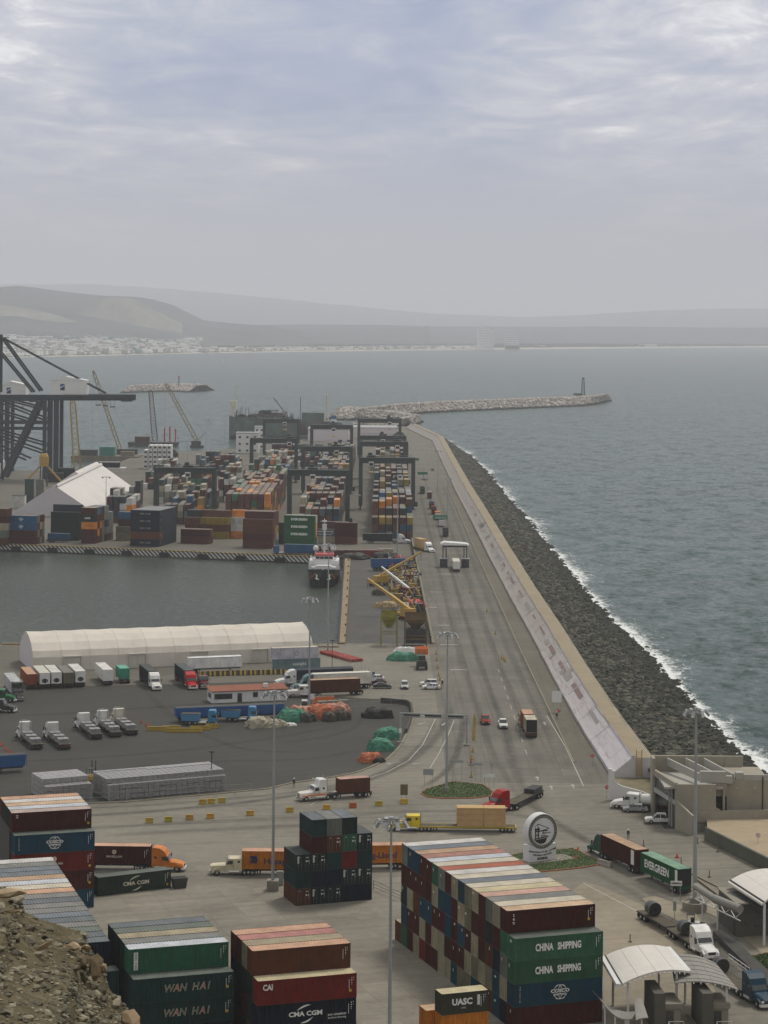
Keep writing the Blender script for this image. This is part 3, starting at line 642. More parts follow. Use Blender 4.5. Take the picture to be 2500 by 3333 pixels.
def cmesh(L, H, near):
    key = (L, H, near)
    if key in CM: return CM[key]
    m = MB(); hw, hl = CW/2, L/2
    if not near:
        m.box(-hl, hl, -hw, hw, 0, H-.03)
        for x in (-hl, hl-.1):
            for y in (-hw-.012, hw-.088): m.box(x-.012, x+.112, y, y+.1, 0, H)
    else:
        def wall(n, along, fixed, sgn, ax):
            per = along/n; d = .055; vs = []
            for i in range(n):
                x0 = -along/2+i*per
                for dx, off in ((0, 0), (.26, 0), (.5, d), (.76, d)): vs.append((x0+dx*per, off))
            vs.append((along/2, 0)); k = len(vs); P = []
            for z in (.14, H-.10):
                for (a, off) in vs:
                    c = fixed-sgn*(off+.02); P.append((a, c, z) if ax == 'x' else (c, a, z))
            m.add(P, [(i, i+1, k+i+1, k+i) for i in range(k-1)])
        nx = int(L/.30)
        wall(nx, L-.3, -hw, -1, 'x'); wall(nx, L-.3, hw, 1, 'x'); wall(8, CW-.3, -hl, -1, 'y'); wall(8, CW-.3, hl, 1, 'y')
        for x in (-hl, hl-.15):
            for y in (-hw, hw-.15): m.box(x, x+.15, y, y+.15, 0, H)
        for y in (-hw, hw-.07): m.box(-hl+.15, hl-.15, y, y+.07, .0, .15); m.box(-hl+.15, hl-.15, y, y+.07, H-.11, H-.012)
        for x in (-hl, hl-.07): m.box(x, x+.07, -hw+.15, hw-.15, .0, .15); m.box(x, x+.07, -hw+.15, hw-.15, H-.11, H-.012)
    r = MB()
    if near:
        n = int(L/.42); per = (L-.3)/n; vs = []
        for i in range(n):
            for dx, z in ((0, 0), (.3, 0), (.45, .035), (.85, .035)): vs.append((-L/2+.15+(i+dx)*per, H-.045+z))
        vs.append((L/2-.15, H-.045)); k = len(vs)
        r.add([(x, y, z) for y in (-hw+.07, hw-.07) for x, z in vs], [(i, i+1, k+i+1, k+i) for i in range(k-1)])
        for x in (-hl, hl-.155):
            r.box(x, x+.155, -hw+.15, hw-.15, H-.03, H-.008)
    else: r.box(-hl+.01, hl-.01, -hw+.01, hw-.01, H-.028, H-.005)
    d = MB()
    d.box(hl+.002, hl+.03, -hw+.12, -.015, .17, H-.12); d.box(hl+.002, hl+.03, .015, hw-.12, .17, H-.12)
    for y in (-.85, -.35, .35, .85):
        d.bar((hl+.055, y, .14), (hl+.055, y, H-.12), .045, None, 1, 6)
        d.box(hl+.035, hl+.075, y-.07, y+.07, .9, 1.0, 1)
    for y, z, a, b in ((.62, 2.1, .2, .04), (.5, 1.55, .11, .12), (.85, 1.55, .08, .12), (-.62, 2.2, .06, .05), (.9, 1.2, .05, .05)): d.box(hl+.03, hl+.036, y-a, y+a, z-b, z+b, 2)
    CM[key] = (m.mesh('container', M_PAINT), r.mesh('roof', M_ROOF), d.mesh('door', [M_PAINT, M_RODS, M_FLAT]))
    return CM[key]
MK = {}
def marks(L, H):
    if (L, H) in MK: return MK[(L, H)]
    m = MB(); y = -CW/2-.012; x = L/2
    for dx, h0, h1, w_ in ((.95, .55, 1.75, .05), (.62, .35, .50, .09), (.62, .62, .78, .09), (.62, .92, 1.04, .09), (.62, 1.15, 1.22, .07), (.38, .3, .42, .06), (.38, .6, .7, .05)):
        m.box(x-dx-w_/2, x-dx+w_/2, y-.004, y, H-h1-.1, H-h0-.1)
    MK[(L, H)] = m.mesh('marking', M_FLAT); return MK[(L, H)]
M_YLAB = plain('yellow_label', (.55, .38, .02), .6)
YL = MB().box(-.16, .16, -.004, 0, -.16, .16).mesh('warning_label', M_YLAB)
BULK = []; BULKH = []; NCONT = [0]
def container(x, y, z, a, L=12.19, H=HC, c='R', roof=None, label=None, group=None, near=True, door=0, mk=False, ylab=False, force=False):
    col = CO[c] if isinstance(c, str) else c
    rc = RO[roof] if isinstance(roof, str) else (roof or tuple(v*.62+.26*q for v, q in zip(col, (.40, .37, .31))))  # roof paler than sides: sky light put into the colour, plus dust
    if NCONT[0] >= 268 and not force: BULK.append((x, y, z, a, L, H, col, rc)); return None
    NCONT[0] += 1
    body, rf, dr = cmesh(L, H, near)
    k = random.uniform(.88, 1.12); col = tuple(v*k for v in col)
    o = mkobj('shipping_container', body, None, col, (x, y, z), a); tag(o, label, 'container', group)
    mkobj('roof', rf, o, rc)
    if door:
        d = mkobj('door', dr, o, tuple(v*.9 for v in col)); d.rotation_euler = (0, 0, 0 if door > 0 else pi)
    if mk: mkobj('marking', marks(L, H), o)
    if ylab: q = mkobj('warning_label', YL, o); q.location = (L/2-.62, -CW/2-.014, .65)
    return o
ORD = 'first second third fourth fifth sixth seventh eighth ninth tenth eleventh twelfth thirteenth fourteenth fifteenth sixteenth seventeenth eighteenth'.split()
LV = ['bottom', 'second', 'third', 'fourth', 'top']
def stack(fr, rows, roofs, L, H, name, group, near=True, pitch=2.5, v0=0, doors=(), marksat=(), top=5):
    "rows: per row (near to far) a string of colours from the ground up; returns {(row, level): container}"
    res = {}
    for i, s_ in enumerate(rows):
        for l, ch in enumerate(s_):
            if ch == ' ': continue
            if name == 'the blue logo stack' and i > 1 and l < 4: BULKH.append((*fr.p(L/2, v0+i*pitch+CW/2), l*(H+.006), fr.a)); continue
            v = v0+i*pitch+CW/2; p = fr.p(L/2, v); istop = l == len(s_)-1
            lab = f'{CN[ch]} container {"on top" if istop else ORD[l]+" up"} in the {ORD[i]} row of {name}'
            jit = random.uniform(-.03, .03)
            res[i, l] = container(p[0]+jit*cos(fr.a), p[1]+jit*sin(fr.a), l*(H+.006), fr.a, L, H, ch, roofs[i] if istop and roofs else None, lab, group, near, door=-1 if (i, l) in doors else 0)
    return res
def ellipse_logo(parent, at, s, mat, y=-CW/2-.02):
    "ringed globe with two lines of lettering"
    m = MB(); x, z = at; w_ = .07*s
    def arc(cx, cz, rx, rz, a0, a1): stroke(m, ring_pts(cx, cz, rx, rz, a0, a1, 18), w_, y)
    arc(x, z, .95*s, .95*s, 20, 160); arc(x, z, .95*s, .95*s, 200, 340)
    arc(x-.30*s, z, .62*s, .93*s, 18, 125); arc(x+.30*s, z, .62*s, .93*s, 55, 162); arc(x-.30*s, z, .62*s, .93*s, 235, 342); arc(x+.30*s, z, .62*s, .93*s, 198, 305)
    m.build('logo', mat, parent)
    lettering(parent, 'COSCO', .62*s, (x, y, z+.14*s), RX, mat, bold=.025*s, sx=1.25)
    lettering(parent, 'SHIPPING', .40*s, (x, y, z-.34*s), RX, mat, bold=.012*s, sx=1.15)
def cma_logo(parent, at, s, mat, y=-CW/2-.02):
    x, z = at
    lettering(parent, 'CMA CGM', .80*s, (x, y, z), RX, mat, bold=.028*s, sx=1.18)
    m = MB(); stroke(m, [(x-1.2*s+1.9*s*t, z+.40*s+.85*s*(1-(1-t)**2.2)*.8) for t in [i/10 for i in range(11)]], .22*s, y, taper=True)
    stroke(m, [(x+1.0*s-1.7*s*t, z-.42*s-.85*s*(1-(1-t)**2.2)*.8) for t in [i/10 for i in range(11)]], .22*s, y, taper=True)
    m.build('logo', mat, parent)
YF = -CW/2-.02
def side(parent, s, size, x, z, mat=None, rot=RX, **k): return lettering(parent, s, size, (x, YF, z), rot, mat or M_FLAT, **k)
VERT = (pi/2, 0, 0)
def vtext(parent, s, size, x, ztop, step, mat=None, **k):
    for i, ch in enumerate(s):
        if ch != ' ': side(parent, ch, size, x, ztop-i*step, mat, **k)
M_BLK = plain('black_print', (.02, .02, .02), .6)
# --- the long rainbow stack (row 0 = one lower front row, row 1..16, row 17 = single container behind)
fS = Fr(16.33, 287.26, .3356)
L5 = 'gBBRRGgRWBOWRgWR'; L4 = 'RRRRRWBBRWORRDRG'; L3 = 'DWTBBRRBRBRWRTNg'; L2 = 'BRRWRWWRRRWOWOBW'; L1 = 'GRWrRRWWBOOBRTBN'
rows = ['RBCC']+[L1[15-i]+L2[15-i]+L3[15-i]+L4[15-i]+L5[15-i] for i in range(16)]+['T']
rfs = ['G']+list('tcgpycscwkclRTbs')+['o']; rfs[16] = 'w'; rfs[15] = 's'
S = stack(fS, rows, rfs, 12.19, HC, 'the long rainbow stack', 'containers in the long rainbow stack', v0=-2.5)
for l in (2, 3):
    side(S[0, l], 'CHINA', 1.25, -2.07, 1.5, bold=.05, sx=.62); side(S[0, l], 'SHIPPING', 1.25, 1.41, 1.5, bold=.05, sx=.62)
    mkobj('marking', marks(12.19, HC), S[0, l])
ellipse_logo(S[0, 1], (.2, 1.5), .95, M_FLAT); vtext(S[0, 1], 'SHIPPING'[:7], .30, -5.3, 2.5, .30)
o = S[1, 4]; vtext(o, 'tex', .62, -5.25, 2.3, .48, bold=.01); mkobj('marking', marks(12.19, HC), o); q = mkobj('warning_label', YL, o); q.location = (5.2, YF, 1.05)
# small end marks on the rainbow stack
EM = MB().box(-.001, 0, -.10, .10, -.22, .22).mesh('marking', M_CREAM); EM2 = MB().box(-.001, 0, -.25, .25, -.14, .14).mesh('marking', M_CREAM)
rr = random.Random(3)
for (i, l), o in S.items():
    if o and rr.random() < .4: q = mkobj('marking', EM if rr.random() < .7 else EM2, o); q.location = (-12.19/2-.03, rr.uniform(-.5, .7), rr.uniform(1.9, 2.4))
# --- centre stack of twenty-footers, ends towards the viewer
fC = Fr(-12.77, 345.5, .3514)
doorset = {(0, 0), (1, 0), (2, 0), (0, 2), (1, 2), (2, 3), (3, 3), (4, 3), (3, 1), (4, 1)}
cols = ['TMD', 'DNDRM', 'DNMTg', 'NDrGD', 'NDMD']
Cc = {}
CROOF = {0: 'd', 1: 'n', 2: 'g', 3: 's', 4: 'D'}
for i, s_ in enumerate(cols):
    for l, ch in enumerate(s_):
        p = fC.p(i*2.49+CW/2, 6.06/2); istop = l == len(s_)-1
        lab = f'{CN[ch]} container{" with rods" if (i, l) in doorset else ""} {"topping" if istop else ORD[l]+" up in"} the {ORD[i]} column of the dark stack'
        Cc[i, l] = container(p[0], p[1], l*(LC+.006), fC.a+pi/2, 6.06, LC, ch, CROOF[i] if istop else None, lab, 'twenty foot containers in the dark centre stack', door=-1 if (i, l) in doorset else 0)
M_TAG = plain('white_tag', (.62, .62, .6), .6)
for k_ in ((0, 2), (1, 2), (4, 3), (3, 1), (4, 1), (1, 0)):
    o = Cc[k_]; q = MB().box(-.13, .13, -.004, 0, -.55, .55).build('name_plate', M_TAG, o); q.location = (-3.03-.05, .85, 1.8); q.rotation_euler = (0, 0, -pi/2)
# --- blue COSCO stack on the left
bx, by = G(308, 2705, 4*2.9); aA = .315; fA = Fr(bx-12.19*cos(aA), by-12.19*sin(aA), aA)
A_ = stack(fA, ['BRrB', 'DDDDR', 'DDDDD', 'DDDDD', 'DDDDD', 'RRRRR'], ['G', 'm', 'l', 't', 'w', 'S'], 12.19, HC, 'the blue logo stack', 'containers in the blue logo stack', v0=0)
ellipse_logo(A_[0, 3], (0, 1.5), .95, M_FLAT); vtext(A_[0, 3], 'COSCOSH', .26, -5.4, 2.4, .28)
for l in range(4): mkobj('marking', marks(12.19, HC), A_[0, l])
mkobj('marking', marks(12.19, HC), A_[1, 4]); q = mkobj('warning_label', YL, A_[1, 4]); q.location = (5.6, YF, .75)
for l, zz_ in ((2, .6), (1, .95)): q = mkobj('warning_label', YL, A_[0, l]); q.location = (5.4, YF, zz_)
def magellan(o, x=0):
    m = MB(); n = 16; m.add([(x+.36*cos(2*pi*i/n), YF, 1.95+.36*sin(2*pi*i/n)) for i in range(n)], [tuple(range(n))]); m.build('logo', M_CREAM, o)
    m = MB(); m.add([(x-.13, YF-.004, 1.85), (x+.13, YF-.004, 1.85), (x, YF-.004, 2.2)], [(0, 1, 2)]); m.build('logo', M_RED, o)
    side(o, 'MAGELLAN', .48, x, 1.2, M_CREAM, bold=.01, sx=1.05)
magellan(A_[0, 2])
lettering(A_[1, 4], 'Z', .6, (-5.3, YF, 2.3), RX, M_CREAM, bold=.02)
# --- green and WAN HAI stack
fW = Fr(-29.6, 268.0, .3225)
W_ = stack(fW, ['NNMM', 'DDDDG', 'DDDDD', 'DDDDD', 'DDDDD', 'DDDDD'], ['G', 'l', 'g', 'o', 'G', 'n'], 12.19, HC, 'the green fronted stack', 'containers in the green fronted stack', v0=-2.5)
mkobj('marking', marks(12.19, HC), W_[1, 4])
q = MB().box(-.26, .26, -.004, 0, -1.05, 1.05).build('name_plate', M_TAG, W_[1, 4]); q.location = (-5.25, YF, 1.45)
for i, ch in enumerate('DONG FANG'):
    if ch != ' ': lettering(W_[1, 4], ch, .26, (-5.25, YF-.008, 2.25-i*.21), (pi/2, pi/2, 0), M_BLK, bold=.008)
def wanhai(o):
    x = -1.9
    for ch, dx in (('W', 0), ('A', .95), ('N', 1.75), ('H', 3.25), ('A', 4.15), ('I', 4.85)):
        lettering(o, ch, 1.25, (x+dx, YF, 1.5), RX, M_CREAM, outline=.024, shear=.22, sx=.9)
        if ch == 'A': lettering(o, ch, 1.25, (x+dx, YF+.006, 1.5), RX, M_RED, shear=.22, sx=.9)
for l in (3, 2, 1): wanhai(W_[0, l]); mkobj('marking', marks(12.19, HC), W_[0, l]); q = mkobj('warning_label', YL, W_[0, l]); q.location = (5.3, YF, 1.2)
# --- CAI stack
fK = Fr(-14.95, 267.8, .3272)
K_ = stack(fK, ['TNNr', 'DTDDT', 'DDRDO', 'DRDDR', 'DDDDT'], ['y', 'S', 'o', 'P', 'S'], 12.19, HC, 'the red fronted stack', 'containers in the red fronted stack', v0=-2.5)
side(K_[0, 3], 'CAI', .95, -4.9, 2.05, bold=.03, sx=.8); mkobj('marking', marks(12.19, HC), K_[0, 3]); mkobj('marking', marks(12.19, HC), K_[1, 4]); mkobj('marking', marks(12.19, HC), K_[0, 2])
q = mkobj('warning_label', YL, K_[0, 3]); q.location = (5.3, YF, .9)
cma_logo(K_[0, 2], (-.2, 1.5), .95, M_FLAT); side(K_[0, 2], 'eco container', .42, 3.7, 1.15, bold=.006); side(K_[0, 2], 'bamboo flooring', .34, 3.7, .75, bold=.0)
# --- long grey-roofed stack at the far left (only its roofs and front show)
aE = .30; ex, ey = G(358, 3064, 5*HC); fE = Fr(ex-12.19*cos(aE), ey-12.19*sin(aE), aE)
rE = ['DDDM']+['N']*18; tops = 'nnGgnsggngSclTssgw'
random.seed(21)
E_ = {}
for i in range(18):
    for l in ((0, 1, 2, 3, 4) if i == 0 else (4,)):
        p = fE.p(6.095, i*2.5+1.22); c_ = 'N' if l == 4 and i == 0 else random.choice('DNTR')
        lab = f'{CN[c_]} container {"on top" if l == 4 else ORD[l]+" up"} in the {ORD[i]} row of the long grey roofed stack' 
        E_[i, l] = container(p[0], p[1], l*(HC+.006), fE.a, 12.19, HC, c_, tops[i] if l == 4 else None, lab, 'containers in the long grey roofed stack')
for i in range(4):
    p = fE.p(6.095+.7, -2.5+1.22); container(p[0], p[1], i*(HC+.006), fE.a, 12.19, HC, 'N' if i < 3 else 'M', 'd', f'{"dark teal" if i == 3 else "navy"} container {ORD[i]} up in the lower row in front of the grey roofed stack', 'containers in the long grey roofed stack')
hid = []
for i in range(1, 18):
    for l in range(4): hid.append((*fE.p(6.095, i*2.5+1.22), l*(HC+.006), fE.a))
BULKH += hid
# --- UASC pair at the bottom
ux, uy = G(1439, 3237, 3*LC)
fU = Fr(ux, uy, .34)
for l, c_, r_ in ((0, 'R', None), (1, 'o', None), (2, 'D', 'y')):
    p = fU.p(3.03, 1.22); o = container(p[0], p[1], l*(LC+.006), fU.a, 6.06, LC, (.045, .05, .035) if l == 2 else c_, r_, f'{("maroon", "orange", "dark olive")[l]} twenty foot container {("at the bottom", "second up", "on top")[l]} beside the long rainbow stack', 'twenty footers beside the long stack')
    if l == 2:
        side(o, 'UASC', 1.05, -.4, 1.45, bold=.045, sx=1.0); q = MB().box(-.18, .18, -.004, 0, -.62, .62).build('name_plate', M_TAG, o); q.location = (1.75, YF, 1.55); side(o, 'UASC', .28, -.2, .72)
        mkobj('marking', marks(6.06, LC), o)
p = fU.p(3.03-1.1, 1.22+2.5); container(p[0], p[1], 0, fU.a, 6.06, LC, 'o', 't', 'orange twenty foot container standing just behind the dark olive one', 'twenty footers beside the long stack')
container(p[0], p[1], LC+.006, fU.a, 6.06, LC, 'o', 't', 'second orange twenty foot container stacked behind the dark olive one', 'twenty footers beside the long stack')
# --- green CMA CGM container on the ground
x0, y0 = G(308, 2906); x1, y1 = G(544, 2890)
aG = .50; p = (x1-6.095*cos(aG), y1-6.095*sin(aG)+1.2)
o = container(p[0], p[1], .0, aG, 12.19, HC, (.022, .042, .032), 'G', 'dark green forty foot container alone on the apron, white brand lettering', 'loose containers on the apron', mk=True, ylab=True)
cma_logo(o, (.2, 1.4), 1.0, M_CREAM)
# ------------------------------------------------------------------ vehicles
WM = {}
def wheel_mesh(r, wd):
    if (r, wd) not in WM:
        t = MB().lathe((0, 0, 0), [(r*.55, -wd/2), (r*.94, -wd/2), (r, -wd*.35), (r, wd*.35), (r*.94, wd/2), (r*.55, wd/2)], 18, 0, 'y').mesh('tyre', M_BLACK)
        h = MB().lathe((0, 0, 0), [(r*.2, -wd/2-.02), (r*.57, -wd/2+.01), (r*.57, wd/2-.01), (r*.2, wd/2+.02)], 12, 0, 'y').mesh('rim', M_CHR)
        WM[(r, wd)] = (t, h)
    return WM[(r, wd)]
def wheel(par, x, y, r=.5, wd=.3):
    t, h = wheel_mesh(r, wd); w_ = mkobj('wheel', t, par); w_.location = (x, y, r); mkobj('rim', h, w_); return w_
TM = {}
def tm(key, fn, mats, name):
    k = (key, name)
    if k not in TM:
        m = MB(); fn(m); TM[k] = m.mesh(name, mats)
    return TM[k]
def tractor(pos, a, color, style='aero', label='', group='tractor units', stripe=None, hoodc=None, cabc=None):
    "truck tractor; origin under the rear axles, nose towards +x, about 8 m long"
    t = empty('tractor_unit', (*pos, 0), a); tag(t, label, 'truck', group)
    aero = style in ('aero', 'aerolow'); hi = style in ('aero', 'classic_high')
    X = lambda key, fn, mats, name, c=None: mkobj(name, tm(style+key, fn, mats, name), t, c)
    def ch(m):
        m.box(-1.5, 5.6, -.48, -.34, .55, .85); m.box(-1.5, 5.6, .34, .48, .55, .85)
        for x in (-1.4, .6, 2.5): m.box(x, x+.15, -.34, .34, .6, .8)
        m.lathe((0, 0, .85), [(.5, 0), (.5, .12)], 12); m.box(-1.55, -1.4, -1.15, 1.15, .45, .75)
    X('ch', ch, M_DARK, 'chassis')
    top = 3.85 if hi else 2.95
    if aero: prof = [(.95, .75), (.95, top-.15), (1.2, top), (2.3, top-.12), (3.1, top-.62), (3.45, 2.55), (3.95, 1.8), (3.95, .75)] if hi else [(.95, .75), (.95, 2.8), (1.1, 2.9), (3.2, 2.95), (3.45, 2.7), (3.9, 1.8), (3.9, .75)]
    elif style == 'cabover': prof = [(3.4, .7), (3.4, 3.15), (3.6, 3.35), (4.9, 3.35), (5.15, 2.9), (5.3, 1.6), (5.3, .7)]
    else: prof = [(.95, .75), (.95, top), (1.9, top+.08), (2.35, top-.05), (2.45, 2.72), (3.3, 2.68), (3.55, 1.9), (3.55, .75)] if hi else [(.95, .75), (.95, 2.75), (3.3, 2.75), (3.55, 1.85), (3.55, .75)]
    X('cab', lambda m: m.prism(prof, -1.18, 1.18, 0, 'y'), M_VEH, 'cab', cabc or color)
    xw = prof[-2][0]; zt = 1.72 if aero else 1.82
    nose = 6.15
    if style != 'cabover':
        def hood(m):
            sec = [(xw-.05, 1.12, zt), (xw+.9, 1.02, zt-.08), (nose-.35, .88, zt-.32 if aero else zt-.16), (nose, .8, zt-.55 if aero else zt-.25)]
            vs = []
            for x, w_, z in sec: vs += [(x, -w_, .75), (x, -w_, z-.16), (x, -w_*.72, z), (x, w_*.72, z), (x, w_, z-.16), (x, w_, .75)]
            m.add(vs, [(i*6+j, i*6+j+1, i*6+j+7, i*6+j+6) for i in range(3) for j in range(5)]+[(18, 19, 20, 21, 22, 23)])
            for s_ in (-1, 1):
                f = [(xw+.55, .75), (xw+.75, 1.15), (xw+1.15, 1.32), (xw+1.6, 1.22), (nose-.1, .9), (nose-.1, .75)]
                m.prism([(x, z) for x, z in f], s_*.95, s_*1.2, 0, 'y')
        X('hood', hood, M_VEH, 'hood', hoodc or color)
        X('gr', lambda m: (m.box(nose+.0, nose+.06, -.55, .55, .8, zt-.6 if aero else zt-.36), [m.box(nose+.06, nose+.075, -.5+i*.14, -.46+i*.14, .85, zt-.65) for i in range(8)]), [M_CHR if not aero else M_DARK], 'grille')
        for s_ in (-1, 1):
            X('hl%d' % s_, lambda m: m.box(nose-.14, nose+.02, s_*.78-.16, s_*.78+.16, .88, 1.12), M_LAMP, 'headlight')
            wheel(t, 5.05, s_*1.05)
    else:
        X('gr', lambda m: m.box(5.3, 5.34, -.9, .9, .9, 1.5), M_DARK, 'grille')
        for s_ in (-1, 1):
            X('hl%d' % s_, lambda m: m.box(5.28, 5.35, s_*.98-.14, s_*.98+.14, .6, .82), M_LAMP, 'headlight'); wheel(t, 4.45, s_*1.05)
    bx_ = nose if style != 'cabover' else 5.25
    X('bu', lambda m: m.prism([(bx_-.3, -1.2), (bx_+.05, -1.15), (bx_+.22, -.7), (bx_+.22, .7), (bx_+.05, 1.15), (bx_-.3, 1.2)], .38, .72, 0, 'z'), M_CHR if not aero else M_WHITE, 'bumper')
    # glass
    i0 = [i for i, p in enumerate(prof) if p[1] > 2.3][-1]; (xa, za), (xb, zb) = prof[i0], prof[i0+1]
    P = lambda u: (xa+(xb-xa)*u, za+(zb-za)*u)
    def ws(m):
        (x0, z0), (x1, z1) = P(.08), P(.88 if zb < 2 else .6); n = Vector((za-zb, 0, xb-xa)).normalized()*.02
        m.add([(x0+n.x, -1.02, z0+n.z), (x0+n.x, 1.02, z0+n.z), (x1+n.x, 1.08, z1+n.z), (x1+n.x, -1.08, z1+n.z), (x0, -1.02, z0), (x0, 1.02, z0), (x1, 1.08, z1), (x1, -1.08, z1)], [(0, 1, 2, 3), (0, 4, 5, 1), (1, 5, 6, 2), (2, 6, 7, 3), (3, 7, 4, 0)])
    X('ws', ws, M_GLASS, 'windscreen')
    x2 = xa-.05
    for s_ in (-1, 1):
        X('sw%d' % s_, lambda m: m.prism([(x2-.75, 1.85), (x2-.75, 2.45), (x2-.05, 2.45), (x2+.25, 1.85)], s_*1.18, s_*1.2, 0, 'y'), M_GLASS, 'side_window')
        if style != 'cabover': X('sl%d' % s_, lambda m: m.box(1.35, 1.75, s_*1.19-.01, s_*1.19+.01, 2.1, 2.45), M_GLASS, 'sleeper_window')
        X('dl%d' % s_, lambda m: (m.box(x2-.86, x2-.84, s_*1.18-.012, s_*1.18+.012, .95, 2.5), m.box(x2-.8, x2-.6, s_*1.2-.012, s_*1.2+.012, 1.5, 1.56)), M_DARK, 'door_trim')
        X('mi%d' % s_, lambda m: (m.box(x2+.25, x2+.4, s_*1.45-.12, s_*1.45+.12, 1.8, 2.5), m.bar((x2+.3, s_*1.15, 2.4), (x2+.3, s_*1.4, 2.4), .05)), M_CHR if not aero else M_DARK, 'mirror')
        X('ft%d' % s_, lambda m: m.cyl((1.5, s_*.95, .62), (3.1, s_*.95, .62), .33, 0, 14), M_CHR, 'fuel_tank')
        X('st%d' % s_, lambda m: m.box(1.0, 1.45, s_*.95-.22, s_*.95+.22, .4, .8), M_CHR if not aero else M_VEH, 'side_step', color)
        if style != 'cabover' and not (aero and hi): X('ex%d' % s_, lambda m: m.cyl((.82, s_*.95, .8), (.82, s_*.95, top+.35), .09, 0, 8), M_CHR, 'exhaust_stack')
        for x in (-.65, .65): wheel(t, x, s_*.9, .5, .58)
        if stripe: X('sp%d' % s_, lambda m: (m.prism([(.95, 1.0), (.95, 1.25), (3.5, 1.25), (5.9, 1.15), (5.9, .95)], s_*1.185, s_*1.205, 0, 'y'), m.prism([(.95, 1.35), (.95, 1.42), (3.5, 1.42), (3.5, 1.35)], s_*1.185, s_*1.205, 0, 'y')), M_ORG, 'stripe')
    X('tl', lambda m: (m.box(-1.57, -1.54, -1.0, -.8, .5, .66), m.box(-1.57, -1.54, .8, 1.0, .5, .66)), M_REDL, 'tail_lights')
    if not aero or not hi: X('vs', lambda m: [m.box(xa-.25, xa-.1, -.6+i*.28, -.54+i*.28, max(p[1] for p in prof)-.02, max(p[1] for p in prof)+.07) for i in range(5)], M_LAMP, 'roof_lamps')
    return t
def chassis(pos, a, L=12.2, label='', group='semi trailers', color=(.05, .05, .05), kind='skeletal', z=1.1, gap=True, axles=2):
    "trailer with kingpin at the origin, running back to -L; deck top at z"
    t = empty('semi_trailer', (*pos, 0), a); tag(t, label, 'trailer', group); X = lambda key, fn, mats, name, c=None: mkobj(name, tm('tr%s%.1f%.2f' % (kind, L, z)+key, fn, mats, name), t, c)
    k0 = 1.0
    if kind == 'skeletal':
        X('f', lambda m: (m.box(-L+k0, k0-.1, -.5, -.36, z-.42, z-.1), m.box(-L+k0, k0-.1, .36, .5, z-.42, z-.1), [m.box(x, x+.25, -1.2, 1.2, z-.28, z-.02) for x in (-L+k0+.05, -L/2, k0-.35)]), M_VEH, 'frame', color)
    elif kind == 'flat':
        X('f', lambda m: (m.box(-L+k0, k0, -1.27, -1.15, z-.22, z), m.box(-L+k0, k0, 1.15, 1.27, z-.22, z), m.box(-L+k0, k0, -.5, .5, z-.5, z-.12), m.box(-L+k0, -L+k0+.12, -1.15, 1.15, z-.25, z)), M_VEH, 'frame', color)
        X('d', lambda m: [m.box(-L+k0+.13+i*(L-.15)/18, -L+k0+.13+(i+1)*(L-.15)/18-.03, -1.14, 1.14, z-.1, z-.01) for i in range(18)], M_DECK, 'deck')
    elif kind == 'box':
        X('f', lambda m: m.box(-L+k0+.2, k0-.3, -.5, .5, z-.4, z), M_DARK, 'frame')
        H = z+2.75
        X('b', lambda m: m.box(-L+k0, k0, -1.27, 1.27, z, H), M_VEH, 'body', color)
        X('rf', lambda m: m.box(-L+k0+.02, k0-.02, -1.25, 1.25, H, H+.03), M_ROOF, 'roof', tuple(min(.8, v*.95) for v in color))
        X('rl', lambda m: (m.box(-L+k0, k0, -1.285, -1.262, z, z+.14), m.box(-L+k0, k0, 1.262, 1.285, z, z+.14), m.box(-L+k0, k0, -1.285, -1.262, H-.12, H), m.box(-L+k0, k0, 1.262, 1.285, H-.12, H)), M_STEEL, 'rail')
        for s_ in (-1, 1):
            X('dr%d' % s_, lambda m: (m.box(-L+k0-.03, -L+k0-.002, min(0, s_)*1.2+(.02 if s_ > 0 else 0), max(0, s_)*1.2-(.02 if s_ < 0 else 0), z+.1, H-.12), [m.bar((-L+k0-.05, s_*y, z+.05), (-L+k0-.05, s_*y, H-.08), .04, None, 0, 5) for y in (.4, .9)]), M_WHITE, 'door')
        X('ls', lambda m: [m.box(-L+k0+1.5+i*2.2, -L+k0+1.54+i*2.2, -1.276, -1.262, z+.14, H-.12) for i in range(int(L/2.2))], M_STEEL, 'side_post')
    wx_ = [-L+k0+1.2+i*1.25 for i in range(axles)]
    for x in wx_:
        for s_ in (-1, 1): wheel(t, x, s_*.9, .5, .58)
    X('lg', lambda m: [m.box(-2.1, -1.9, s_*.75-.08, s_*.75+.08, .05 if z < 1 else .25, z-.1) for s_ in (-1, 1)], M_DARK, 'landing_leg')
    X('bp', lambda m: (m.box(-L+k0-.02, -L+k0+.1, -1.2, 1.2, .45, .62), m.box(-L+k0, -L+k0+.08, -.9, -.8, .62, z-.2), m.box(-L+k0, -L+k0+.08, .8, .9, .62, z-.2)), M_DARK, 'bumper')
    X('tl', lambda m: [m.box(-L+k0-.05, -L+k0-.02, s_*.95-.12, s_*.95+.12, .66, .8) for s_ in (-1, 1)], M_REDL, 'tail_light')
    for s_ in (-1, 1): X('mf%d' % s_, lambda m: m.box(wx_[0]-1.0, wx_[0]-.96, s_*.9-.3, s_*.9+.3, .15, .75), M_BLACK, 'mud_flap')
    return t
M_DECK = plain('worn_deck_boards', (.085, .072, .048), .9, .35, .8, obj=True)
def off(pos, a, d, side_=0): return (pos[0]+d*cos(a)-side_*sin(a), pos[1]+d*sin(a)+side_*cos(a))
def cont_on(tp, a, L, H, c, label, z=1.12, roof=None, **k):
    q = off(tp, a, 1.0-L/2-.05); return container(q[0], q[1], z, a, L, H, c, roof, label, 'containers riding on trailers', force=True, **k)
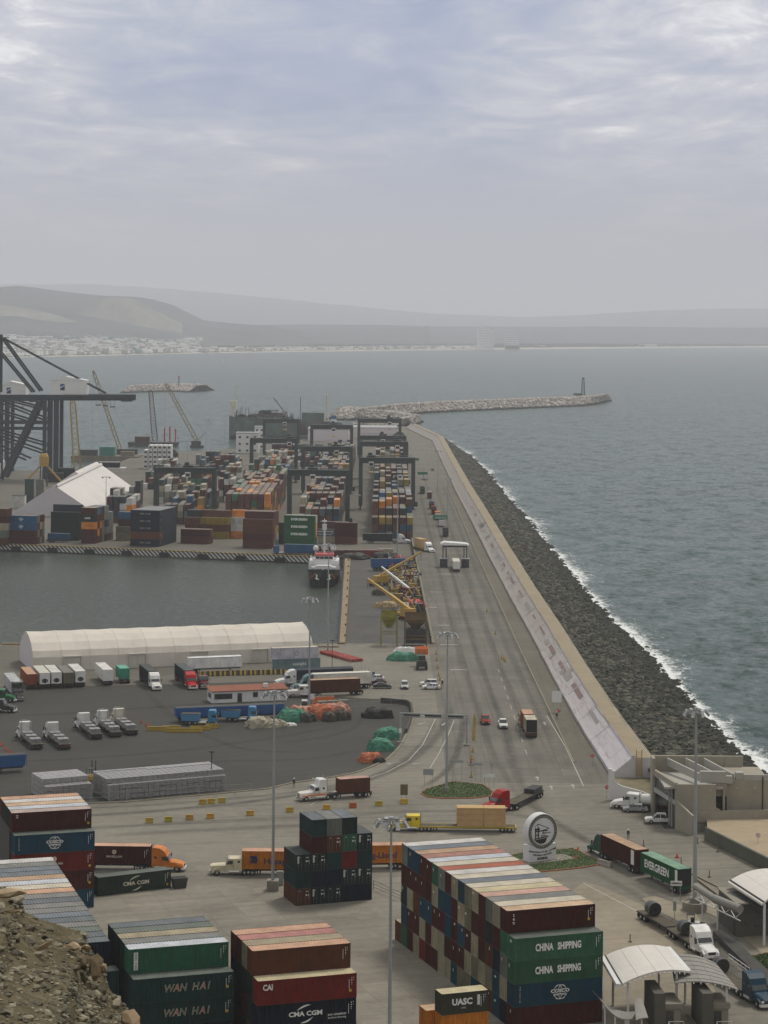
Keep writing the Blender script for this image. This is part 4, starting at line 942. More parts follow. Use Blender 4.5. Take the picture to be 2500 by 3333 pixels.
def car(pos, a, color, label, kind='sedan', group='cars'):
    t = empty('car' if kind != 'pickup' else 'pickup_truck', (*pos, 0), a); tag(t, label, 'car' if kind != 'pickup' else 'pickup', group)
    X = lambda key, fn, mats, name, c=None, smooth=False: mkobj(name, tm('car'+kind+key, fn, mats, name), t, c)
    if kind == 'sedan':
        L, low, gh = 2.25, [(-2.25, .35), (-2.3, .75), (-2.05, .95), (1.0, .98), (1.9, .82), (2.25, .65), (2.28, .35)], [(-1.85, .94), (-1.15, 1.38), (.15, 1.42), (1.15, .96)]
    elif kind == 'suv':
        L, low, gh = 2.2, [(-2.2, .4), (-2.22, 1.0), (1.05, 1.05), (2.0, .92), (2.2, .7), (2.22, .4)], [(-2.15, 1.0), (-1.85, 1.62), (.3, 1.68), (1.2, 1.02)]
    else:
        L, low, gh = 2.8, [(-2.8, .5), (-2.82, 1.1), (-.95, 1.12), (1.35, 1.14), (2.6, 1.02), (2.8, .85), (2.82, .45)], [(-.95, 1.1), (-.85, 1.78), (.6, 1.82), (1.45, 1.12)]
    def body(m):
        n = len(low); vs = [(x, -.86, z) for x, z in low]+[(x*.985, -.92, max(z*.9, .4)) for x, z in low]
        m.prism(low, -.88, .88, 0, 'y'); m.prism([(x*.985, z-.08 if z > .5 else z+.03) for x, z in low], -.93, .93, 0, 'y')
        if kind == 'pickup': pass
    X('b', body, M_VEH, 'body', color)
    def green(m): 
        vs = [(x, s_*(.80 if i in (0, 3) else .66), z) for s_ in (-1, 1) for i, (x, z) in enumerate(gh)]; m.add(vs, [(0, 1, 2, 3), (4, 7, 6, 5), (0, 4, 5, 1), (2, 6, 7, 3), (1, 5, 6, 2)])
    X('g', green, M_GLASS, 'window')
    X('r', lambda m: (m.box(gh[1][0]-.05, gh[2][0]+.05, -.67, .67, gh[1][1]-.01, gh[2][1]+.035), [m.prism([(gh[1][0]+.62*(gh[2][0]-gh[1][0])*k_, gh[0][1]), (gh[1][0]+.62*(gh[2][0]-gh[1][0])*k_, gh[1][1]), (gh[1][0]+.62*(gh[2][0]-gh[1][0])*k_+.1, gh[1][1]), (gh[1][0]+.62*(gh[2][0]-gh[1][0])*k_+.1, gh[0][1])], s_*.82, s_*.70, 0, 'y') for s_ in (-1, 1) for k_ in (0, 1)]), M_VEH, 'roof', color)
    if kind == 'pickup': X('bed', lambda m: m.box(-2.7, -1.02, -.75, .75, 1.121, 1.127), M_DARK, 'load_bed')
    for s_ in (-1, 1):
        X('h%d' % s_, lambda m: m.box(L-.12, L+.03, s_*.66-.17, s_*.66+.17, .62, .76), M_LAMP, 'headlight')
        X('t%d' % s_, lambda m: m.box(-L-.05, -L+.05, s_*.72-.12, s_*.72+.12, .72, .9), M_REDL, 'tail_light')
        X('m%d' % s_, lambda m: m.box(gh[3][0]-.35, gh[3][0]-.2, s_*1.0-.09, s_*1.0+.09, .98, 1.12), M_DARK, 'mirror')
        r_ = .33 if kind != 'pickup' else .40
        for x in (-L*.6, L*.62): wheel(t, x, s_*.84, r_, .22)
    X('gr', lambda m: m.box(L-.02, L+.04, -.45, .45, .5, .72), M_DARK, 'grille'); X('bm', lambda m: (m.box(L-.1, L+.07, -.85, .85, .32, .46), m.box(-L-.08, -L+.1, -.85, .85, .35, .5)), M_DARK, 'bumper')
    return t
def tpos(front, rear):
    "tractor origin and heading from the near-side front wheel and rearmost drive wheel contact pixels"
    A = G(*rear); B = G(*front); a = atan2(B[1]-A[1], B[0]-A[0])
    s_ = 1 if (cos(a)*(-A[1])-sin(a)*(-A[0])) > 0 else -1      # camera on which side
    mid = ((A[0]+B[0])/2, (A[1]+B[1])/2); c = off(mid, a, -2.2, -s_*1.05); return c, a
# --- orange tractor with maroon container (left)
p, a = G(575, 2838), -.10; p = off(p, a, -5.05, 1.0)
tractor(p, a, (.62, .20, .03), 'aero', 'bright orange tractor unit facing away from the blue logo stack')
tp = off(p, a, 0); a2 = -.02
chassis(tp, a2, 12.4, 'dark skeletal trailer behind the bright orange tractor')
o = cont_on(off(tp, a2, -.3), a2, 12.19, HC, 'R', 'maroon container riding behind the bright orange tractor', roof='S'); magellan(o, .2); mkobj('marking', marks(12.19, HC), o)
# --- cream tractor with two orange containers
p, a = tpos((705.5, 2839.5), (815, 2851.7)); a = pi+.02
tractor(p, a, (.62, .56, .40), 'classic', 'cream long nosed tractor pulling orange containers past the dark stack')
def hapag(o, txt='Hapag-Lloyd', s_=1):
    # print faces the viewer: the side at +y of a container turned by pi
    lettering(o, txt, 1.35, (-1.0, CW/2+.02, 1.25), (pi/2, 0, pi), M_NAVY, bold=.02, sx=1.05)
    m = MB()
    for k_ in (0, 1):
        for q in ([(3.75+k_*.55, 2.1), (4.3+k_*.55, 2.1), (4.0+k_*.55, 1.55), (3.45+k_*.55, 1.55)], [(3.45+k_*.55, 1.5), (4.0+k_*.55, 1.5), (4.3+k_*.55, .95), (3.75+k_*.55, .95)]):
            m.add([(x, CW/2+.02, z) for x, z in q], [(0, 1, 2, 3)])
    m.build('logo', M_NAVY, o)
ta = pi+.0
tp = off(p, a, .1); chassis(tp, ta, 12.4, 'skeletal trailer under the first orange container')
o = cont_on(tp, ta, 12.19, HC, 'o', 'orange container nearest the cream tractor with navy logo', roof='S'); hapag(o)
tp2 = (3.4+.9, 370.6); ta2 = pi+.10; q0 = off(tp2, ta2, 12.5)
chassis(off(q0, ta2, -1.2), ta2, 12.4, 'skeletal trailer under the rear orange container, wheels showing')
o = cont_on(off(q0, ta2, -1.2), ta2, 12.19, HC, 'o', 'orange container whose end shows right of the dark stack', roof='S'); hapag(o)
# --- white, orange striped tractor
p, a = tpos((982.7, 2606), (1078, 2592)); a = pi+.42
p = (-9.6, 424.6)
tractor(p, a, (.72, .72, .70), 'classic_high', 'white long nosed tractor with red orange stripes and lower cab', stripe=True, hoodc=(.70, .66, .62))
chassis(p, a-.05, 9.2, 'skeletal trailer behind the orange striped white tractor')
o = cont_on(off(p, a-.05, -2.7), a-.05, 6.06, LC, 'T', 'short brown container behind the orange striped white tractor', roof='p')
# --- yellow tractor with crates
p = off(G(1290.7, 2706), pi, -5.05, 0); p = (p[0], p[1]+1.0); a = pi
tractor(p, a, (.62, .48, .02), 'classic_low', 'yellow tractor unit hauling the big timber crates')
tp = p; chassis(tp, pi-.015, 17.0, 'yellow low deck trailer carrying timber crates', kind='flat', z=1.0, color=(.48, .36, .03), axles=2)
def crate(x, y, z, a, L, Wd, H, label):
    t = empty('timber_crate', (x, y, z), a); tag(t, label, 'crate', 'timber crates on the yellow trailer')
    MB().box(-L/2+.04, L/2-.04, -Wd/2+.04, Wd/2-.04, .1, H-.04).build('box', M_WOOD, t)
    m = MB()
    for s_ in (-1, 1):
        n = int(L/.9)
        for i in range(n+1):
            x_ = -L/2+i*(L-.12)/n; MB().box(x_, x_+.12, s_*(Wd/2-.01)-.04, s_*(Wd/2-.01)+.04, .05, H).build('batten', M_WOOD, t)
        for k_ in (.05, H*.35, H*.68, H-.15): MB().box(-L/2, L/2, s_*(Wd/2+.03)-.02, s_*(Wd/2+.03)+.03, k_, k_+.12).build('batten', M_WOOD, t)
    for i in range(6): MB().box(-L/2, L/2, -Wd/2+i*Wd/6+.02, -Wd/2+(i+1)*Wd/6-.02, H-.035, H+.02).build('plank', M_WOOD, t)
    return t
q = off(tp, pi-.015, -7.9); crate(q[0], q[1], 1.0, pi, 4.7, 2.5, 3.3, 'timber crate on the trailer nearer the yellow cab')
q = off(tp, pi-.015, -12.2); crate(q[0], q[1], 1.0, pi, 3.8, 2.5, 3.3, 'timber crate on the trailer further from the yellow cab')
# --- red tractor and dark flatbed with a bundle
p = G(1672, 2638); a = pi+.50; p = off(p, a, 0, -1.0)
tractor(p, a, (.33, .012, .012), 'aero', 'dark red tractor turning behind the timber crates')
a2 = pi+1.13; chassis(off(p, a2, 0), a2, 14.6, 'long dark flatbed trailer behind the dark red tractor', kind='flat', z=1.25, color=(.02, .025, .02))
b = empty('steel_bar_bundle', (*off(p, a2, -11.3), 1.25), a2); tag(b, 'dark bundle of steel bars strapped on the flatbed rear', 'bundle')
for i in range(7):
    for j in range(3): MB().bar((-2.2, -.95+i*.31, .16+j*.29), (2.2, -.95+i*.31, .16+j*.29), .28, None, 0, 6).build('bar', M_DARK, b)
# --- double trailer driving away
a = 1.60; p0 = (31.5+1.2, 489); hd0 = off(p0, a, 12.6)
p = off(p0, a, 7.2)
chassis(off(p0, a, 5.6), a, 6.6, 'rear trailer of the pair heading away along the breakwater road', z=1.1, color=(.1, .03, .02))
o = container(*off(p0, a, 3.1), 1.12, a, 6.06, HC, 'W', 'c', 'cream container at the tail of the double trailer', 'containers riding on trailers', force=True)
o2 = container(*off(p0, a, 10.4), 1.12, a, 6.06, HC, (.20, .05, .03), 'S', 'brown red container ahead of the cream one', 'containers riding on trailers', force=True)
MB().box(-3.10, -3.05, -1.15, 1.15, .12, HC-.12).build('dark_opening', M_BLACK, o)
chassis(off(p0, a, 13.0), a, 6.6, 'front trailer of the pair heading away along the breakwater road', z=1.1, color=(.1, .03, .02))
tractor(off(p0, a, 13.2), a, (.30, .06, .04), 'classic', 'red brown tractor pulling the double trailer away')
# pickups
car((*G(1637, 2367),), -1.55, (.70, .70, .68), 'white pickup driving down the breakwater road', 'pickup')
car((*G(1580, 2354),), -1.55, (.30, .03, .02), 'red pickup driving beside the white pickup', 'pickup')
# --- green tractor, maroon and green containers
aT = 1.955; drv = G(1968, 2797); p = off(drv, aT, 0, -.95)
tractor(p, aT, (.018, .085, .05), 'aero', 'dark green tractor unit nosing past the emblem lawn')
chassis(p, aT, 12.4, 'skeletal trailer under the maroon box behind the dark green tractor')
o = cont_on(p, aT, 12.19, HC, 'R', 'maroon container with silver door panel behind the dark green tractor', roof='T'); q = MB().box(-5.6, -4.55, CW/2+.004, CW/2+.02, .3, HC-.25).build('silver_panel', M_WHITE, o)
p2 = off(p, aT, -13.9); chassis(p2, aT, 12.4, 'green skeletal trailer under the green container', color=(.02, .10, .05))
o = cont_on(p2, aT, 12.19, HC, 'E', 'green container with big white lettering and open doors', roof=(.20, .33, .24))
lettering(o, 'EVERGREEN', 1.75, (.75, CW/2+.02, 1.45), (pi/2, 0, pi), M_FLAT, bold=.05, sx=.86); MB().box(-5.95, -5.2, CW/2+.004, CW/2+.02, .3, HC-.25).build('silver_panel', M_WHITE, o)
MB().box(-6.13, -6.10, -1.12, 1.12, .14, HC-.12).build('dark_opening', M_BLACK, o)
# --- white tractor with coil trailers (towards the viewer)
a8 = -1.30; fw = G(2284.8, 3121); p = off(fw, a8, -5.05, 1.05)
tractor(p, a8, (.74, .74, .73), 'aero', 'white tractor unit with tall sleeper pulling steel coils to the gate')
chassis(p, a8, 8.6, 'first coil trailer behind the tall white tractor', kind='flat', z=1.15, color=(.03, .03, .03))
p2 = off(p, a8+.0, -9.2); a82 = a8+.06; chassis(p2, a82, 9.6, 'rear coil trailer of the tall white tractor', kind='flat', z=1.15, color=(.03, .03, .03), axles=2)
M_COIL = plain('dark_coiled_steel', (.045, .048, .048), .4, .25, 2, metal=.5)
def coil(pos, z, a, label, r=.95, wd=1.5):
    t = MB().lathe((0, 0, r), [(.3, -wd/2), (.35, -wd/2), (r*.8, -wd/2-.02), (r, -wd/2), (r, wd/2), (r*.8, wd/2+.02), (.35, wd/2), (.3, wd/2)], 28, 0, 'y').build('steel_coil', M_COIL, None, None, False, (pos[0], pos[1], z), a)
    tag(t, label, 'steel coil', 'steel coils on trailers'); MB().lathe((0, 0, r), [(.28, -wd/2-.03), (.28, wd/2+.03)], 14, 0, 'y').build('hollow_eye', M_BLACK, t)
    for y in (-wd/4, wd/4): MB().lathe((0, 0, r), [(r+.012, y-.03), (r+.012, y+.03)], 28, 0, 'y').build('strap', M_STEEL, t)
    return t
coil(off(p, a8, -3.4), 1.15, a8+pi/2, 'dark steel coil just behind the tall white cab', 1.0, 1.7)
coil(off(p2, a82, -5.6), 1.15, a82+pi/2, 'dark steel coil alone on the rearmost coil trailer', 1.0, 1.7)
# --- dark blue tractor at the right edge
a9 = -1.25; p = G(2404, 3243); p = off(p, a9, .3, 1.0)
tractor(p, a9, (.015, .05, .085), 'aero', 'dark blue tractor unit leaving the gate with a coil')
chassis(p, a9, 12.5, 'sandy decked flatbed behind the dark blue tractor', kind='flat', z=1.15, color=(.03, .03, .03))
coil(off(p, a9, -7.6), 1.15, a9+pi/2, 'dark steel coil behind the dark blue tractor', 1.0, 1.6)
# --- tanker, silver sedan, white pickup, fire engine, utility cart
bt = G(2015, 2627); a = pi-.33
t = tractor(off(bt, a, -5.0, .6), a, (.72, .72, .70), 'aerolow', 'white water tanker lorry parked by the whitewashed wall', 'service vehicles')
t.name = 'tanker_lorry'
m = MB(); m.lathe((0, 0, 1.95), [(.3, -4.6), (.95, -4.4), (1.0, -4.2), (1.0, .4), (.95, .6), (.3, .8)], 18, 0, 'x'); m.build('tank', M_WHITE, t)
car(off(G(2068, 2642), pi+.1, 0), pi-.05, (.36, .37, .38), 'silver saloon car parked beside the water tanker')
car(off(G(2150, 2680), pi, 0), pi-.02, (.70, .70, .67), 'white pickup with yellow stripes outside the concrete garage', 'pickup')
ft = empty('fire_engine', (*off(G(2150, 2650), 0, 2.3, 4.6), 0), pi+1.05); tag(ft, 'dark red fire engine inside the concrete garage', 'fire engine')
MB().box(-5, 1.2, -1.25, 1.25, .6, 3.0).build('body', plain('fire_red', (.12, .01, .01), .4), ft); MB().prism([(1.2, .6), (1.2, 2.9), (2.9, 2.9), (3.1, 1.7), (3.1, .6)], -1.25, 1.25, 0, 'y').build('cab', MATS['fire_red'], ft)
MB().box(1.7, 3.15, -1.28, 1.28, 1.8, 2.6).build('window', M_GLASS, ft); MB().box(-5, 2.8, -1.3, 1.3, 3.0, 3.12).build('ladder_deck', M_WHITE, ft)
for s_ in (-1, 1):
    wheel(ft, 2.0, s_*1.1); wheel(ft, -3, s_*1.0, .5, .5)
ct = empty('utility_cart', (*G(2246, 3019-3), 0), pi-.1); tag(ct, 'small dark utility cart beside the lamp post by the concrete wall', 'utility cart')
MB().box(-1.4, .2, -.65, .65, .35, .75).prism([(.2, .35), (.2, .7), (1.2, .8), (1.4, .35)], -.6, .6, 0, 'y').build('body', M_WHITE, ct); MB().box(-.7, .5, -.65, .65, 1.85, 1.92).build('canopy', M_DARK, ct)
m = MB(); [m.bar((x, y, .7), (x, y, 1.86), .05) for x in (-.65, .45) for y in (-.6, .6)]; m.build('frame', M_DARK, ct); MB().box(-.6, -.1, -.55, .55, .75, 1.25).build('seat', M_BLACK, ct)
for x in (-1, 1):
    for y in (-.6, .6): wheel(ct, x, y, .28, .2)
# --- asphalt yard: parked trailers and tractors
def yardtruck(px, py, a, color, style, label, trailer=None, tcolor=(.6, .6, .58), L=13.2, tlabel='', back=0):
    p = off(G(px, py), a, -6.2); t = tractor(p, a, color, style, label)
    if trailer: chassis(p, a, L, tlabel, kind=trailer, color=tcolor, group='semi trailers parked in the asphalt yard')
    return p
aP = -1.28
yardtruck(63, 2284, aP, (.04, .04, .04), 'classic_high', 'black long nosed tractor with silver box trailer by the left edge', 'box', (.42, .43, .44), 14.5, 'silver box trailer behind the black tractor at the left edge')
p = yardtruck(512, 2249, aP, (.72, .72, .70), 'aero', 'white tractor under a dark container in the truck park', 'skeletal', (.05, .05, .05), 12.4, 'skeletal trailer behind the white parked tractor')
cont_on(p, aP, 12.19, HC, 'D', 'dark green container on the trailer of the white parked tractor', roof='d')
p = yardtruck(630, 2246, aP, (.42, .015, .02), 'aero', 'bright red tractor under a dark container in the truck park', 'skeletal', (.05, .05, .05), 12.4, 'skeletal trailer behind the bright red parked tractor')
cont_on(p, aP, 12.19, HC, 'D', 'dark green container on the trailer of the bright red tractor', roof='D')
yardtruck(668, 2244, aP-.06, (.11, .02, .025), 'classic', 'wine red tractor parked beside the bright red one')
def parked(px, py, kind, c, label, L=12.4, H=None, roof=None, refr=False):
    "rear or front face bottom centre pixel of a trailer pointing towards the viewer"
    b = G(px, py); a = aP+pi; p = off(b, a, L-1.0)
    t = chassis(p, a, L, label, kind='box' if kind == 'box' else 'skeletal', color=c if kind == 'box' else (.05, .05, .05), group='trailers parked in a row below the tent warehouse')
    if kind != 'box': cont_on(p, a, L-.2 if L > 7 else 6.06, LC, c, label.replace('trailer carrying', 'container, one of').replace('trailer', 'container'), roof=roof, near=True)
    if refr:
        m = MB(); n = 14; x = -L+1-.06; m.add([(x, .75*cos(2*pi*i/n), 1.95+.55*sin(2*pi*i/n)) for i in range(n)], [tuple(range(n))]); m.build('cooling_fan', M_BLACK, t)
    return t
parked(104, 2244, 'c', (.26, .07, .03), 'trailer carrying a rust orange forty foot box', 12.4, roof='S')
parked(146, 2242, 'box', (.55, .54, .48), 'white refrigerated trailer right of the rust orange box', refr=True)
parked(184, 2240, 'box', (.58, .58, .54), 'white refrigerated trailer, second right of the rust orange box', refr=True)
parked(224, 2239, 'c', 'O', 'trailer carrying an olive grey box between white ones', 12.4, roof='g')
parked(262, 2236, 'box', (.62, .62, .60), 'white refrigerated trailer right of the olive grey box', refr=True)
t = parked(352, 2231, 'box', (.66, .65, .62), 'white box trailer with a round emblem standing alone', 12.4)
parked(408, 2226, 'c', (.06, .30, .21), 'trailer carrying a short turquoise box', 7.0, roof=(.16, .42, .32))
p = off(G(700, 2192), .33, 0)
chassis(off(G(776, 2185), .33, 0, 1.2), .33, 14.0, 'long clean white trailer in front of the tent doors', kind='box', color=(.70, .70, .70), group='semi trailers parked in the asphalt yard')
# flatbeds loaded with ingots
M_INGOT = plain('aluminium_ingots', (.36, .355, .36), .5, .3, 1.2, metal=.3, obj=True)
def ingot_mesh():
    m = MB(); n = 0
    for l in range(5):
        z = .08+l*.17
        for i in range(6):
            if l % 2 == 0: m.box(-.52+i*.178, -.52+i*.178+.128, -.52, .52, z, z+.13)
            else: m.box(-.52, .52, -.52+i*.178, -.52+i*.178+.128, z, z+.13)
    m.box(-.5, -.38, -.5, .5, 0, .08).box(.38, .5, -.5, .5, 0, .08); return m.mesh('ingot_bundle', M_INGOT)
ING = ingot_mesh(); STR = MB().box(-.535, .535, -.03, .03, .93, .94).box(-.545, -.53, -.03, .03, .08, .94).box(.53, .545, -.03, .03, .08, .94).mesh('strap', M_FLAT)
for i, (fx, fy, rx, ry, c, st) in enumerate(((57, 2397, 122, 2441.6, (.66, .66, .64), 'classic_high'), (135, 2395, 213, 2441.6, (.60, .60, .58), 'aero'), (257.4, 2365.6, 316.5, 2408, (.66, .66, .64), 'aero'), (316.5, 2359, 379.7, 2401.5, (.62, .62, .60), 'classic_high'), (375.5, 2351, 432.5, 2395, (.60, .56, .48), 'classic_high'))):
    a = 1.93; b = G(rx, ry); L = 12.0; p = off(b, a, L-.9)
    nm = ('leftmost', 'second', 'middle', 'fourth', 'rightmost')[i]
    tractor(p, a, c, st, f'{["white","white","white","white","cream"][i]} tractor facing away, {nm} of the five ingot trucks')
    chassis(p, a, L, f'flatbed trailer with ingot bundles, {nm} of the five ingot trucks', kind='flat', z=1.2, color=(.10, .06, .04) if i in (1,) else (.05, .05, .05), group='flatbeds loaded with ingots')
    for k_, d in enumerate((-.8, -4.6, -8.6)):
        for s_ in (-.56, .56):
            for dx in (-.56, .56):
                o = mkobj('ingot_bundle', ING, None, None, (*off(p, a, d+dx, s_), 1.2), a); tag(o, f'grey metal ingot bundle, {("front", "middle", "rear")[k_]} pile {"left" if s_>0 else "right"} {"fore" if dx>0 else "aft"} on the {nm} ingot truck', 'ingot bundle', 'ingot bundles on flatbeds')
# left-edge trucks
tractor(off(G(50, 2318), 0, -6.0, .5), -.12, (.05, .055, .04), 'aerolow', 'dark olive tractor poking in at the left edge')
tractor(off(G(45, 2285), 0, -5.6, .9), -.12, (.02, .12, .05), 'aerolow', 'green tractor half hidden behind the dark olive one')
# trucks right of the tent
aR = pi+.30
def rowtruck(px, py, c, st, label, tc, tl, kind='skeletal', L=13.5):
    p = off(G(px, py), aR, -6.1, -1.2); tractor(p, aR, c, st, label); chassis(p, aR, L, tl, kind=kind, color=tc, z=1.15); return p
p = rowtruck(900, 2234, (.70, .70, .69), 'aero', 'white tractor with bright cab beside the striped barriers', (.03, .035, .05), 'dark box trailer with pink roof behind the white tractor', 'box', 14.6)
p = rowtruck(955, 2250, (.10, .19, .20), 'aero', 'grey teal tractor between the white one and the brown box', (.66, .63, .55), 'white box trailer rising behind the brown container', 'box', 14.6)
p = rowtruck(940, 2272, (.62, .62, .60), 'classic', 'white flat nosed tractor in front of the brown container', (.05, .05, .05), 'skeletal trailer under the long brown container')
cont_on(off(p, aR, -.4), aR, 12.19, HC, 'T', 'long brown container on a trailer below the tent corner', roof='T')
for px, py, a, c, l, k_ in ((1222, 2215, pi, (.66, .66, .65), 'white car behind the maroon one near the fence', 'sedan'), (1228, 2228, pi, (.10, .02, .02), 'maroon car between white and dark cars', 'sedan'), (1245, 2240, 0, (.05, .055, .05), 'dark grey saloon car by the yard fence', 'sedan'),
                          (1317, 2240, -pi/2, (.60, .61, .61), 'silver hatchback facing the viewer on open concrete', 'suv'), (1396, 2233, pi, (.68, .68, .68), 'white car partly behind another white car', 'suv'), (1404, 2243, pi, (.72, .72, .72), 'white saloon parked beside the traffic cones', 'sedan')):
    car(G(px, py), a, c, l, k_)
# --- blue tippers
M_TBLUE = plain('tipper_blue', (.015, .085, .24), .5, .15, .8, dirt=.2)
def tipper(p0, p1, label, h=2.6):
    A, B = G(*p0), G(*p1); L = hypot(B[0]-A[0], B[1]-A[1]); a = atan2(B[1]-A[1], B[0]-A[0]); t = empty('tipper_trailer', (*A, 0), a); tag(t, label, 'trailer', 'long blue tipper trailers')
    pr = [(0, 1.15), (-.15, 1.1+h), (L, 1.1+h), (L-.3, 1.15)]
    MB().prism(pr, .1, 2.5, 0, 'y').build('body', M_TBLUE, t); MB().box(-.1, L-.1, .3, 2.3, 1.1+h+.002, 1.1+h+.06).build('cover', M_DARK, t)
    m = MB(); [m.box(i*L/9, i*L/9+.08, .03, .1, 1.2, 1.1+h) for i in range(10)]; m.build('rib', M_TBLUE, t); MB().box(.5, L-.5, .9, 1.7, .7, 1.15).build('frame', M_DARK, t)
    for x in (1.2, 2.4, 3.6):
        for y in (.35, 2.2): wheel(t, x, y, .5, .4)
    return t
tipper((575, 2353), (748, 2346), 'long blue tipper trailer beside the white office', 2.1)
tipper((748, 2346), (925, 2338), 'second blue tipper trailer ending by the lamp mast', 2.1)
tipper((-60, 2522), (86, 2512), 'blue tipper trailer cut off by the left edge', 2.3)
def cabtruck(px, py, label):
    a = -.05; p = off(G(px, py), a, -5.0, .9); t = tractor(p, a, (.06, .23, .42), 'cabover', label, 'blue cab over tipper lorries'); t.name = 'tipper_lorry'
    MB().prism([(-2.4, .95), (-2.7, 2.4), (1.6, 2.4), (1.4, .95)], -1.2, 1.2, 0, 'y').build('tipper_body', MATS['tipper_blue2'], t); MB().box(-2.55, 1.5, -1.1, 1.1, 2.41, 2.55).build('cover', M_DARK, t)
plain('tipper_blue2', (.05, .20, .38), .5, .15, .8, dirt=.2)
cabtruck(700, 2362, 'pale blue tipper lorry in front of the long blue trailer'); cabtruck(830, 2350, 'second pale blue tipper lorry, closer to the tarpaulins')
# ------------------------------------------------------------------ quay front stacks
random.seed(31)
def frontstack(px, py, rows, L, a=-.24, name='', H=HC, pitch=2.6, doors_end=False, roofs=None, group='containers along the quay front'):
    x, y = G(px, py); fr = Fr(x, y, a); res = {}
    for i, s_ in enumerate(rows):
        for l, ch in enumerate(s_):
            if ch == ' ': continue
            p = fr.p(L/2, i*pitch+CW/2)
            lab = f'{CN[ch]} container, {ORD[l] if l else "bottom"} level, {ORD[i]} row, {name}'
            res[i, l] = container(p[0], p[1], l*(H+.006), a, L, H, ch, roofs[i] if roofs and l == len(s_)-1 else None, lab, group, False, door=1 if doors_end and i < 9 else 0, force=(i == 0))
    return res
q = frontstack(21.7, 1771, ['RRbb', 'TOrO', 'gRWR', 'TsgR'], 12.19, -.22, 'the blue topped quay stack')
for l in (2, 3):
    if q.get((0, l)): ellipse_logo(q[0, l], (0, 1.45), .75, M_FLAT)
frontstack(-70, 1771, ['TgWRT', 'TTgRT'], 12.19, -.22, 'the cut off quay stack')
q = frontstack(264, 1768, ['RRoDR', 'ToRTs', 'RToRb', 'ggOTR', 'RgDOg', 'RgDgg', 'Rggg', 'TOgg'], 6.06, -.24, 'the short quay stack', roofs='oognnggg')
if q.get((0, 3)): side(q[0, 3], 'UASC', 1.0, -.3, 1.5, bold=.04)
if q.get((0, 2)): side(q[0, 2], 'Hapag-Lloyd', .62, .3, 1.4, M_NAVY, bold=.01)
CMQ = frontstack(424, 1777, ['NTNNN', 'NTNNN']+['NNNND', 'NDNNN', 'NNDNN', 'NNNDN', 'DNNNN', 'NNNND', 'NNDNN'], 12.19, -.219, 'the tall navy quay stack', doors_end=True, roofs='nnggnggnn', pitch=2.5)
for l in (0, 2, 3, 4):
    if CMQ.get((0, l)): side(CMQ[0, l], 'CMA CGM', 1.0, 0, 1.45, M_GREYP, bold=.02)
frontstack(588, 1768, ['TR', 'RT'], 12.19, -.24, 'the low maroon quay stack')
q = frontstack(651, 1751, ['YTY', 'TTYT'], 12.19, -.22, 'the mustard quay stack'); 
frontstack(602, 1751, ['TTT', 'RRTD'], 6.06, -.22, 'the small stack left of the mustard one')
q = frontstack(749, 1751, ['oww', 'gTTo'], 6.06, -.22, 'the white and orange quay stack')
if q.get((0, 0)): side(q[0, 0], 'Hapag', .8, .8, 1.4, M_NAVY, bold=.01)
frontstack(790, 1783, ['TRTT', 'YTTTR', 'BgYTR', 'GWYRT'], 12.19, -.21, 'the tall brown quay stack', pitch=2.5)
q = frontstack(924, 1797, ['OEEEE', 'gDoow'], 12.19, -.20, 'the bright green quay stack')
for l in (2, 3, 4):
    if q.get((0, l)): side(q[0, l], 'EVERGREEN', 1.25, 0, 1.4, bold=.045)
frontstack(901, 1770, ['DDD'], 8.0, -.20, 'the dark stack behind the bright green one')
frontstack(377, 1759, ['OO', 'RRRb'], 6.06, -.22, 'the olive pair beside the short stack')
x, y = G(192, 1752); 
frontstack(165, 1757, ['DDDD', 'DDNNN'], 12.19, -.22, 'the dark stack before the white shed')
q = frontstack(1035, 1768, ['Ws', 'RRR'], 12.19, -.14, 'the steel blue box behind the tug')
frontstack(1090, 1770, ['TRR'], 9.0, -.14, 'the maroon stack right of the tug')
for i, (px, c) in enumerate(((1023, 'R'), (1086, 'R'), (1150, 'r'))):
    x, y = G(px, 1812); a = -.10; p = (x+6.1, y+1.2); container(p[0], p[1], 0, a, 11.0 if i < 2 else 12.19, LC, c, None, f'{CN[c]} container lying low on the pier behind the tug, {ORD[i]} of three', 'low row of red containers on the pier', False)
x, y = G(1230, 1808); container(x+3, y+1, 0, -.1, 6.06, LC, 'W', None, 'cream container at the end of the low red row on the pier', 'low row of red containers on the pier', False)
x, y = G(1182, 1768); container(x+6, y+1, 1.1, -.05, 12.19, HC, 'D', None, 'dark green container on a trailer crossing behind the pier', 'containers riding on trailers', False, force=True)
p = (x+13.5, y+1); chassis(off(p, -.05, -.6), -.05, 12.4, 'skeletal trailer crossing behind the pier'); tractor(p, -.05, (.66, .66, .65), 'aero', 'white tractor crossing behind the pier with a dark box')
# quay trucks
x, y = G(930, 1805); p = (x-.5, y+1.4); ta = pi-.20
tractor(off(p, ta, -1), ta, (.03, .14, .30), 'cabover', 'blue yard tractor at the foot of the bright green stack'); chassis(off(p, ta, -1), ta, 12.4, 'yard trailer at the foot of the bright green stack', color=(.03, .1, .2))
o = cont_on(off(p, ta, -1), ta, 12.19, HC, 'b', 'blue container on the yard trailer at the quay edge', near=False)
x, y = G(142, 1766); p = (x+9.5, y+1); ta = -.22; chassis(p, ta, 9.6, 'trailer with a blue container on the quay'); cont_on(p, ta, 9.0, LC, 'b', 'blue container on a trailer beside the blue topped stack', near=False)
x, y = G(165, 1756); chassis((x+11, y+3), -.22, 12.4, 'white box trailer parked on the quay', kind='box', color=(.5, .5, .48))
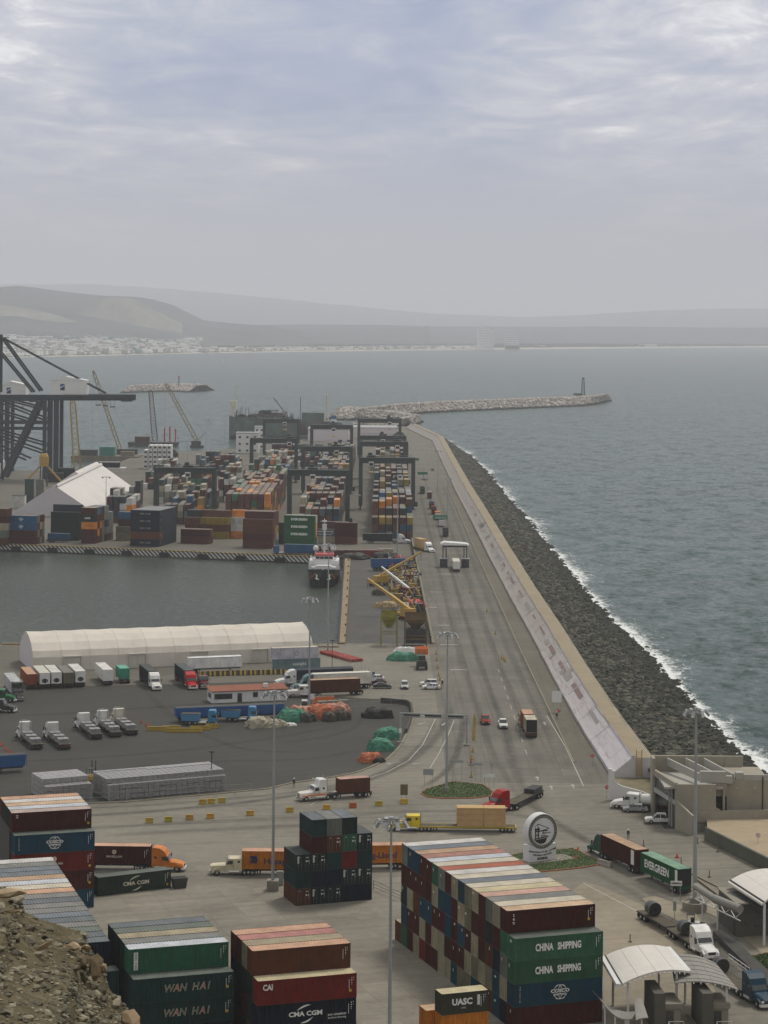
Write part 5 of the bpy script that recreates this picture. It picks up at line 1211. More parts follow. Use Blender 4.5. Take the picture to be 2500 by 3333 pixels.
# orange and white boxes beside the shed
x, y = G(400, 1745); container(x, y+22, 0, -.3, 6.06, LC, 'D', None, 'dark container under the orange one beside the white shed', 'containers along the quay front', False)
for l, c_ in ((1, 'g'), (2, 'g'), (3, 'o'), (4, 'w')): container(x+1, y+22, l*2.9, pi/2-.2, 6.06, HC, c_, None, f'{CN[c_]} container {ORD[l]} up beside the white storage shed', 'containers along the quay front', False)
# ------------------------------------------------------------------ yard blocks under the gantries
PAL = 'RRRRTTTTBBbNNDDDgWoOGMsYYRT'
def block(X0, Y0, ncol, bays, name, near_h=None, pitch=2.95, bayL=12.7, pal=PAL, L=12.19, seed=1, hmin=2, hmax=5):
    r = random.Random(seed); out = []
    for b in range(bays):
        hb = r.uniform(hmin, hmax)
        for c in range(ncol):
            h = int(round(min(hmax, max(1, hb+r.uniform(-1.2, 1.0))))) if not near_h or b >= len(near_h) else int(near_h[b][c])
            two = r.random() < .35 and L > 7
            for l in range(h):
                ch = r.choice(pal)
                if two:
                    for k_ in (0, 1): out.append((Y0+b*bayL+3.1+k_*6.15, X0+c*pitch+1.22, l, 6.06, r.choice(pal) if k_ else ch, c, b))
                else: out.append((Y0+b*bayL+6.1, X0+c*pitch+1.22, l, L, ch, c, b))
    return out, name
allb = []
for blk in (block(-4.3, 952, 6, 46, 'the block beside the fence', ['333333', '554443', '455445', '543554'], seed=4, hmin=3),
            block(-35.6, 958, 6, 20, 'the block behind the tug', ['344444', '443545', '544454'], seed=9, hmin=3),
            block(-35.6, 1225, 6, 24, 'the block behind the tug', seed=19, hmin=3, hmax=5),
            block(-69.5, 1000, 7, 13, 'the brown and orange block', ['5555555', '5455555', '4555555', '5555555', '5555555'], pal='TTTTRRTRoTRTTYGo', seed=12, hmin=4, pitch=2.85),
            block(-72, 1200, 7, 13, 'the mixed block past the brown one', pal='BbNNDgWWORroGC', seed=14, hmin=3),
            block(-97.5, 1010, 6, 8, 'the sparse block', ['333324', '213425'], seed=22, hmin=1, hmax=4),
            block(-112, 1130, 5, 5, 'the white refrigerated rows', pal='wwWWTDg', seed=25, hmin=2, hmax=4), block(-83, 1140, 3, 9, 'the white refrigerated rows', pal='wwWTODR', seed=26, hmin=3, hmax=5),
            block(-124, 1015, 3, 6, 'the boxes beside the shed', pal='DDRgTw', seed=27, hmin=2, hmax=5), block(-130, 1225, 4, 9, 'the mixed boxes past the shed', pal='DDgTRNwO', seed=41, hmin=1, hmax=4), block(-97, 1130, 3, 5, 'the dark block behind the sparse one', pal='DDNTRoG', seed=43, hmin=2, hmax=5), block(-112, 1340, 8, 7, 'the dark far left block', pal='NDDRTsB', seed=45, hmin=1, hmax=4),
            block(-76, 1440, 12, 9, 'the far corner block', pal='NNsTRGw', seed=28, hmin=1, hmax=3)):
    for t in blk[0]: allb.append((t, blk[1]))
allb.sort(key=lambda t: (t[0][0]+(0 if t[0][2] >= 0 else 0)))
tops_ = {}
for t, nm in allb: tops_[(nm, t[5], t[6])] = max(tops_.get((nm, t[5], t[6]), 0), t[2])
for (yy_, xx_, l, L, ch, c, b), nm in allb:
    top_ = tops_[(nm, c, b)] == l
    dust = random.uniform(0, 1)
    container(xx_, yy_, l*(HC+.006), pi/2, L, HC, ch, None, f'{CN[ch]} container, {ORD[l]} up, {ORD[min(c,17)]} column, {ORD[min(b,17)]} bay of {nm}', 'containers in the yard blocks', False)
# white refrigerated wall with machinery ends (far left of the yard)
rk = empty('reefer_rack', (-147, 1400, 0)); 
for i in range(6):
    for l in range(5):
        if i == 0 and l == 4: continue
        t = MB().box(i*2.9-1.22, i*2.9+1.22, 0, 12, l*2.95, l*2.95+2.85).build('refrigerated_container', M_WHITE, None, None, False, (-147, 1400, 0)); tag(t, f'white refrigerated container with dark fan, {ORD[l]} level, {ORD[i]} column of the far white wall', 'container', 'refrigerated containers in the far white wall')
        MB().box(i*2.9-.8, i*2.9+.8, -.04, 0, l*2.95+.9, l*2.95+2.1).build('cooling_unit', M_BLACK, t)
D.objects.remove(rk)
# ------------------------------------------------------------------ rubber tyred gantry cranes
def rtg(x0, x1, Y, h, label, trolley=.5, wid=8.0):
    t = empty('gantry_crane', ((x0+x1)/2, Y, 0)); tag(t, label, 'gantry crane', 'green gantry cranes over the container blocks'); w2 = (x1-x0)/2
    for sx in (-1, 1):
        for sy in (-1, 1):
            MB().bar((sx*w2, sy*wid/2*.8, 1.6), (sx*w2, sy*wid/2*.45, h-1.2), 1.9, 1.6).build('leg', M_GRN, t)
            for k_ in (-.9, .9): MB().lathe((sx*w2, sy*wid/2*.9+k_, .75), [(.3, -.3), (.75, -.3), (.75, .3), (.3, .3)], 12, 0, 'x').build('wheel', M_BLACK, t)
        MB().box(sx*w2-.5, sx*w2+.5, -wid/2-1, wid/2+1, 1.3, 2.3).build('sill_beam', M_GRN, t)
        MB().bar((sx*w2, -wid/2*.6, h*.55), (sx*w2, wid/2*.6, h*.55), .6).build('cross_tie', M_GRN, t)
        m = MB()
        for z in [2.6+i*.7 for i in range(int((h-4)/.7))]: m.box(sx*(w2+.75)-.3, sx*(w2+.75)+.3, -1.9, -1.85, z, z+.08)
        m.build('ladder', M_DARK, t)
    for sy in (-1, 1): 
        MB().box(-w2-.8, w2+.8, sy*wid/2*.45-.55, sy*wid/2*.45+.55, h-2.8, h).build('main_girder', M_GRN, t)
        m = MB(); [m.bar((x, sy*wid/2*.45+sy*.9, h), (x, sy*wid/2*.45+sy*.9, h+1.1), .06) for x in [-w2+i*2.2 for i in range(int(2*w2/2.2)+1)]]; m.bar((-w2, sy*(wid/2*.45+.9), h+1.1), (w2, sy*(wid/2*.45+.9), h+1.1), .08); m.box(-w2, w2, sy*(wid/2*.45+.9)-.35, sy*(wid/2*.45+.9)+.35, h-.05, h+.02); m.build('handrail', M_STEEL if sy < 0 else M_GRN, t)
    for sx in (-1, 1): MB().box(sx*w2-.5, sx*w2+.5, -wid/2*.45+.56, wid/2*.45-.56, h-1.7, h-.1).build('end_beam', M_GRN, t)
    tx = -w2+2*w2*trolley
    MB().box(tx-2.2, tx+2.2, -2.4, 2.4, h+.1, h+1.0).box(tx-1.6, tx+.4, -1.2, 1.2, h+1.0, h+2.3).build('trolley', M_GRN, t)
    MB().box(tx-1.2, tx+1.2, -3.4, -2.0, h-4.2, h-2.0).build('operator_cab', M_WHITE, t); MB().box(tx-1.0, tx+1.0, -3.43, -3.405, h-3.9, h-2.5).build('cab_window', M_GLASS, t)
    m = MB(); [m.bar((tx+a, b, h-2), (tx+a, b, h-7), .08) for a in (-1, 1) for b in (-.6, .6)]; m.box(tx-1.2, tx+1.2, -3, 3, h-7.6, h-7.1); m.build('spreader', M_YEL, t)
    MB().box(w2+.6, w2+2.2, -2.5, 2.5, 1.4, 3.8).build('engine_house', M_GRN, t)
    return t
rtg(-41.5, -15.6, 1007, 25.2, 'green gantry crane nearest the tug with a pale walkway on its girder', .4)
rtg(-42.5, -17.0, 1206, 25.2, 'second green gantry crane over the block behind the tug', .7)
rtg(-46.5, -20.5, 1473, 25.2, 'farthest green gantry crane over the block behind the tug', .55)
rtg(-10.8, 14.9, 1106, 25.2, 'green gantry crane nearest the viewer over the block by the fence', .2)
rtg(-12.5, 13.2, 1262, 25.2, 'second green gantry crane over the block by the fence', .8)
rtg(-13.0, 12.8, 1330, 25.2, 'third green gantry crane over the block by the fence', .5)
rtg(-16.6, 11.5, 1546, 26.5, 'farthest green gantry crane at the end of the block by the fence', .75)
rtg(-75.0, -49.5, 1290, 25.2, 'green gantry crane over the mixed block past the brown one', .85)
rtg(-82.0, -58.5, 1560, 25.2, 'far green gantry crane in front of the floating dock', .6)
rtg(-101.9, -75.9, 1018, 25.0, 'green gantry crane standing over the sparse block', .55)
# ------------------------------------------------------------------ white A-frame storage shed
sh_ = empty('storage_shed'); tag(sh_, 'white steep roofed storage shed behind the quay stacks', 'warehouse')
M_SHED = plain('shed_sheet', (.62, .59, .56), .55, .08, .06, dirt=.18); M_SHED2 = plain('shed_gable', (.55, .52, .55), .6, .06, .1)
for (y0, y1, dx, h) in ((1046, 1128, 0, 14.4), (1128, 1212, .5, 15.6)):
    cx = -152-dx*3; n = 14
    for s_ in (-1, 1):
        for i in range(n):
            ya, yb_ = y0+(y1-y0)*i/n, y0+(y1-y0)*(i+1)/n-.15
            X_ = 19.5+dx*2
            MB().add([(cx+s_*X_, ya, 1.4), (cx+s_*X_, yb_, 1.4), (cx, yb_, h), (cx, ya, h), (cx+s_*X_, ya, 1.1), (cx+s_*X_, yb_, 1.1), (cx, yb_, h-.3), (cx, ya, h-.3)], [(0, 1, 2, 3), (7, 6, 5, 4), (0, 4, 5, 1), (1, 5, 6, 2), (2, 6, 7, 3), (3, 7, 4, 0)]).build('roof_sheet', M_SHED, sh_)
    MB().prism([(cx-19.4-dx*2, 1.2), (cx, h-.1), (cx+19.4+dx*2, 1.2), (cx+19.4, 0), (cx-19.4, 0)], y0-.1, y0+.3, 0, 'y').build('gable_wall', M_SHED2, sh_)
    MB().box(cx-19, cx+19, y0+.4, y1, 0, 1.2).build('base_wall', M_CONC, sh_)
MB().prism([(-151.7, 14.5), (-151.0, 15.0), (-150.3, 14.0)], 1046, 1212, 0, 'y').build('ridge_cap', M_SHED, sh_)
# ------------------------------------------------------------------ ship-to-shore cranes
M_STS = plain('ship_crane_paint', (.012, .028, .034), .5, .25, .15, dirt=.3)
def sts(px_off, Y, label, zg, back_px, house, apex, legpx, seed=0):
    t = empty('ship_to_shore_crane'); tag(t, label, 'quay crane', 'ship to shore cranes at the left edge')
    P = lambda px, py, dy=0: (GP(px+px_off, py, Y)[0], Y+dy, GP(px+px_off, py, Y)[2])
    for dy in (-3.2, 3.2):
        a = P(-60, zg, dy); b = P(back_px, zg, dy); MB().bar(a, b, 1.4, 3.2).build('main_girder', M_STS, t)
        MB().bar(P(*apex[0], dy), P(back_px-95, zg-14, dy), .55, .7).build('forestay', M_STS, t)
        MB().bar(P(*apex[0], dy), P(legpx[1]-15, zg-22, dy*1.4), 1.2).build('backstay', M_STS, t)
        MB().bar(P(apex[0][0]-30, apex[0][1]+20, dy), P(legpx[1]-40, zg-18, dy*1.4), 1.1).build('backstay', M_STS, t)
        m = MB()
        x0, x1 = P(legpx[1]+60, zg)[0], b[0]; z = a[2]+1
        n = int((x1-x0)/1.6)
        for i in range(n): m.bar((x0+i*1.6, Y+dy*1.6, z), (x0+i*1.6, Y+dy*1.6, z+1.5), .1)
        m.bar((x0, Y+dy*1.6, z+1.5), (x1, Y+dy*1.6, z+1.5), .14); m.bar((x0, Y+dy*1.6, z+.8), (x1, Y+dy*1.6, z+.8), .1); m.box(x0, x1, Y+dy*1.6-.5, Y+dy*1.6+.5, z-.2, z); m.build('walkway_rail', M_DARK, t)
    for dy in (-9, 9):
        for lx in (legpx[1]+4, legpx[1]+24, legpx[1]+44):
            f = P(lx, zg+8, dy); MB().bar((f[0], f[1], 0), f, 2.0, 2.0).build('leg', M_STS, t)
        f = P(legpx[1]-15, zg+10, dy); g = (f[0]-21, f[1], 1.0); MB().bar(g, f, 2.3, 2.2).build('leg', M_STS, t)
        lx = f[0]+3
        for z0, z1, w_ in ((33, 33, 1.3), (29.5, 29.5, .9)): MB().bar((lx-30, Y+dy, z0), (lx+2, Y+dy, z1), w_).build('cross_beam', M_STS, t)
        for (ax, az, bx2, bz) in ((-32, 47, 2, 34), (-32, 41, -6, 33), (-34, 27, 2, 15), (-34, 22, -10, 12), (-30, 48, 2, 40), (-34, 30, 2, 20)):
            MB().bar((lx+ax, Y+dy, az), (lx+bx2, Y+dy, bz), 1.0).build('brace', M_STS, t)
        MB().bar((lx-34, Y+dy, 0), (lx-33, Y+dy, 47), 1.6).build('leg', M_STS, t)
    lx = P(legpx[1]+38, zg)[0]
    m = MB()
    for z in range(3, 44, 3): m.box(lx+.9, lx+2.2, Y-9.5, Y-8.3, z, z+.12); m.bar((lx+2.2, Y-9.5, z), (lx+2.2, Y-9.5, z+1.2), .1); m.bar((lx+2.2, Y-9.5, z+1.2), (lx+.9, Y-9.5, z+3), .08)
    m.build('stair_tower', M_DARK, t)
    (hx0, hx1, hy0, hy1) = house; a = P(hx0, hy1); b = P(hx1, hy0)
    MB().box(a[0], b[0], Y-4, Y+7, a[2], b[2]).build('machinery_house', M_WHITE, t)
    MB().prism([(a[0]-.3, b[2]), ((a[0]+b[0])/2-2, b[2]+2.2), (b[0]+.3, b[2])], Y-4.2, Y+7.2, 0, 'y').build('roof', M_WHITE, t)
    c_ = a[0]+(b[0]-a[0])*.32; zc = (a[2]+b[2])/2
    MB().add([(c_-1.3, Y-4.04, zc), (c_+1.3, Y-4.04, zc+1.6), (c_+1.3, Y-4.04, zc+2.1), (c_-1.3, Y-4.04, zc+2.1)], [(0, 1, 2, 3)]).build('logo', M_TBLUE, t)
    MB().add([(c_-1.3, Y-4.04, zc-1.6), (c_+1.3, Y-4.04, zc-1.6), (c_+1.3, Y-4.04, zc+1.1), (c_-1.3, Y-4.04, zc-.5)], [(0, 1, 2, 3)]).build('logo', M_NAVY, t)
    e = P(back_px-15, zg)
    MB().box(e[0]-5, e[0]+1, Y-4.5, Y+4.5, e[2]-2.2, e[2]+.8).build('end_platform', M_STS, t)
    for k_ in (-14, -9, -4): 
        m = MB(); x = e[0]-8+k_*.8; [m.bar((x+q, Y-3, e[2]-1), (x+q, Y-3, e[2]-5.5-k_*.1), .12) for q in (0, 2.6)]; m.box(x-.2, x+2.8, Y-4, Y-2, e[2]-6-k_*.1, e[2]-5.4-k_*.1); m.build('hanging_cage', M_DARK, t)
    ap = P(*apex[0]); MB().bar((ap[0]-1, Y, 50), (ap[0]-1, Y, ap[2]+2), 1.6).build('mast', M_STS, t); MB().box(ap[0]-4, ap[0]+3, Y-3, Y+3, ap[2], ap[2]+.4).build('mast_platform', M_DARK, t)
sts(0, 1290, 'nearer blue green ship crane with white machinery house at left', 1294, 440, (170, 285, 1238, 1284), [(10, 1100)], (0, 150))
sts(-160, 1360, 'ship crane behind, cut by the left edge, white machinery house', 1296, 300, (166, 248, 1252, 1292), [(10, 1150)], (0, 150))
struct(sheet('crane_quay', [(-470, 1285), (-168, 1285), (-168, 1375), (-470, 1375)], -.05, M_QUAY, depth=3))
# white warehouse beside crane leg, yellow hopper, dark crates
t = MB().box(-243, -228, 1330, 1380, 0, 6).build('quay_shed', M_WHITE); tag(t, 'white quay shed seen between the legs of the ship crane', 'shed'); MB().box(-241, -236, 1329.9, 1330, 0, 4).build('door', M_DARK, t)
t = empty('yellow_hopper', (-186, 1240, 0)); tag(t, 'yellow domed hopper on spread legs below the ship crane', 'hopper')
MB().lathe((0, 0, 0), [(2.4, 11), (2.6, 13), (2.6, 16.5), (1.8, 18)], 14).build('drum', M_YEL, t)
for s_ in (-1, 1):
    MB().bar((s_*2, 0, 11), (s_*9.5, 0, 3), .9).build('leg', M_YEL, t); MB().bar((s_*2, -1, 0), (s_*1.6, -1, 11), .6).build('post', M_DARK, t)
for i, (px, py, w_, h, c_) in enumerate(((95, 1640, 4.5, 12, (.03, .06, .05)), (60, 1655, 6, 6, (.45, .45, .43)), (215, 1565, 9, 7, (.02, .03, .03)), (180, 1570, 8, 5, (.02, .02, .02)), (130, 1620, 4, 9, (.12, .12, .1)), (255, 1575, 6, 5, (.02, .035, .03)))):
    x, y = G(px, py); t = MB().box(-w_/2, w_/2, 0, 5, 0, h).build('storage_bin', M_VEH, None, c_, False, (x, y, 0)); tag(t, ('tall dark green bin left of the white shed', 'pale boxy hut left of the white shed', 'dark block behind the white shed roof', 'black bin behind the white shed roof', 'grey bin under the yellow hopper', 'dark bin beside the white shed ridge')[i], 'storage bin'); MB().box(-w_/2-.1, w_/2+.1, -.1, 5.1, h, h+.25).build('lid', M_DARK, t)
# ------------------------------------------------------------------ lattice boom cranes
def lattice(m, a, b, w0, w1, n=16, d=.24):
    a, b = Vector(a), Vector(b); dr = (b-a).normalized(); x = dr.cross(Vector((0, 1, 0))).normalized(); y = x.cross(dr).normalized(); pr = None
    for i in range(n+1):
        t = i/n; w_ = w0+(w1-w0)*t if .06 < t < .94 else (w0+(w1-w0)*t)*.6; c = a+(b-a)*t
        r = [tuple(c+x*sx*w_/2+y*sy*w_/2) for sx, sy in ((-1, -1), (1, -1), (1, 1), (-1, 1))]
        if pr:
            for j in range(4): m.bar(pr[j], r[j], d*1.4); m.bar(pr[j], r[(j+1) % 4], d)
        pr = r
def boomcrane(base, tip, Y, label, mat, w=1.9, bodyc=None, z0=0, stay=None):
    x, _, z = GP(*base, Y); t = empty('lattice_crane', (x, Y, 0)); tag(t, label, 'crane', 'lattice boom cranes beyond the yard')
    tx, _, tz = GP(*tip, Y); m = MB(); lattice(m, (0, 0, z), (tx-x, 0, tz), w, w*.7); m.build('boom', mat, t)
    MB().box(-4, 3, -2.5, 2.5, z-3.5, z).box(-5, 5, -3, -1.8, z-5, z-3.5).box(-5, 5, 1.8, 3, z-5, z-3.5).build('machine_body', M_DARK if bodyc is None else bodyc, t)
    MB().bar((tx-x, 0, tz), (tx-x, 0, z), .09).build('hoist_rope', M_DARK, t)
    if stay: sx, _, sz = GP(*stay, Y); MB().bar((0, 0, z), (sx-x, 0, sz), .35).build('mast', mat, t); MB().bar((sx-x, 0, sz), (tx-x, 0, tz), .10).build('stay_rope', M_DARK, t)
    return t
M_LATY = plain('pale_yellow_lattice', (.24, .17, .05), .6, .2, .5); M_LATR = plain('rust_lattice', (.06, .025, .015), .7, .2, .5)
boomcrane((255, 1570), (236, 1300), 1330, 'upright yellow lattice tower right of the ship crane', M_YEL, 4.2)
boomcrane((395, 1475), (303, 1206), 1560, 'yellow lattice boom leaning left behind the crane girder', M_LATY, 2.4, stay=(437, 1452))
boomcrane((505, 1438), (490, 1268), 1800, 'dark rust lattice boom standing on the red barge', M_LATR, 4.2)
boomcrane((641, 1435), (539, 1247), 1700, 'long yellow lattice boom leaning left over the yard', M_LATY, 2.8, stay=(668, 1410))
boomcrane((1064, 1372), (1063, 1282), 1800, 'pale upright lattice mast beyond the gantry cranes', M_CREAM, 3.0)
# barges and vessels in the outer harbour
def barge(px, py, L, W, H, label, hullm, a=0, stuff=()):
    x, y = G(px, py, SEA); t = empty('work_barge', (x, y, SEA), a); tag(t, label, 'barge')
    MB().prism([(-L/2, H), (-L/2+.8, -.6), (L/2-.8, -.6), (L/2, H)], -W/2, W/2, 0, 'y').build('hull', hullm, t)
    for (bx0, bx1, by0, by1, h, m_) in stuff: MB().box(bx0, bx1, by0, by1, H+.004, H+h).build('deckhouse', m_, t)
    return t
barge(500, 1452, 38, 14, 3.2, 'red decked barge carrying the rust lattice crane', M_DARK, 0, ((-14, -3, -4, 4, 4, M_LATR), (8, 9, -3, -2, 11, M_RED), (12, 13, -3, -2, 12, M_RED), (16, 17, 0, 1, 10, M_RED)))
barge(345, 1500, 46, 14, 3.5, 'green housed dredge barge behind the white shed', plain('sandy_hull', (.16, .14, .10), .8, .3, .4), 0, ((-18, -6, -4, 4, 4, M_DARK), (-4, 6, -4, 4, 6, plain('sea_green_paint', (.03, .17, .13), .5)), (10, 19, -3, 3, 3, MATS['sandy_hull'])))
barge(358, 1540, 20, 7, 3.6, 'small white passenger boat with green hull', M_WHITE, 0, ((-7, 6, -2.5, 2.5, 3, M_WHITE), (-7, 6, -2.5, 2.5, 3.4, M_STEEL)))
barge(410, 1493, 30, 12, 3.2, 'grey barge carrying the leaning yellow boom', M_CONC, 0, ((-6, 8, -4, 4, 3.5, M_DARK),))
t = empty('sailing_boat', (*G(727, 1186, SEA), SEA)); tag(t, 'tiny white sailing boat alone on the bay', 'boat'); MB().prism([(-4, 1.2), (-3, 0), (3, 0), (5, 1.2)], -1.5, 1.5, 0, 'y').build('hull', M_FLAT, t); MB().prism([(-2, 2), (0, 12), (0, 2)], -.1, .1, 0, 'y').build('sail', M_FLAT, t)
# floating dock with a ship in it
fd = empty('floating_dock', (-112, 1835, SEA)); tag(fd, 'weathered green floating dock holding a rusty hulk', 'floating dock')
M_DOCK = plain('weathered_dock_steel', (.075, .12, .10), .8, .6, .12, dirt=.8); M_RUST = plain('rusty_hulk', (.12, .10, .085), .8, .4, .2, dirt=.6)
MB().prism([(-13, 0), (-13, 19), (-9, 18), (25, 17.5), (44, 16), (44, 0)], -2, 6, 0, 'y').build('side_wall', M_DOCK, fd)
MB().prism([(-6, 0), (-6, 15), (50, 14), (50, 0)], 44, 50, 0, 'y').build('side_wall', M_DOCK, fd)
MB().box(-12, 56, -2, 50, -.5, 3).build('pontoon', M_DOCK, fd)
m = MB(); m.prism([(0, 17), (6, 20), (30, 21), (34, 15), (50, 14), (54, 4), (2, 4)], 12, 34, 0, 'y'); m.build('hulk', M_RUST, fd)
MB().box(10, 20, 12, 26, 20, 22.5).box(12, 26, 10, 28, 22.5, 23.2).build('deckhouse', M_DOCK, fd)
rd = random.Random(6); dc = MB()
for _ in range(160):
    x = rd.uniform(-12, 62); z = 17.5-.06*max(x, 0); w_ = rd.uniform(.4, 1.8); dc.box(x, x+w_, -1, 3, z-rd.uniform(0, 2), z+rd.uniform(.3, 3.0)) if rd.random() < .6 else dc.bar((x, 0, z), (x+rd.uniform(-3, 3), 0, z+rd.uniform(2, 9)), .35)
tag(dc.build('deck_gear', M_DARK, fd), None, None, None, 'stuff')
m = MB(); m.bar((-10, 0, 18), (-10, 0, 30), 2.5).box(-12.5, -7, -2, 3, 26, 31).bar((-9, 0, 31), (-7, 0, 44), .8); m.build('dock_crane', M_CREAM, fd)
m = MB(); m.bar((32, 20, 20), (22, 20, 33), .7); m.bar((44, 20, 15), (44, 20, 34), .5); m.build('derrick', M_DARK, fd)
MB().box(46, 64, -6, 4, 10, 22).build('scaffold_block', M_DOCK, fd)
# white office block and tip buildings
def hut(px0, px1, py, h, depth, label, mat=None, wins=True, name='port_building', storeys=2):
    x0, y = G(px0, py); x1, _ = G(px1, py); t = empty(name, ((x0+x1)/2, y, 0)); tag(t, label, 'building'); L = x1-x0
    MB().box(-L/2, L/2, 0, depth, 0, h).build('wall', mat or M_WHITE, t); MB().box(-L/2-.3, L/2+.3, -.3, depth+.3, h, h+.5).build('roof', M_STEEL, t)
    if wins:
        n = max(2, int(L/4)); wm = MB().box(-.8, .8, -.06, -.005, 0, 1.4).mesh('window', M_GLASS)
        for s_ in range(storeys):
            for i in range(n): o = mkobj('window', wm, t); o.location = (-L/2+L*(i+.5)/n, 0, 1.2+s_*h/storeys)
    return t
hut(768, 842, 1475, 14, 12, 'white three storey harbour office among the gantry cranes', storeys=3)
hut(828, 860, 1462, 16, 10, 'narrow white tower block beside the harbour office', storeys=4)
hut(1002, 1135, 1435, 9, 40, 'long white warehouse at the tip behind the first gantry row', plain('pinkish_white_wall', (.60, .54, .56), .6, .06, .3), False)
hut(1150, 1290, 1425, 8, 40, 'long white warehouse under the farthest gantry crane', MATS['pinkish_white_wall'], False)
hut(1195, 1250, 1392, 5, 10, 'low cream building on the harbour tip', M_CREAM, True, storeys=1)
hut(1270, 1305, 1392, 7, 14, 'white block near the end of the breakwater wall', M_WHITE, True)
t = MB().box(-2.6, 2.6, 0, 5, 0, 3.5).box(-2.6, 2.6, -.01, 5.01, 3.5, 7).build('kiosk', [M_WHITE, M_TBLUE]); t.data.polygons.foreach_set('material_index', [0]*6+[1]*6); t.location = (*G(1086, 1377), 0); tag(t, 'blue and white kiosk on the harbour tip', 'kiosk'); MB().box(-2.8, 2.8, -.2, 5.2, 7, 7.3).build('roof', M_STEEL, t)
# bushy trees at the tip
def leafball(m, c, r, n, rnd, s_=.9):
    for _ in range(n):
        v = Vector((rnd.gauss(0, 1), rnd.gauss(0, 1), rnd.gauss(0, 1))).normalized()*r*rnd.uniform(.55, 1.08); v.z *= .75
        u = Vector((rnd.gauss(0, 1), rnd.gauss(0, 1), rnd.gauss(0, 1))).normalized(); w_ = u.orthogonal().normalized()*s_*rnd.uniform(.5, 1); u = u*s_*rnd.uniform(.5, 1)
        p = Vector(c)+v; m.add([tuple(p-u), tuple(p+w_), tuple(p+u), tuple(p-w_)], [(0, 1, 2, 3)])
M_LEAF = plain('dark_foliage', (.025, .045, .02), .9, .5, .4)
rnd = random.Random(8)
for (px, py, r, lb) in ((1090, 1400, 3.4, 'dark bushy tree below the blue kiosk'), (1105, 1400, 2.8, 'smaller dark tree right of the blue kiosk'), (1291, 1385, 4.2, 'dark round tree at the harbour tip by the wall'), (1300, 1440, 4.5, 'dark tree beside the farthest gantry crane leg'), (560, 1500, 4, 'dark tree by the far white container wall')):
    x, y = G(px, py); t = empty('harbour_tree', (x, y, 0)); tag(t, lb, 'tree'); MB().bar((0, 0, 0), (0, 0, 4), .5, None, 0, 7, .25).build('trunk', M_WOODD if 'M_WOODD' in globals() else M_DARK, t)
    m = MB(); [leafball(m, (rnd.uniform(-r, r)*.6, rnd.uniform(-r, r)*.6, 4+rnd.uniform(0, r*.6)), r*.55, 90, rnd) for _ in range(6)]; m.build('crown', M_LEAF, t)
# beacons
t = empty('harbour_beacon', (*G(1898, 1285, 6), 5)); tag(t, 'green lattice beacon tower near the end of the outer breakwater', 'beacon'); m = MB(); lattice(m, (0, 0, 0), (0, 0, 21), 4.5, 2.4, 8, .5); m.build('tower', plain('beacon_green', (.02, .12, .08), .5), t); MB().box(-1.6, 1.6, -1.6, 1.6, 21, 23).build('lantern', MATS['beacon_green'], t); MB().box(-12, -2, -3, 3, -1, 3).build('keeper_hut', M_DARK, t)
t = empty('islet_beacon', (*G(582, 1255, 8), 7)); tag(t, 'thin dark beacon post on the harbour mouth islet', 'beacon'); MB().bar((0, 0, 0), (0, 0, 12), 1.2).build('post', M_DARK, t); MB().box(-1.2, 1.2, -1.2, 1.2, 12, 14).build('lantern', M_RED, t)
# ------------------------------------------------------------------ far town
random.seed(77); M_TOWN = [plain('town_white', (.80, .79, .76), .8, .05, .05), plain('town_sand', (.42, .38, .32), .8, .1, .05), plain('town_grey', (.28, .28, .27), .8, .1, .05), plain('town_green', (.10, .24, .20), .8, .1, .05)]
def tower(px, pyt, pyb, wpx, label, floors, steps=()):
    Y = 9980 if px > 1400 else 8800; x, _, z = GP(px, pyt, Y); _, _, zb = GP(px, pyb, Y); W = wpx*Y/7354; zb = 0; h = z-zb
    t = empty('hotel_tower', (x, Y, zb)); tag(t, label, 'hotel', 'hotel towers on the far beach'); wl = MB()
    for (a, b, hh) in steps or ((-.5, .5, 1),): MB().box(a*W, b*W, 0, 26, 0, h*hh).build('wall', M_TOWN[0], t)
    for f in range(floors):
        for (a, b, hh) in steps or ((-.5, .5, 1),):
            z_ = h*(f+.35)/floors
            if z_ < h*hh-1: MB().box(a*W+1, b*W-1, -.6, -.02, z_, z_+h/floors*.25).build('window_band', M_TOWN[2], t)
tower(1582, 1067, 1119, 54, 'taller white hotel tower on the far beach', 13, ((-.5, -.1, 1), (-.1, .2, .96), (.2, .5, .85)))
tower(1668, 1080, 1120, 52, 'stepped white hotel beside the taller tower on the beach', 8, ((-.45, .3, 1), (.3, .42, .55), (-.5, .5, .22)))
def tbuild(px, py, w, h, m_, name='town_building', label=None):
    Y = coastY(px)*random.uniform(1.012, 1.045) if py is None else py; x = (px-1250)/7354*Y
    return MB().box(-w/2, w/2, 0, 22, 0, h).build(name, m_, None, None, False, (x, Y, 1.5))
nice = [(695, 24, 14, 0), (345, 26, 20, 0), (300, 40, 9, 3), (510, 42, 14, 0), (780, 30, 14, 0), (740, 60, 7, 1), (1470, 40, 10, 0), (1300, 50, 8, 0), (1350, 36, 9, 1), (1210, 30, 8, 0), (1760, 46, 10, 1), (2110, 90, 10, 0), (905, 36, 8, 0), (560, 34, 12, 1), (430, 46, 8, 3)]
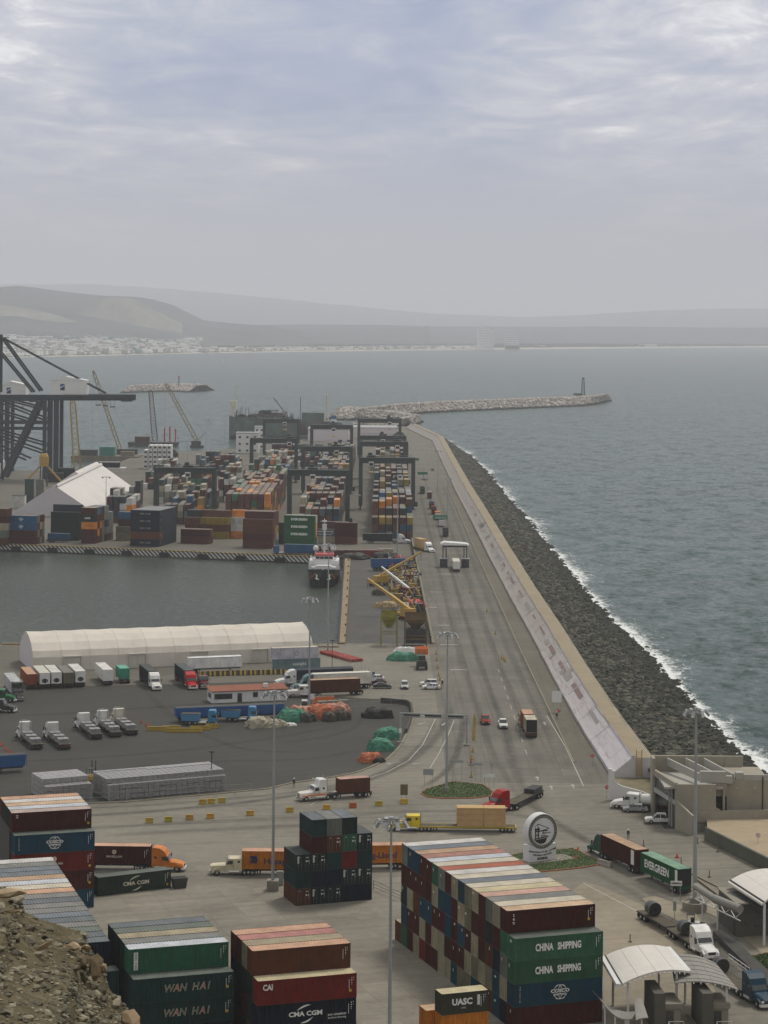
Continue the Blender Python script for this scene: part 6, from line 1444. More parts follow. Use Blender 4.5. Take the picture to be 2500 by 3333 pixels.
for i, (px, w_, h, k_) in enumerate(nice):
    Y = coastY(px)*1.012; t = MB().box(-w_/2, w_/2, 0, 24, 0, h*1.3).build('town_building', M_TOWN[k_], None, None, False, ((px-1250)/7354*Y, Y, 1)); 
    tag(t, f'{("white","sandy","grey","pale green")[k_]} low building on the far shore, {ORD[i]} of the larger ones', 'building', 'larger buildings along the far shore')
    MB().box(-w_/2+2, w_/2-2, -.5, -.02, h*.4, h*.8).build('window_band', M_TOWN[2], t); MB().box(-w_/2-1, w_/2+1, -1, 25, h*1.3, h*1.3+1.2).build('roof', M_TOWN[1], t)
town = {0: MB(), 1: MB(), 2: MB(), 3: MB()}
for _ in range(4600):
    px = random.choice((random.uniform(-60, 700), random.uniform(-60, 620), random.uniform(500, 1560))); u = random.random(); Y = coastY(px)*(1.008+.22*u**1.3 if px < 640 else 1.006+.05*u)
    x = (px-1250)/7354*Y; w_ = random.uniform(8, 26); h = random.uniform(5, 12); zg = 2+max(0, (Y/coastY(px)-1.03))*(220 if px < 640 else 0)
    town[random.choices((0, 1, 2, 3), (7, 3, 3, .6))[0]].box(x, x+w_, Y, Y+12, zg, zg+h)
o = None
for k_ in town:
    b = town[k_].build('far_town', M_TOWN[k_]); tag(b, ('white', 'sandy', 'grey', 'green')[k_]+' houses of the hazy town spread over the far shore', kind='stuff')
tw = MB()
for _ in range(5200):
    px = random.uniform(-100, 2600); u = random.random(); Y = coastY(px)*(1.014+.10*u); x = (px-1250)/7354*Y; w_ = random.uniform(14, 50); h = random.uniform(4, 11)
    zg = 2+max(0, (Y/coastY(px)-1.03))*(160 if px < 640 else 60)
    tw.add([(x-w_/2, Y, zg), (x+w_/2, Y, zg), (x+w_*.3, Y+3, zg+h), (x-w_*.25, Y+3, zg+h*.9), (x, Y+8, zg)], [(0, 1, 2, 3), (1, 4, 2), (2, 4, 3), (3, 4, 0)])
tag(tw.build('shore_woodland', MATS['dark_woodland']), 'dark trees scattered through the far town and plain', kind='stuff')
# ------------------------------------------------------------------ tyre tracks and worn bands on the roads
newmat('tyre_grime'); at = N('ShaderNodeAttribute'); at.attribute_name = 'worn'; n = NOISE(gpos(), .35, 5, .7)
bs = N('ShaderNodeBsdfPrincipled'); bs.inputs['Base Color'].default_value = (.045, .045, .038, 1); bs.inputs['Roughness'].default_value = .8
tr = N('ShaderNodeBsdfTransparent'); mx = N('ShaderNodeMixShader'); LK(MATH('MULTIPLY', at.outputs['Fac'], RAMP(n, [(.3, .35), (.65, .9)])), mx.inputs[0]); LK(tr.outputs[0], mx.inputs[1]); LK(bs.outputs[0], mx.inputs[2])
o_ = N('ShaderNodeOutputMaterial'); LK(mx.outputs[0], o_.inputs[0]); M_TYRE = MATS['tyre_grime']
def smooth(pts, n=8):
    out = []
    P = [pts[0]]+list(pts)+[pts[-1]]
    for i in range(1, len(P)-2):
        for k_ in range(n):
            t = k_/n; out.append(tuple(.5*((2*P[i][j])+(-P[i-1][j]+P[i+1][j])*t+(2*P[i-1][j]-5*P[i][j]+4*P[i+1][j]-P[i+2][j])*t*t+(-P[i-1][j]+3*P[i][j]-3*P[i+1][j]+P[i+2][j])*t**3) for j in (0, 1)))
    out.append(pts[-1]); return out
def track(pts, wd, s_=.5, z=.016):
    pts = smooth(pts); vs, at_ = [], []; n = len(pts)
    for i, p in enumerate(pts):
        a = pts[max(0, i-1)]; b = pts[min(n-1, i+1)]; d = hypot(b[0]-a[0], b[1]-a[1]) or 1; nx, ny = -(b[1]-a[1])/d, (b[0]-a[0])/d
        e = min(1, i/4, (n-1-i)/4)
        for q, v in ((-1, 0), (-.45, .8), (0, 1), (.45, .8), (1, 0)): vs.append((p[0]+nx*q*wd/2, p[1]+ny*q*wd/2, z)); at_.append(v*s_*e)
    o = MB().add(vs, [(i*5+j, i*5+j+1, (i+1)*5+j+1, (i+1)*5+j) for i in range(n-1) for j in range(4)]).build('tyre_track', M_TYRE); o['kind'] = 'structure'
    a = o.data.attributes.new('worn', 'FLOAT', 'POINT'); a.data.foreach_set('value', at_)
gp = lambda *l: [G(*p) for p in l]
for pts, wd, s_ in ((((-100, 2668), (330, 2652), (700, 2622), (950, 2590), (1150, 2552), (1290, 2500), (1380, 2440), (1440, 2370), (1470, 2300)), 3.0, .5),
                    (((-100, 2640), (400, 2625), (750, 2600), (1000, 2572), (1200, 2528), (1320, 2470), (1390, 2400), (1420, 2340)), 2.2, .35),
                    (((1380, 2560), (1440, 2520), (1480, 2470), (1500, 2400), (1515, 2330)), 2.0, .6),
                    (((-50, 2720), (400, 2690), (800, 2668), (1100, 2655), (1400, 2640), (1700, 2655), (1900, 2730), (2200, 2900), (2420, 3100)), 3.2, .3),
                    (((1950, 2760), (1850, 2700), (1760, 2640), (1700, 2560), (1660, 2460), (1640, 2360)), 2.6, .35),
                    (((1560, 2350), (1620, 2480), (1700, 2600), (1850, 2700)), 2.2, .25), (((2050, 2860), (2200, 2960), (2330, 3090), (2420, 3230)), 3.0, .5),
                    (((330, 2720), (600, 2705), (900, 2690), (1100, 2680)), 4, .3), (((1900, 2820), (2100, 2930), (2250, 3050), (2330, 3180)), 2.4, .3)):
    track(gp(*pts), wd, s_)
for pts, wd in ((((40, 2330), (250, 2320), (520, 2300), (700, 2290)), 3.5), (((0, 2480), (250, 2470), (600, 2440), (900, 2400), (1120, 2360)), 3), (((150, 2560), (420, 2500), (700, 2480), (1000, 2470), (1180, 2440)), 2.5), (((480, 2250), (560, 2330), (760, 2430), (1000, 2450)), 2.5), (((900, 2420), (1050, 2400), (1150, 2370), (1180, 2330)), 2)): track(gp(*pts), wd, .6)
for x, s_, w_ in ((21.5, .35, 2.2), (26.0, .45, 2.0), (31.0, .3, 2.4), (35.2, .3, 2.4), (37.8, .4, 1.6)): track([(x+2, 450), (x, 620), (x-.6, 800), (x-1, 1000), (x-1.4, 1300)], w_, s_)
# --- painted dashes in the lanes
for (px, py, L) in ((1423, 1927, 5), (1409, 1977, 2.5), (1444, 2035, 3.5), (1462, 2098, 5), (1448, 1868, 5.5), (1493, 2180, 4.5)):
    x, y = G(px, py); struct(MB().box(x-L/2, x+L/2, y-.5, y+.5, .008, .014).build('road_marking', M_ARROW))
# ------------------------------------------------------------------ pier fence, checkpoint
t = empty('pier_fence'); tag(t, 'long dark green fence between the pier and the breakwater road', 'fence'); M_FEN = plain('dark_green_fence', (.03, .045, .035), .7, .3, .5)
k_ = 0; y = 634.0
while y < 1240:
    x0 = 13.9-(y-634)*.0068; x1 = 13.9-(y+6-634)*.0068
    if k_ < 100: MB().prism([(x0-.07, y+.05), (x0+.07, y+.05), (x1+.07, y+5.9), (x1-.07, y+5.9)], 0, 2.0, 0, 'z').build('panel', M_FEN, t); MB().box(x0-.12, x0+.12, y-.12, y+.05, 0, 2.25).build('post', M_FEN, t)
    y += 6; k_ += 1
kr = MB(); kr.prism([(14.2, 634), (15.0, 634), (10.6, 1240), (9.9, 1240)], -.02, .35, 0, 'z'); struct(kr.build('fence_kerb', M_KERB))
t = empty('checkpoint_canopy', (*G(1480, 1846), 0)); tag(t, 'white roofed checkpoint canopy over the breakwater road lanes', 'canopy')
MB().prism([(-5.2, 8.7), (-4, 9.3), (4, 8.8), (5.2, 8.4), (5.2, 8.1), (-5.2, 8.2)], -1, 5, 0, 'y').build('roof', M_WHITE, t)
for x in (-4.4, -3.2, 4.4, 3.4): MB().bar((x, 0, 0), (x, 0, 8.2), .35).build('post', M_DARK, t)
MB().box(-4.6, 4.6, -.3, .3, 7.4, 8.0).build('truss', M_DARK, t)
for s_ in (-1, 1): MB().box(s_*4-1.5, s_*4+1.3, -1.5, 1.5, 0, 3.1).build('booth', M_DARK, t); MB().box(s_*4-1.6, s_*4+1.4, -1.7, 1.7, 3.1, 3.3).build('booth_roof', M_STEEL, t); MB().box(s_*4-1.1, s_*4+.8, -1.53, -1.505, 1.2, 2.4).build('window', M_GLASS, t)
p = G(1486, 1862); chassis((p[0], p[1]+11), pi/2, 12.4, 'white box trailer seen from behind under the checkpoint canopy', kind='box', color=(.60, .56, .50)); tractor((p[0], p[1]+11), pi/2, (.5, .5, .5), 'aero', 'pale tractor under the checkpoint canopy')
p = G(1408, 1799); p = off(p, -1.15, -6.2); tractor(p, -1.15, (.70, .70, .69), 'aero', 'white tractor hauling a timber crate past the checkpoint'); chassis(p, -1.2, 12, 'yellow low trailer with a timber crate by the checkpoint', kind='flat', z=1.0, color=(.45, .36, .03)); q = off(p, -1.2, -5.5); crate(q[0], q[1], 1.0, -1.2, 7, 2.6, 3.6, 'mustard timber crate on the trailer by the checkpoint')
random.seed(44)
for i, (px, py, c, L) in enumerate(((1375, 1605, 'D', 12.19), (1398, 1622, 'w', 3), (1405, 1655, 'b', 6.06), (1412, 1672, 'r', 6.06), (1424, 1690, 'o', 6.06), (1436, 1712, 'r', 6.06), (1450, 1745, 'D', 6.06), (1385, 1560, 'g', 12.19))):
    x, y = G(px, py); t = MB().box(-1.2, 1.2, -L/2, L/2, .9, 3.6).build('cargo_truck', M_PAINT, None, CO[c], False, (x, y, 0)); tag(t, f'{CN[c]} truck {ORD[i]} in the queue beside the pier fence', 'truck', 'trucks queueing along the pier fence')
    MB().box(-1.15, 1.15, -L/2-2.2, -L/2-.2, .6, 3.0).build('cab', M_VEH, t, random.choice(((.6, .6, .6), (.05, .05, .05), (.1, .02, .02)))); MB().box(-1.1, 1.1, -L/2-2.25, -L/2-2.21, 1.9, 2.7).build('windscreen', M_GLASS, t)
    for yy_ in (-L/2-1.4, L/2-1.2): wheel(t, 0, 0, .5, 2.3).rotation_euler = (0, 0, pi/2); t.children[-1].location = (0, yy_, .5)
car(G(1408, 1532), -pi/2, (.02, .02, .02), 'black car with headlights on, far along the breakwater road')
# ------------------------------------------------------------------ tug
tg = empty('tug_boat', (-20.6, 790, SEA)); tag(tg, 'dark green hulled tug with white bridge, bow towards the viewer', 'tug boat')
M_HULL = plain('green_black_hull', (.012, .028, .018), .45, .3, .3); M_SHIPW = plain('ship_white', (.66, .66, .66), .45, .06, .5, dirt=.15)
sec = [(0, .5, 6.4, .1), (1.2, 2.3, 6.2, .4), (3.2, 4.2, 5.9, 1.4), (6.5, 5.3, 5.5, 3.0), (11, 5.75, 5.1, 4.6), (24, 5.8, 4.6, 5.4), (42, 5.6, 4.3, 5.2), (44, 5.2, 4.3, 4.8)]
vs = []
for (y, w_, z, b) in sec: vs += [(-w_, y, z), (-w_*.93, y, z*.6), (-b, y+(.8 if y < 8 else 0), -.5), (b, y+(.8 if y < 8 else 0), -.5), (w_*.93, y, z*.6), (w_, y, z)]
nS = len(sec); m = MB(); m.add(vs, [(i*6+j, i*6+j+1, (i+1)*6+j+1, (i+1)*6+j) for i in range(nS-1) for j in range(5)]+[(0, 1, 2, 3, 4, 5), tuple((nS-1)*6+j for j in range(6))]); m.build('hull', M_HULL, tg)
m = MB(); m.add([(-w_+.25, y+.1, z-.9) for (y, w_, z, b) in sec]+[(w_-.25, y+.1, z-.9) for (y, w_, z, b) in sec], [(i, i+1, nS+i+1, nS+i) for i in range(nS-1)]); m.build('deck', M_DARK, tg)
m = MB()
for i in range(nS-4):
    for s_ in (-1, 1): (y0, w0, z0, _), (y1, w1, z1, _) = sec[i], sec[i+1]; m.bar((s_*w0, y0, z0+.05), (s_*w1, y1, z1+.05), .35)
m.build('rubbing_strake', M_BLACK, tg)
MB().prism([(-3.1, 4.2), (-3.4, 6.3), (-2.4, 7.0), (2.4, 7.0), (3.4, 6.3), (3.1, 4.2)], 7.5, 20, 0, 'y').build('forecastle', M_SHIPW, tg)
MB().box(-5.2, 5.2, 12, 24, 5.0, 8.3).build('deckhouse', M_SHIPW, tg)
for s_ in (-1, 1):
    MB().box(s_*4.9-.5, s_*4.9+.5, 11.0, 13, 4.4, 7.6).build('bulwark_wing', M_SHIPW, tg); MB().box(s_*4.6-.2, s_*4.6+.2, 11.96, 11.99, 6.9, 7.5).build('porthole', M_BLACK, tg)
    m = MB(); m.lathe((s_*3.6, 9.4, 6.0), [(.2, -.8), (.7, -.7), (.7, .7), (.2, .8)], 12, 0, 'x'); m.build('winch', M_SHIPW, tg)
    MB().bar((s_*2.3, .95, 4.7), (s_*2.1, .4, 2.8), .5, .3).build('anchor', M_SHIPW, tg); MB().bar((s_*2.9, 1.0, 3.3), (s_*1.4, .1, 3.0), .28).build('anchor_fluke', M_SHIPW, tg)
    MB().bar((s_*2.9, 1.15, 4.9), (s_*4.2, 3.0, 3.0), .35, .2).build('hull_stripe', M_ORG, tg)
    MB().lathe((s_*3.1, 16, 12.4), [(.85, -.8), (.95, -.2), (.85, .5), (.5, .9), (.1, 1.05)], 14, 0, 'z').build('radar_dome', M_SHIPW, tg, None, True); MB().bar((s_*3.1, 16, 9.9), (s_*3.1, 16, 11.7), .25).build('dome_post', M_SHIPW, tg)
    MB().bar((s_*3.4, 14, 8.2), (s_*4.9, 14, 10.0), .5).build('searchlight_arm', M_SHIPW, tg)
MB().box(-3.3, 3.3, 13.5, 20, 8.3, 9.95).build('wheelhouse', M_SHIPW, tg); MB().box(-3.45, 3.45, 13.3, 20.2, 9.95, 10.4).build('red_band', M_RED, tg)
for i in range(4): MB().box(-3.0+i*1.55, -1.6+i*1.55, 13.46, 13.49, 8.85, 9.7).build('window', M_GLASS, tg)
m = MB(); [m.bar((-3.2+i*.8, 13.4, 10.4), (-3.2+i*.8, 13.4, 11.4), .06) for i in range(9)]; m.bar((-3.2, 13.4, 11.4), (3.2, 13.4, 11.4), .08); m.build('railing', M_SHIPW, tg)
m = MB(); m.bar((0, 16, 10.2), (0, 16, 19), .75, None, 0, 8); m.bar((0, 16, 19), (0, 16, 21), 1.7, None, 0, 8); m.bar((0, 16, 21), (0, 16, 23), .3); m.bar((-3, 16, 18.4), (3, 16, 18.4), .14); m.bar((-2.6, 16, 17.4), (2.6, 16, 17.4), .1); m.bar((-3, 16, 18.4), (-2.6, 16, 17.4), .1); m.bar((3, 16, 18.4), (2.6, 16, 17.4), .1); m.box(-.8, .8, 15.2, 16.8, 21.8, 22.2); m.build('mast', M_SHIPW, tg)
for s_ in (-1, 1): m = MB(); m.box(s_*1.6-.5, s_*1.6+.5, 22, 24, 8.3, 12.6); m.build('funnel', M_HULL, tg)
# ------------------------------------------------------------------ clutter on the pier
M_OLY0 = plain('ochre_machine_paint', (.24, .16, .03), .7, .35, .8)
def tcrane(base, a, el, L, Y, label, boomm, bodym, bodyL=9, wd=1.0, z0=3.0):
    x, y = G(*base); t = empty('mobile_crane', (x, y, 0), a); tag(t, label, 'mobile crane', 'mobile cranes on the pier')
    MB().box(-bodyL*.55, bodyL*.45, -1.4, 1.4, .9, 1.9).build('carrier', bodym, t); MB().box(-3, 1.2, -1.35, 1.35, 1.9, 3.4).build('superstructure', bodym, t); MB().box(1.2, 2.6, -1.3, -.2, 2.0, 3.6).build('cab', bodym, t); MB().box(2.4, 2.62, -1.25, -.25, 2.6, 3.4).build('cab_window', M_GLASS, t)
    d = (cos(el), 0, sin(el)); b0 = (-1.5, 0, z0)
    for k_, (s0, s1, w_) in enumerate(((0, .5, 1.0), (.42, .8, .8), (.75, 1, .6))): MB().bar((b0[0]+d[0]*L*s0, 0, b0[2]+d[2]*L*s0), (b0[0]+d[0]*L*s1, 0, b0[2]+d[2]*L*s1), w_*wd).build('boom_section', boomm, t)
    MB().bar((1, 0, 2), (b0[0]+d[0]*L*.3, 0, b0[2]+d[2]*L*.3), .35).build('lifting_ram', M_CHR, t); MB().bar((b0[0]+d[0]*L, 0, b0[2]+d[2]*L), (b0[0]+d[0]*L, 0, b0[2]+d[2]*L-3), .08).build('hook_rope', M_DARK, t)
    for x_ in (-bodyL*.42, -bodyL*.22, bodyL*.2, bodyL*.38):
        for s_ in (-1, 1): wheel(t, x_, s_*1.25, .65, .5)
    return t
tcrane((1243, 1905), .55, .42, 19, 0, 'yellow crane whose boom points away to the upper right', M_YEL, M_YEL, 9, .8)
tcrane((1322, 2015), 2.35, .40, 20, 0, 'yellow crane whose thick boom points back towards the tug', M_YEL, M_YEL, 9, 1.0)
tcrane((1322, 1945), 2.3, .42, 15, 0, 'white boomed crane with a dark red cab beside the pier fence', M_WHITE, MATS['fire_red'], 8, .62)
def hopper(px0, px1, py, h, mat, label, a=0, solid=False):
    x0, y = G(px0, py); x1, _ = G(px1, py); w_ = x1-x0; t = empty('hopper_frame', ((x0+x1)/2, y+w_/2, 0), a); tag(t, label, 'hopper', 'cargo hoppers on the pier'); hw = w_/2
    for sx in (-1, 1):
        for sy in (-1, 1): MB().bar((sx*hw, sy*hw, 0), (sx*hw, sy*hw, h*.78), .35).build('leg', mat, t)
    MB().add([(-hw, -hw, h), (hw, -hw, h), (hw, hw, h), (-hw, hw, h), (-hw, -hw, h*.82), (hw, -hw, h*.82), (hw, hw, h*.82), (-hw, hw, h*.82), (-.6, -.6, h*.5), (.6, -.6, h*.5), (.6, .6, h*.5), (-.6, .6, h*.5)], [(0, 1, 5, 4), (1, 2, 6, 5), (2, 3, 7, 6), (3, 0, 4, 7), (4, 5, 9, 8), (5, 6, 10, 9), (6, 7, 11, 10), (7, 4, 8, 11)]).build('bin', mat, t)
    m = MB(); 
    for z in (h*.78, h*.35): [m.bar(a_, b_, .22) for a_, b_ in (((-hw, -hw, z), (hw, -hw, z)), ((-hw, hw, z), (hw, hw, z)), ((-hw, -hw, z), (-hw, hw, z)), ((hw, -hw, z), (hw, hw, z)))]
    m.bar((-hw, -hw, h*.75), (0, -hw, h*.4), .12); m.bar((hw, -hw, h*.75), (0, -hw, h*.4), .12); m.build('brace', mat, t)
    if solid: MB().box(-hw+.3, hw-.3, -hw+.3, hw-.3, h*.1, h*.55).build('conveyor_housing', M_DARK, t); MB().box(-hw+.2, hw-.2, -hw-.1, hw, h*.22, h*.26).build('platform', mat, t)
M_OLY = plain('olive_yellow_frame', (.22, .20, .03), .7, .3, .6); M_BRN = plain('rust_brown_frame', (.13, .085, .04), .8, .35, .6)
hopper(1240, 1292, 2102, 9.5, M_OLY, 'olive yellow legged hopper nearer the basin'); hopper(1318, 1388, 2106, 9.0, M_BRN, 'rust brown framed hopper beside the pier fence', 0, True)
def blob(name, px, py, w_, d, h, mat, label, cat='tarpaulin', seed=1, group='tarpaulin covered heaps', wr=.12):
    r = random.Random(seed); x, y = G(px, py); n, k_ = 26, 9; vs = []; ph = [r.uniform(0, 6.3) for _ in range(6)]
    for j in range(k_+1):
        t = j/k_; rr_ = cos(t*pi/2)**.45; z = h*sin(t*pi/2)**1.1
        for i in range(n):
            a = 2*pi*i/n; f = 1+wr*sin(3*a+ph[0])+wr*.8*sin(5*a+ph[1]+t*2)+wr*.5*sin(9*a+ph[2])+r.uniform(-.04, .04)
            nz_ = mnz.noise(Vector((cos(a)*2.2*rr_+seed, sin(a)*2.2*rr_, t*2)))+.5*mnz.noise(Vector((cos(a)*5*rr_+seed, sin(a)*5*rr_, t*4))); f *= 1+.16*nz_; zz_ = z*(1+.16*sin(2*a+ph[3])*(1-t))+.30*h*abs(nz_)*(1 if 0 < t else 0)-.12*h*(t > .3)
            vs.append((w_/2*rr_*f*cos(a), d/2*rr_*f*sin(a)+d/2, max(zz_, -.02 if j else -.05)))
    o = MB().add(vs, [(j*n+i, j*n+(i+1) % n, (j+1)*n+(i+1) % n, (j+1)*n+i) for j in range(k_) for i in range(n)]+[tuple(range(k_*n, (k_+1)*n))]).build(name, mat, None, None, False, (x, y, 0)); tag(o, label, cat, group); return o
def tarp(name, c, var=.2):
    newmat(name); v = gpos(); n1 = NOISE(v, 1.4, 5, .7, .6); n2 = NOISE(v, 5, 3, .6)
    finish(RAMP(n1, [(.3, tuple(x*(1-var*1.6) for x in c)), (.7, tuple(min(1, x*(1+var)) for x in c))]), .6, 0, n1, .9, .35); return MATS[name]
T_OR = tarp('orange_tarpaulin', (.52, .15, .06), .3); T_PK = tarp('faded_pink_tarpaulin', (.50, .24, .17), .3); T_GR = tarp('green_tarpaulin', (.055, .24, .155), .3); T_CR = tarp('cream_sacking', (.42, .38, .28), .35); T_BK = tarp('black_net', (.014, .018, .013), .3); T_RD = tarp('scarlet_tarpaulin', (.62, .06, .06)); T_DB = tarp('dark_scrap_heap', (.06, .055, .04), .5); T_DS = tarp('sandy_brushwood', (.42, .30, .15), .5)
for nm, px, py, w_, d, h, mt, lb, sd in (
    ('tarpaulin_heap', 948, 2352, 6.5, 4.2, 2.7, T_GR, 'dark green tarpaulin heap beside the cream sacking', 1), ('tarpaulin_heap', 975, 2343, 6.0, 4, 2.9, T_PK, 'faded pink tarpaulin heap between green and orange ones', 2),
    ('tarpaulin_heap', 1037, 2342, 7.5, 5, 3.1, T_OR, 'bright orange tarpaulin heap in the middle of the row', 3), ('scrap_heap', 1000, 2352, 3.4, 3, 2.0, T_DB, 'dark scrap between the pink and orange heaps', 4),
    ('scrap_heap', 1072, 2350, 3.2, 3, 2.1, T_DB, 'dark scrap right of the bright orange heap', 5), ('tarpaulin_heap', 1092, 2330, 7, 4, 2.6, T_PK, 'long pale orange tarpaulin behind the scrap', 6), ('scrap_heap', 1108, 2346, 4.0, 3, 2.3, T_DB, 'heap of dark scrap at the right end of the tarpaulin row', 7),
    ('sacking_heap', 842, 2372, 6, 4, 2.4, T_CR, 'cream sacking heap at the left end of the tarpaulin row', 8), ('sacking_heap', 892, 2368, 6, 3, 1.6, T_CR, 'lower cream sacking heap by the lamp mast', 9), ('sacking_heap', 945, 2364, 2.6, 1.6, .7, M_WHITE, 'small white sacks in front of the dark green tarpaulin', 10),
    ('net_heap', 1231, 2340, 6.6, 4, 2.3, T_BK, 'black net covered heap near the tip of the asphalt yard', 11), ('tarpaulin_heap', 1263, 2408, 5.4, 4, 2.4, T_GR, 'upper green tarpaulin heap by the curved kerb', 12), ('tarpaulin_heap', 1237, 2446, 5.6, 3.6, 2.4, T_GR, 'lower green tarpaulin heap by the curved kerb', 13),
    ('tarpaulin_heap', 1203, 2484, 4.6, 2.8, 1.9, T_OR, 'orange tarpaulin heap at the foot of the green ones', 14), ('net_heap', 1228, 2484, 3, 2, 1.2, T_BK, 'black sheet beside the lower orange tarpaulin', 15),
    ('tarpaulin_heap', 1318, 2153, 9.5, 4, 2.3, T_GR, 'green tarpaulin heap topped with white sacks on the pier', 16), ('sacking_heap', 1318, 2135, 6, 2, 2.5, M_WHITE, 'white sacks on the green heap on the pier', 17), ('tarpaulin_heap', 1343, 1975, 7, 4, 2.2, T_RD, 'scarlet tarpaulin behind the thick yellow boom', 18),
    ('tarpaulin_heap', 1370, 1980, 3.6, 3, 1.6, T_RD, 'scarlet tarpaulin against the pier fence', 19), ('brushwood_heap', 1262, 1980, 8, 4, 2.0, T_DS, 'sandy brushwood heap left of the yellow crane', 20), ('tarpaulin_heap', 1296, 1885, 3.2, 3, 1.7, T_RD, 'small scarlet tarpaulin near the white boom', 21),
    ('tarpaulin_heap', 1336, 1892, 3.4, 3, 1.8, T_RD, 'second small scarlet tarpaulin near the fence', 22), ('scrap_heap', 1320, 1880, 10, 8, 1.8, T_DB, 'wide dark scrap heap between the crane booms', 23), ('tarpaulin_heap', 1300, 1832, 3.4, 2, 2.8, T_RD, 'scarlet tarpaulin on top of the blue tipper', 24), ('scrap_heap', 1250, 1820, 9, 7, 2.6, T_BK, 'dark net pile behind the blue tipper', 25),
    ('scrap_heap', 1155, 1822, 12, 8, 2.2, T_BK, 'dark gear pile at the head of the pier', 26), ('scrap_heap', 1234, 1938, 4, 3, 2, T_DB, 'dark round scrap grab on the pier', 27), ('tarpaulin_heap', 1311, 2014, 1.8, 1.6, 2.0, T_RD, 'scarlet bundle between the two hoppers', 28)):
    blob(nm, px, py, w_, d, h, mt, lb, nm.split('_')[0] if nm != 'tarpaulin_heap' else 'tarpaulin', sd)
random.seed(91); pcm = {k_: MB() for k_ in range(4)}
for _ in range(620):
    y = random.triangular(690, 858, 800); x = random.uniform(3.0, 12.6)-(y-700)*.004; mm = pcm[random.choices((0, 1, 2, 3), (5, 3, 2, 1))[0]]; z = random.uniform(0, 1.6); a = random.uniform(0, 3.14); l_ = random.uniform(.6, 3.2)
    if random.random() < .5: mm.bar((x-l_*cos(a)/2, y-l_*sin(a)/2, z), (x+l_*cos(a)/2, y+l_*sin(a)/2, z+random.uniform(0, 3.0)), random.uniform(.12, .5))
    else: w_ = random.uniform(.3, 1.1); mm.box(x-w_, x+w_, y-w_, y+w_, 0, random.uniform(.5, 3.4))
for k_, (mt, lb) in enumerate(((M_OLY0, 'ochre'), (M_DARK, 'dark'), (M_STEEL, 'grey'), (MATS['fire_red'], 'red'))): tag(pcm[k_].build('machinery_clutter', mt), lb+' machine parts and beams strewn over the pier', kind='stuff')
tipper((1210, 1858), (1335, 1857), 'blue tipper trailer lying across the head of the pier', 3.2)
t = empty('wheel_loader', (*G(1373, 2176), 0), pi/2); tag(t, 'dark wheel loader with a raised orange bucket on the pier', 'loader')
MB().box(-3.2, .6, -1.2, 1.2, .9, 2.4).build('body', M_DARK, t); MB().box(-1.6, .2, -.9, .9, 2.4, 3.5).build('cab', M_DARK, t); MB().box(-1.62, -1.59, -.8, .8, 2.6, 3.3).build('cab_window', M_GLASS, t)
for s_ in (-1, 1): MB().bar((.4, s_*.7, 1.6), (4.2, s_*.7, 3.6), .35).build('lift_arm', M_DARK, t)
MB().prism([(4.2, 3.0), (6.2, 3.2), (6.4, 4.9), (6.2, 4.9), (5.6, 3.6), (4.5, 4.6), (4.2, 4.6)], -1.7, 1.7, 0, 'y').build('bucket', M_ORG, t)
for x in (-2.2, 1.2):
    for s_ in (-1, 1): wheel(t, x, s_*1.15, .8, .6)
# ------------------------------------------------------------------ long white tent warehouse
a = .325; fo = G(107.6, 2187); tt = empty('tent_warehouse', (*fo, 0), a); tag(tt, 'long off white fabric tent warehouse beside the basin', 'warehouse')
M_TENT = plain('off_white_fabric', (.60, .555, .49), .7, .08, .10, dirt=.2); M_TENTD = plain('tent_door', (.50, .47, .42), .7, .06, .5)
pf = [(0, 0), (.05, 3.6), (.9, 5.2), (3.2, 7.0), (6.5, 8.3), (10.3, 9.0), (14.1, 8.3), (17.4, 7.0), (19.7, 5.2), (20.55, 3.6), (20.6, 0)]
NB = 10; LB = 74.5/NB
for i in range(NB):
    x0, x1 = i*LB+.06, (i+1)*LB-.06
    vs = [(x, y, z) for x in (x0, x1) for y, z in pf]; n = len(pf); sg = .12
    vm = [((x0+x1)/2, y+(sg if y < 10 else -sg)*(0 if z < .1 else 1), z-sg if z > 4 else z) for y, z in pf]
    vs = vs[:n]+vm+vs[n:]
    MB().add(vs, [(q*n+j, q*n+j+1, (q+1)*n+j+1, (q+1)*n+j) for q in (0, 1) for j in range(n-1)]).build('fabric_bay', M_TENT, tt)
for i in range(NB+1): m = MB(); m.tube([(i*LB, y, z-.02) for y, z in pf], .16, 0, 4); m.build('rib', M_TENT, tt)
for x in (.02, 74.48): MB().add([(x, y, z) for y, z in pf], [tuple(range(len(pf)))]).build('gable_wall', plain('tent_gable', (.56, .53, .55), .7, .05, .3) if x < 1 else MATS['tent_gable'], tt)
for px0, px1, pyb in ((216, 264, 2186), (428, 477, 2178), (634, 682, 2172), (834, 883, 2165)):
    P0 = G(px0, pyb); P1 = G(px1, pyb-2); u = lambda p: (p[0]-fo[0])*cos(a)+(p[1]-fo[1])*sin(a)
    x0, x1 = u(P0), u(P1); xm = (x0+x1)/2; w_ = 2.1
    MB().box(xm-w_-.2, xm+w_+.2, -.5, .6, 3.45, 3.75).build('lintel', M_TENTD, tt)
    for s_ in (0, 1): MB().box(xm-w_+s_*w_+.03, xm+s_*w_-.03, -.22, -.15, 0, 3.4).build('door', M_TENTD, tt)
    for s_ in (-1, 1): MB().box(xm+s_*(w_+.12)-.1, xm+s_*(w_+.12)+.1, -.5, .3, 0, 3.45).build('door_post', M_TENTD, tt)
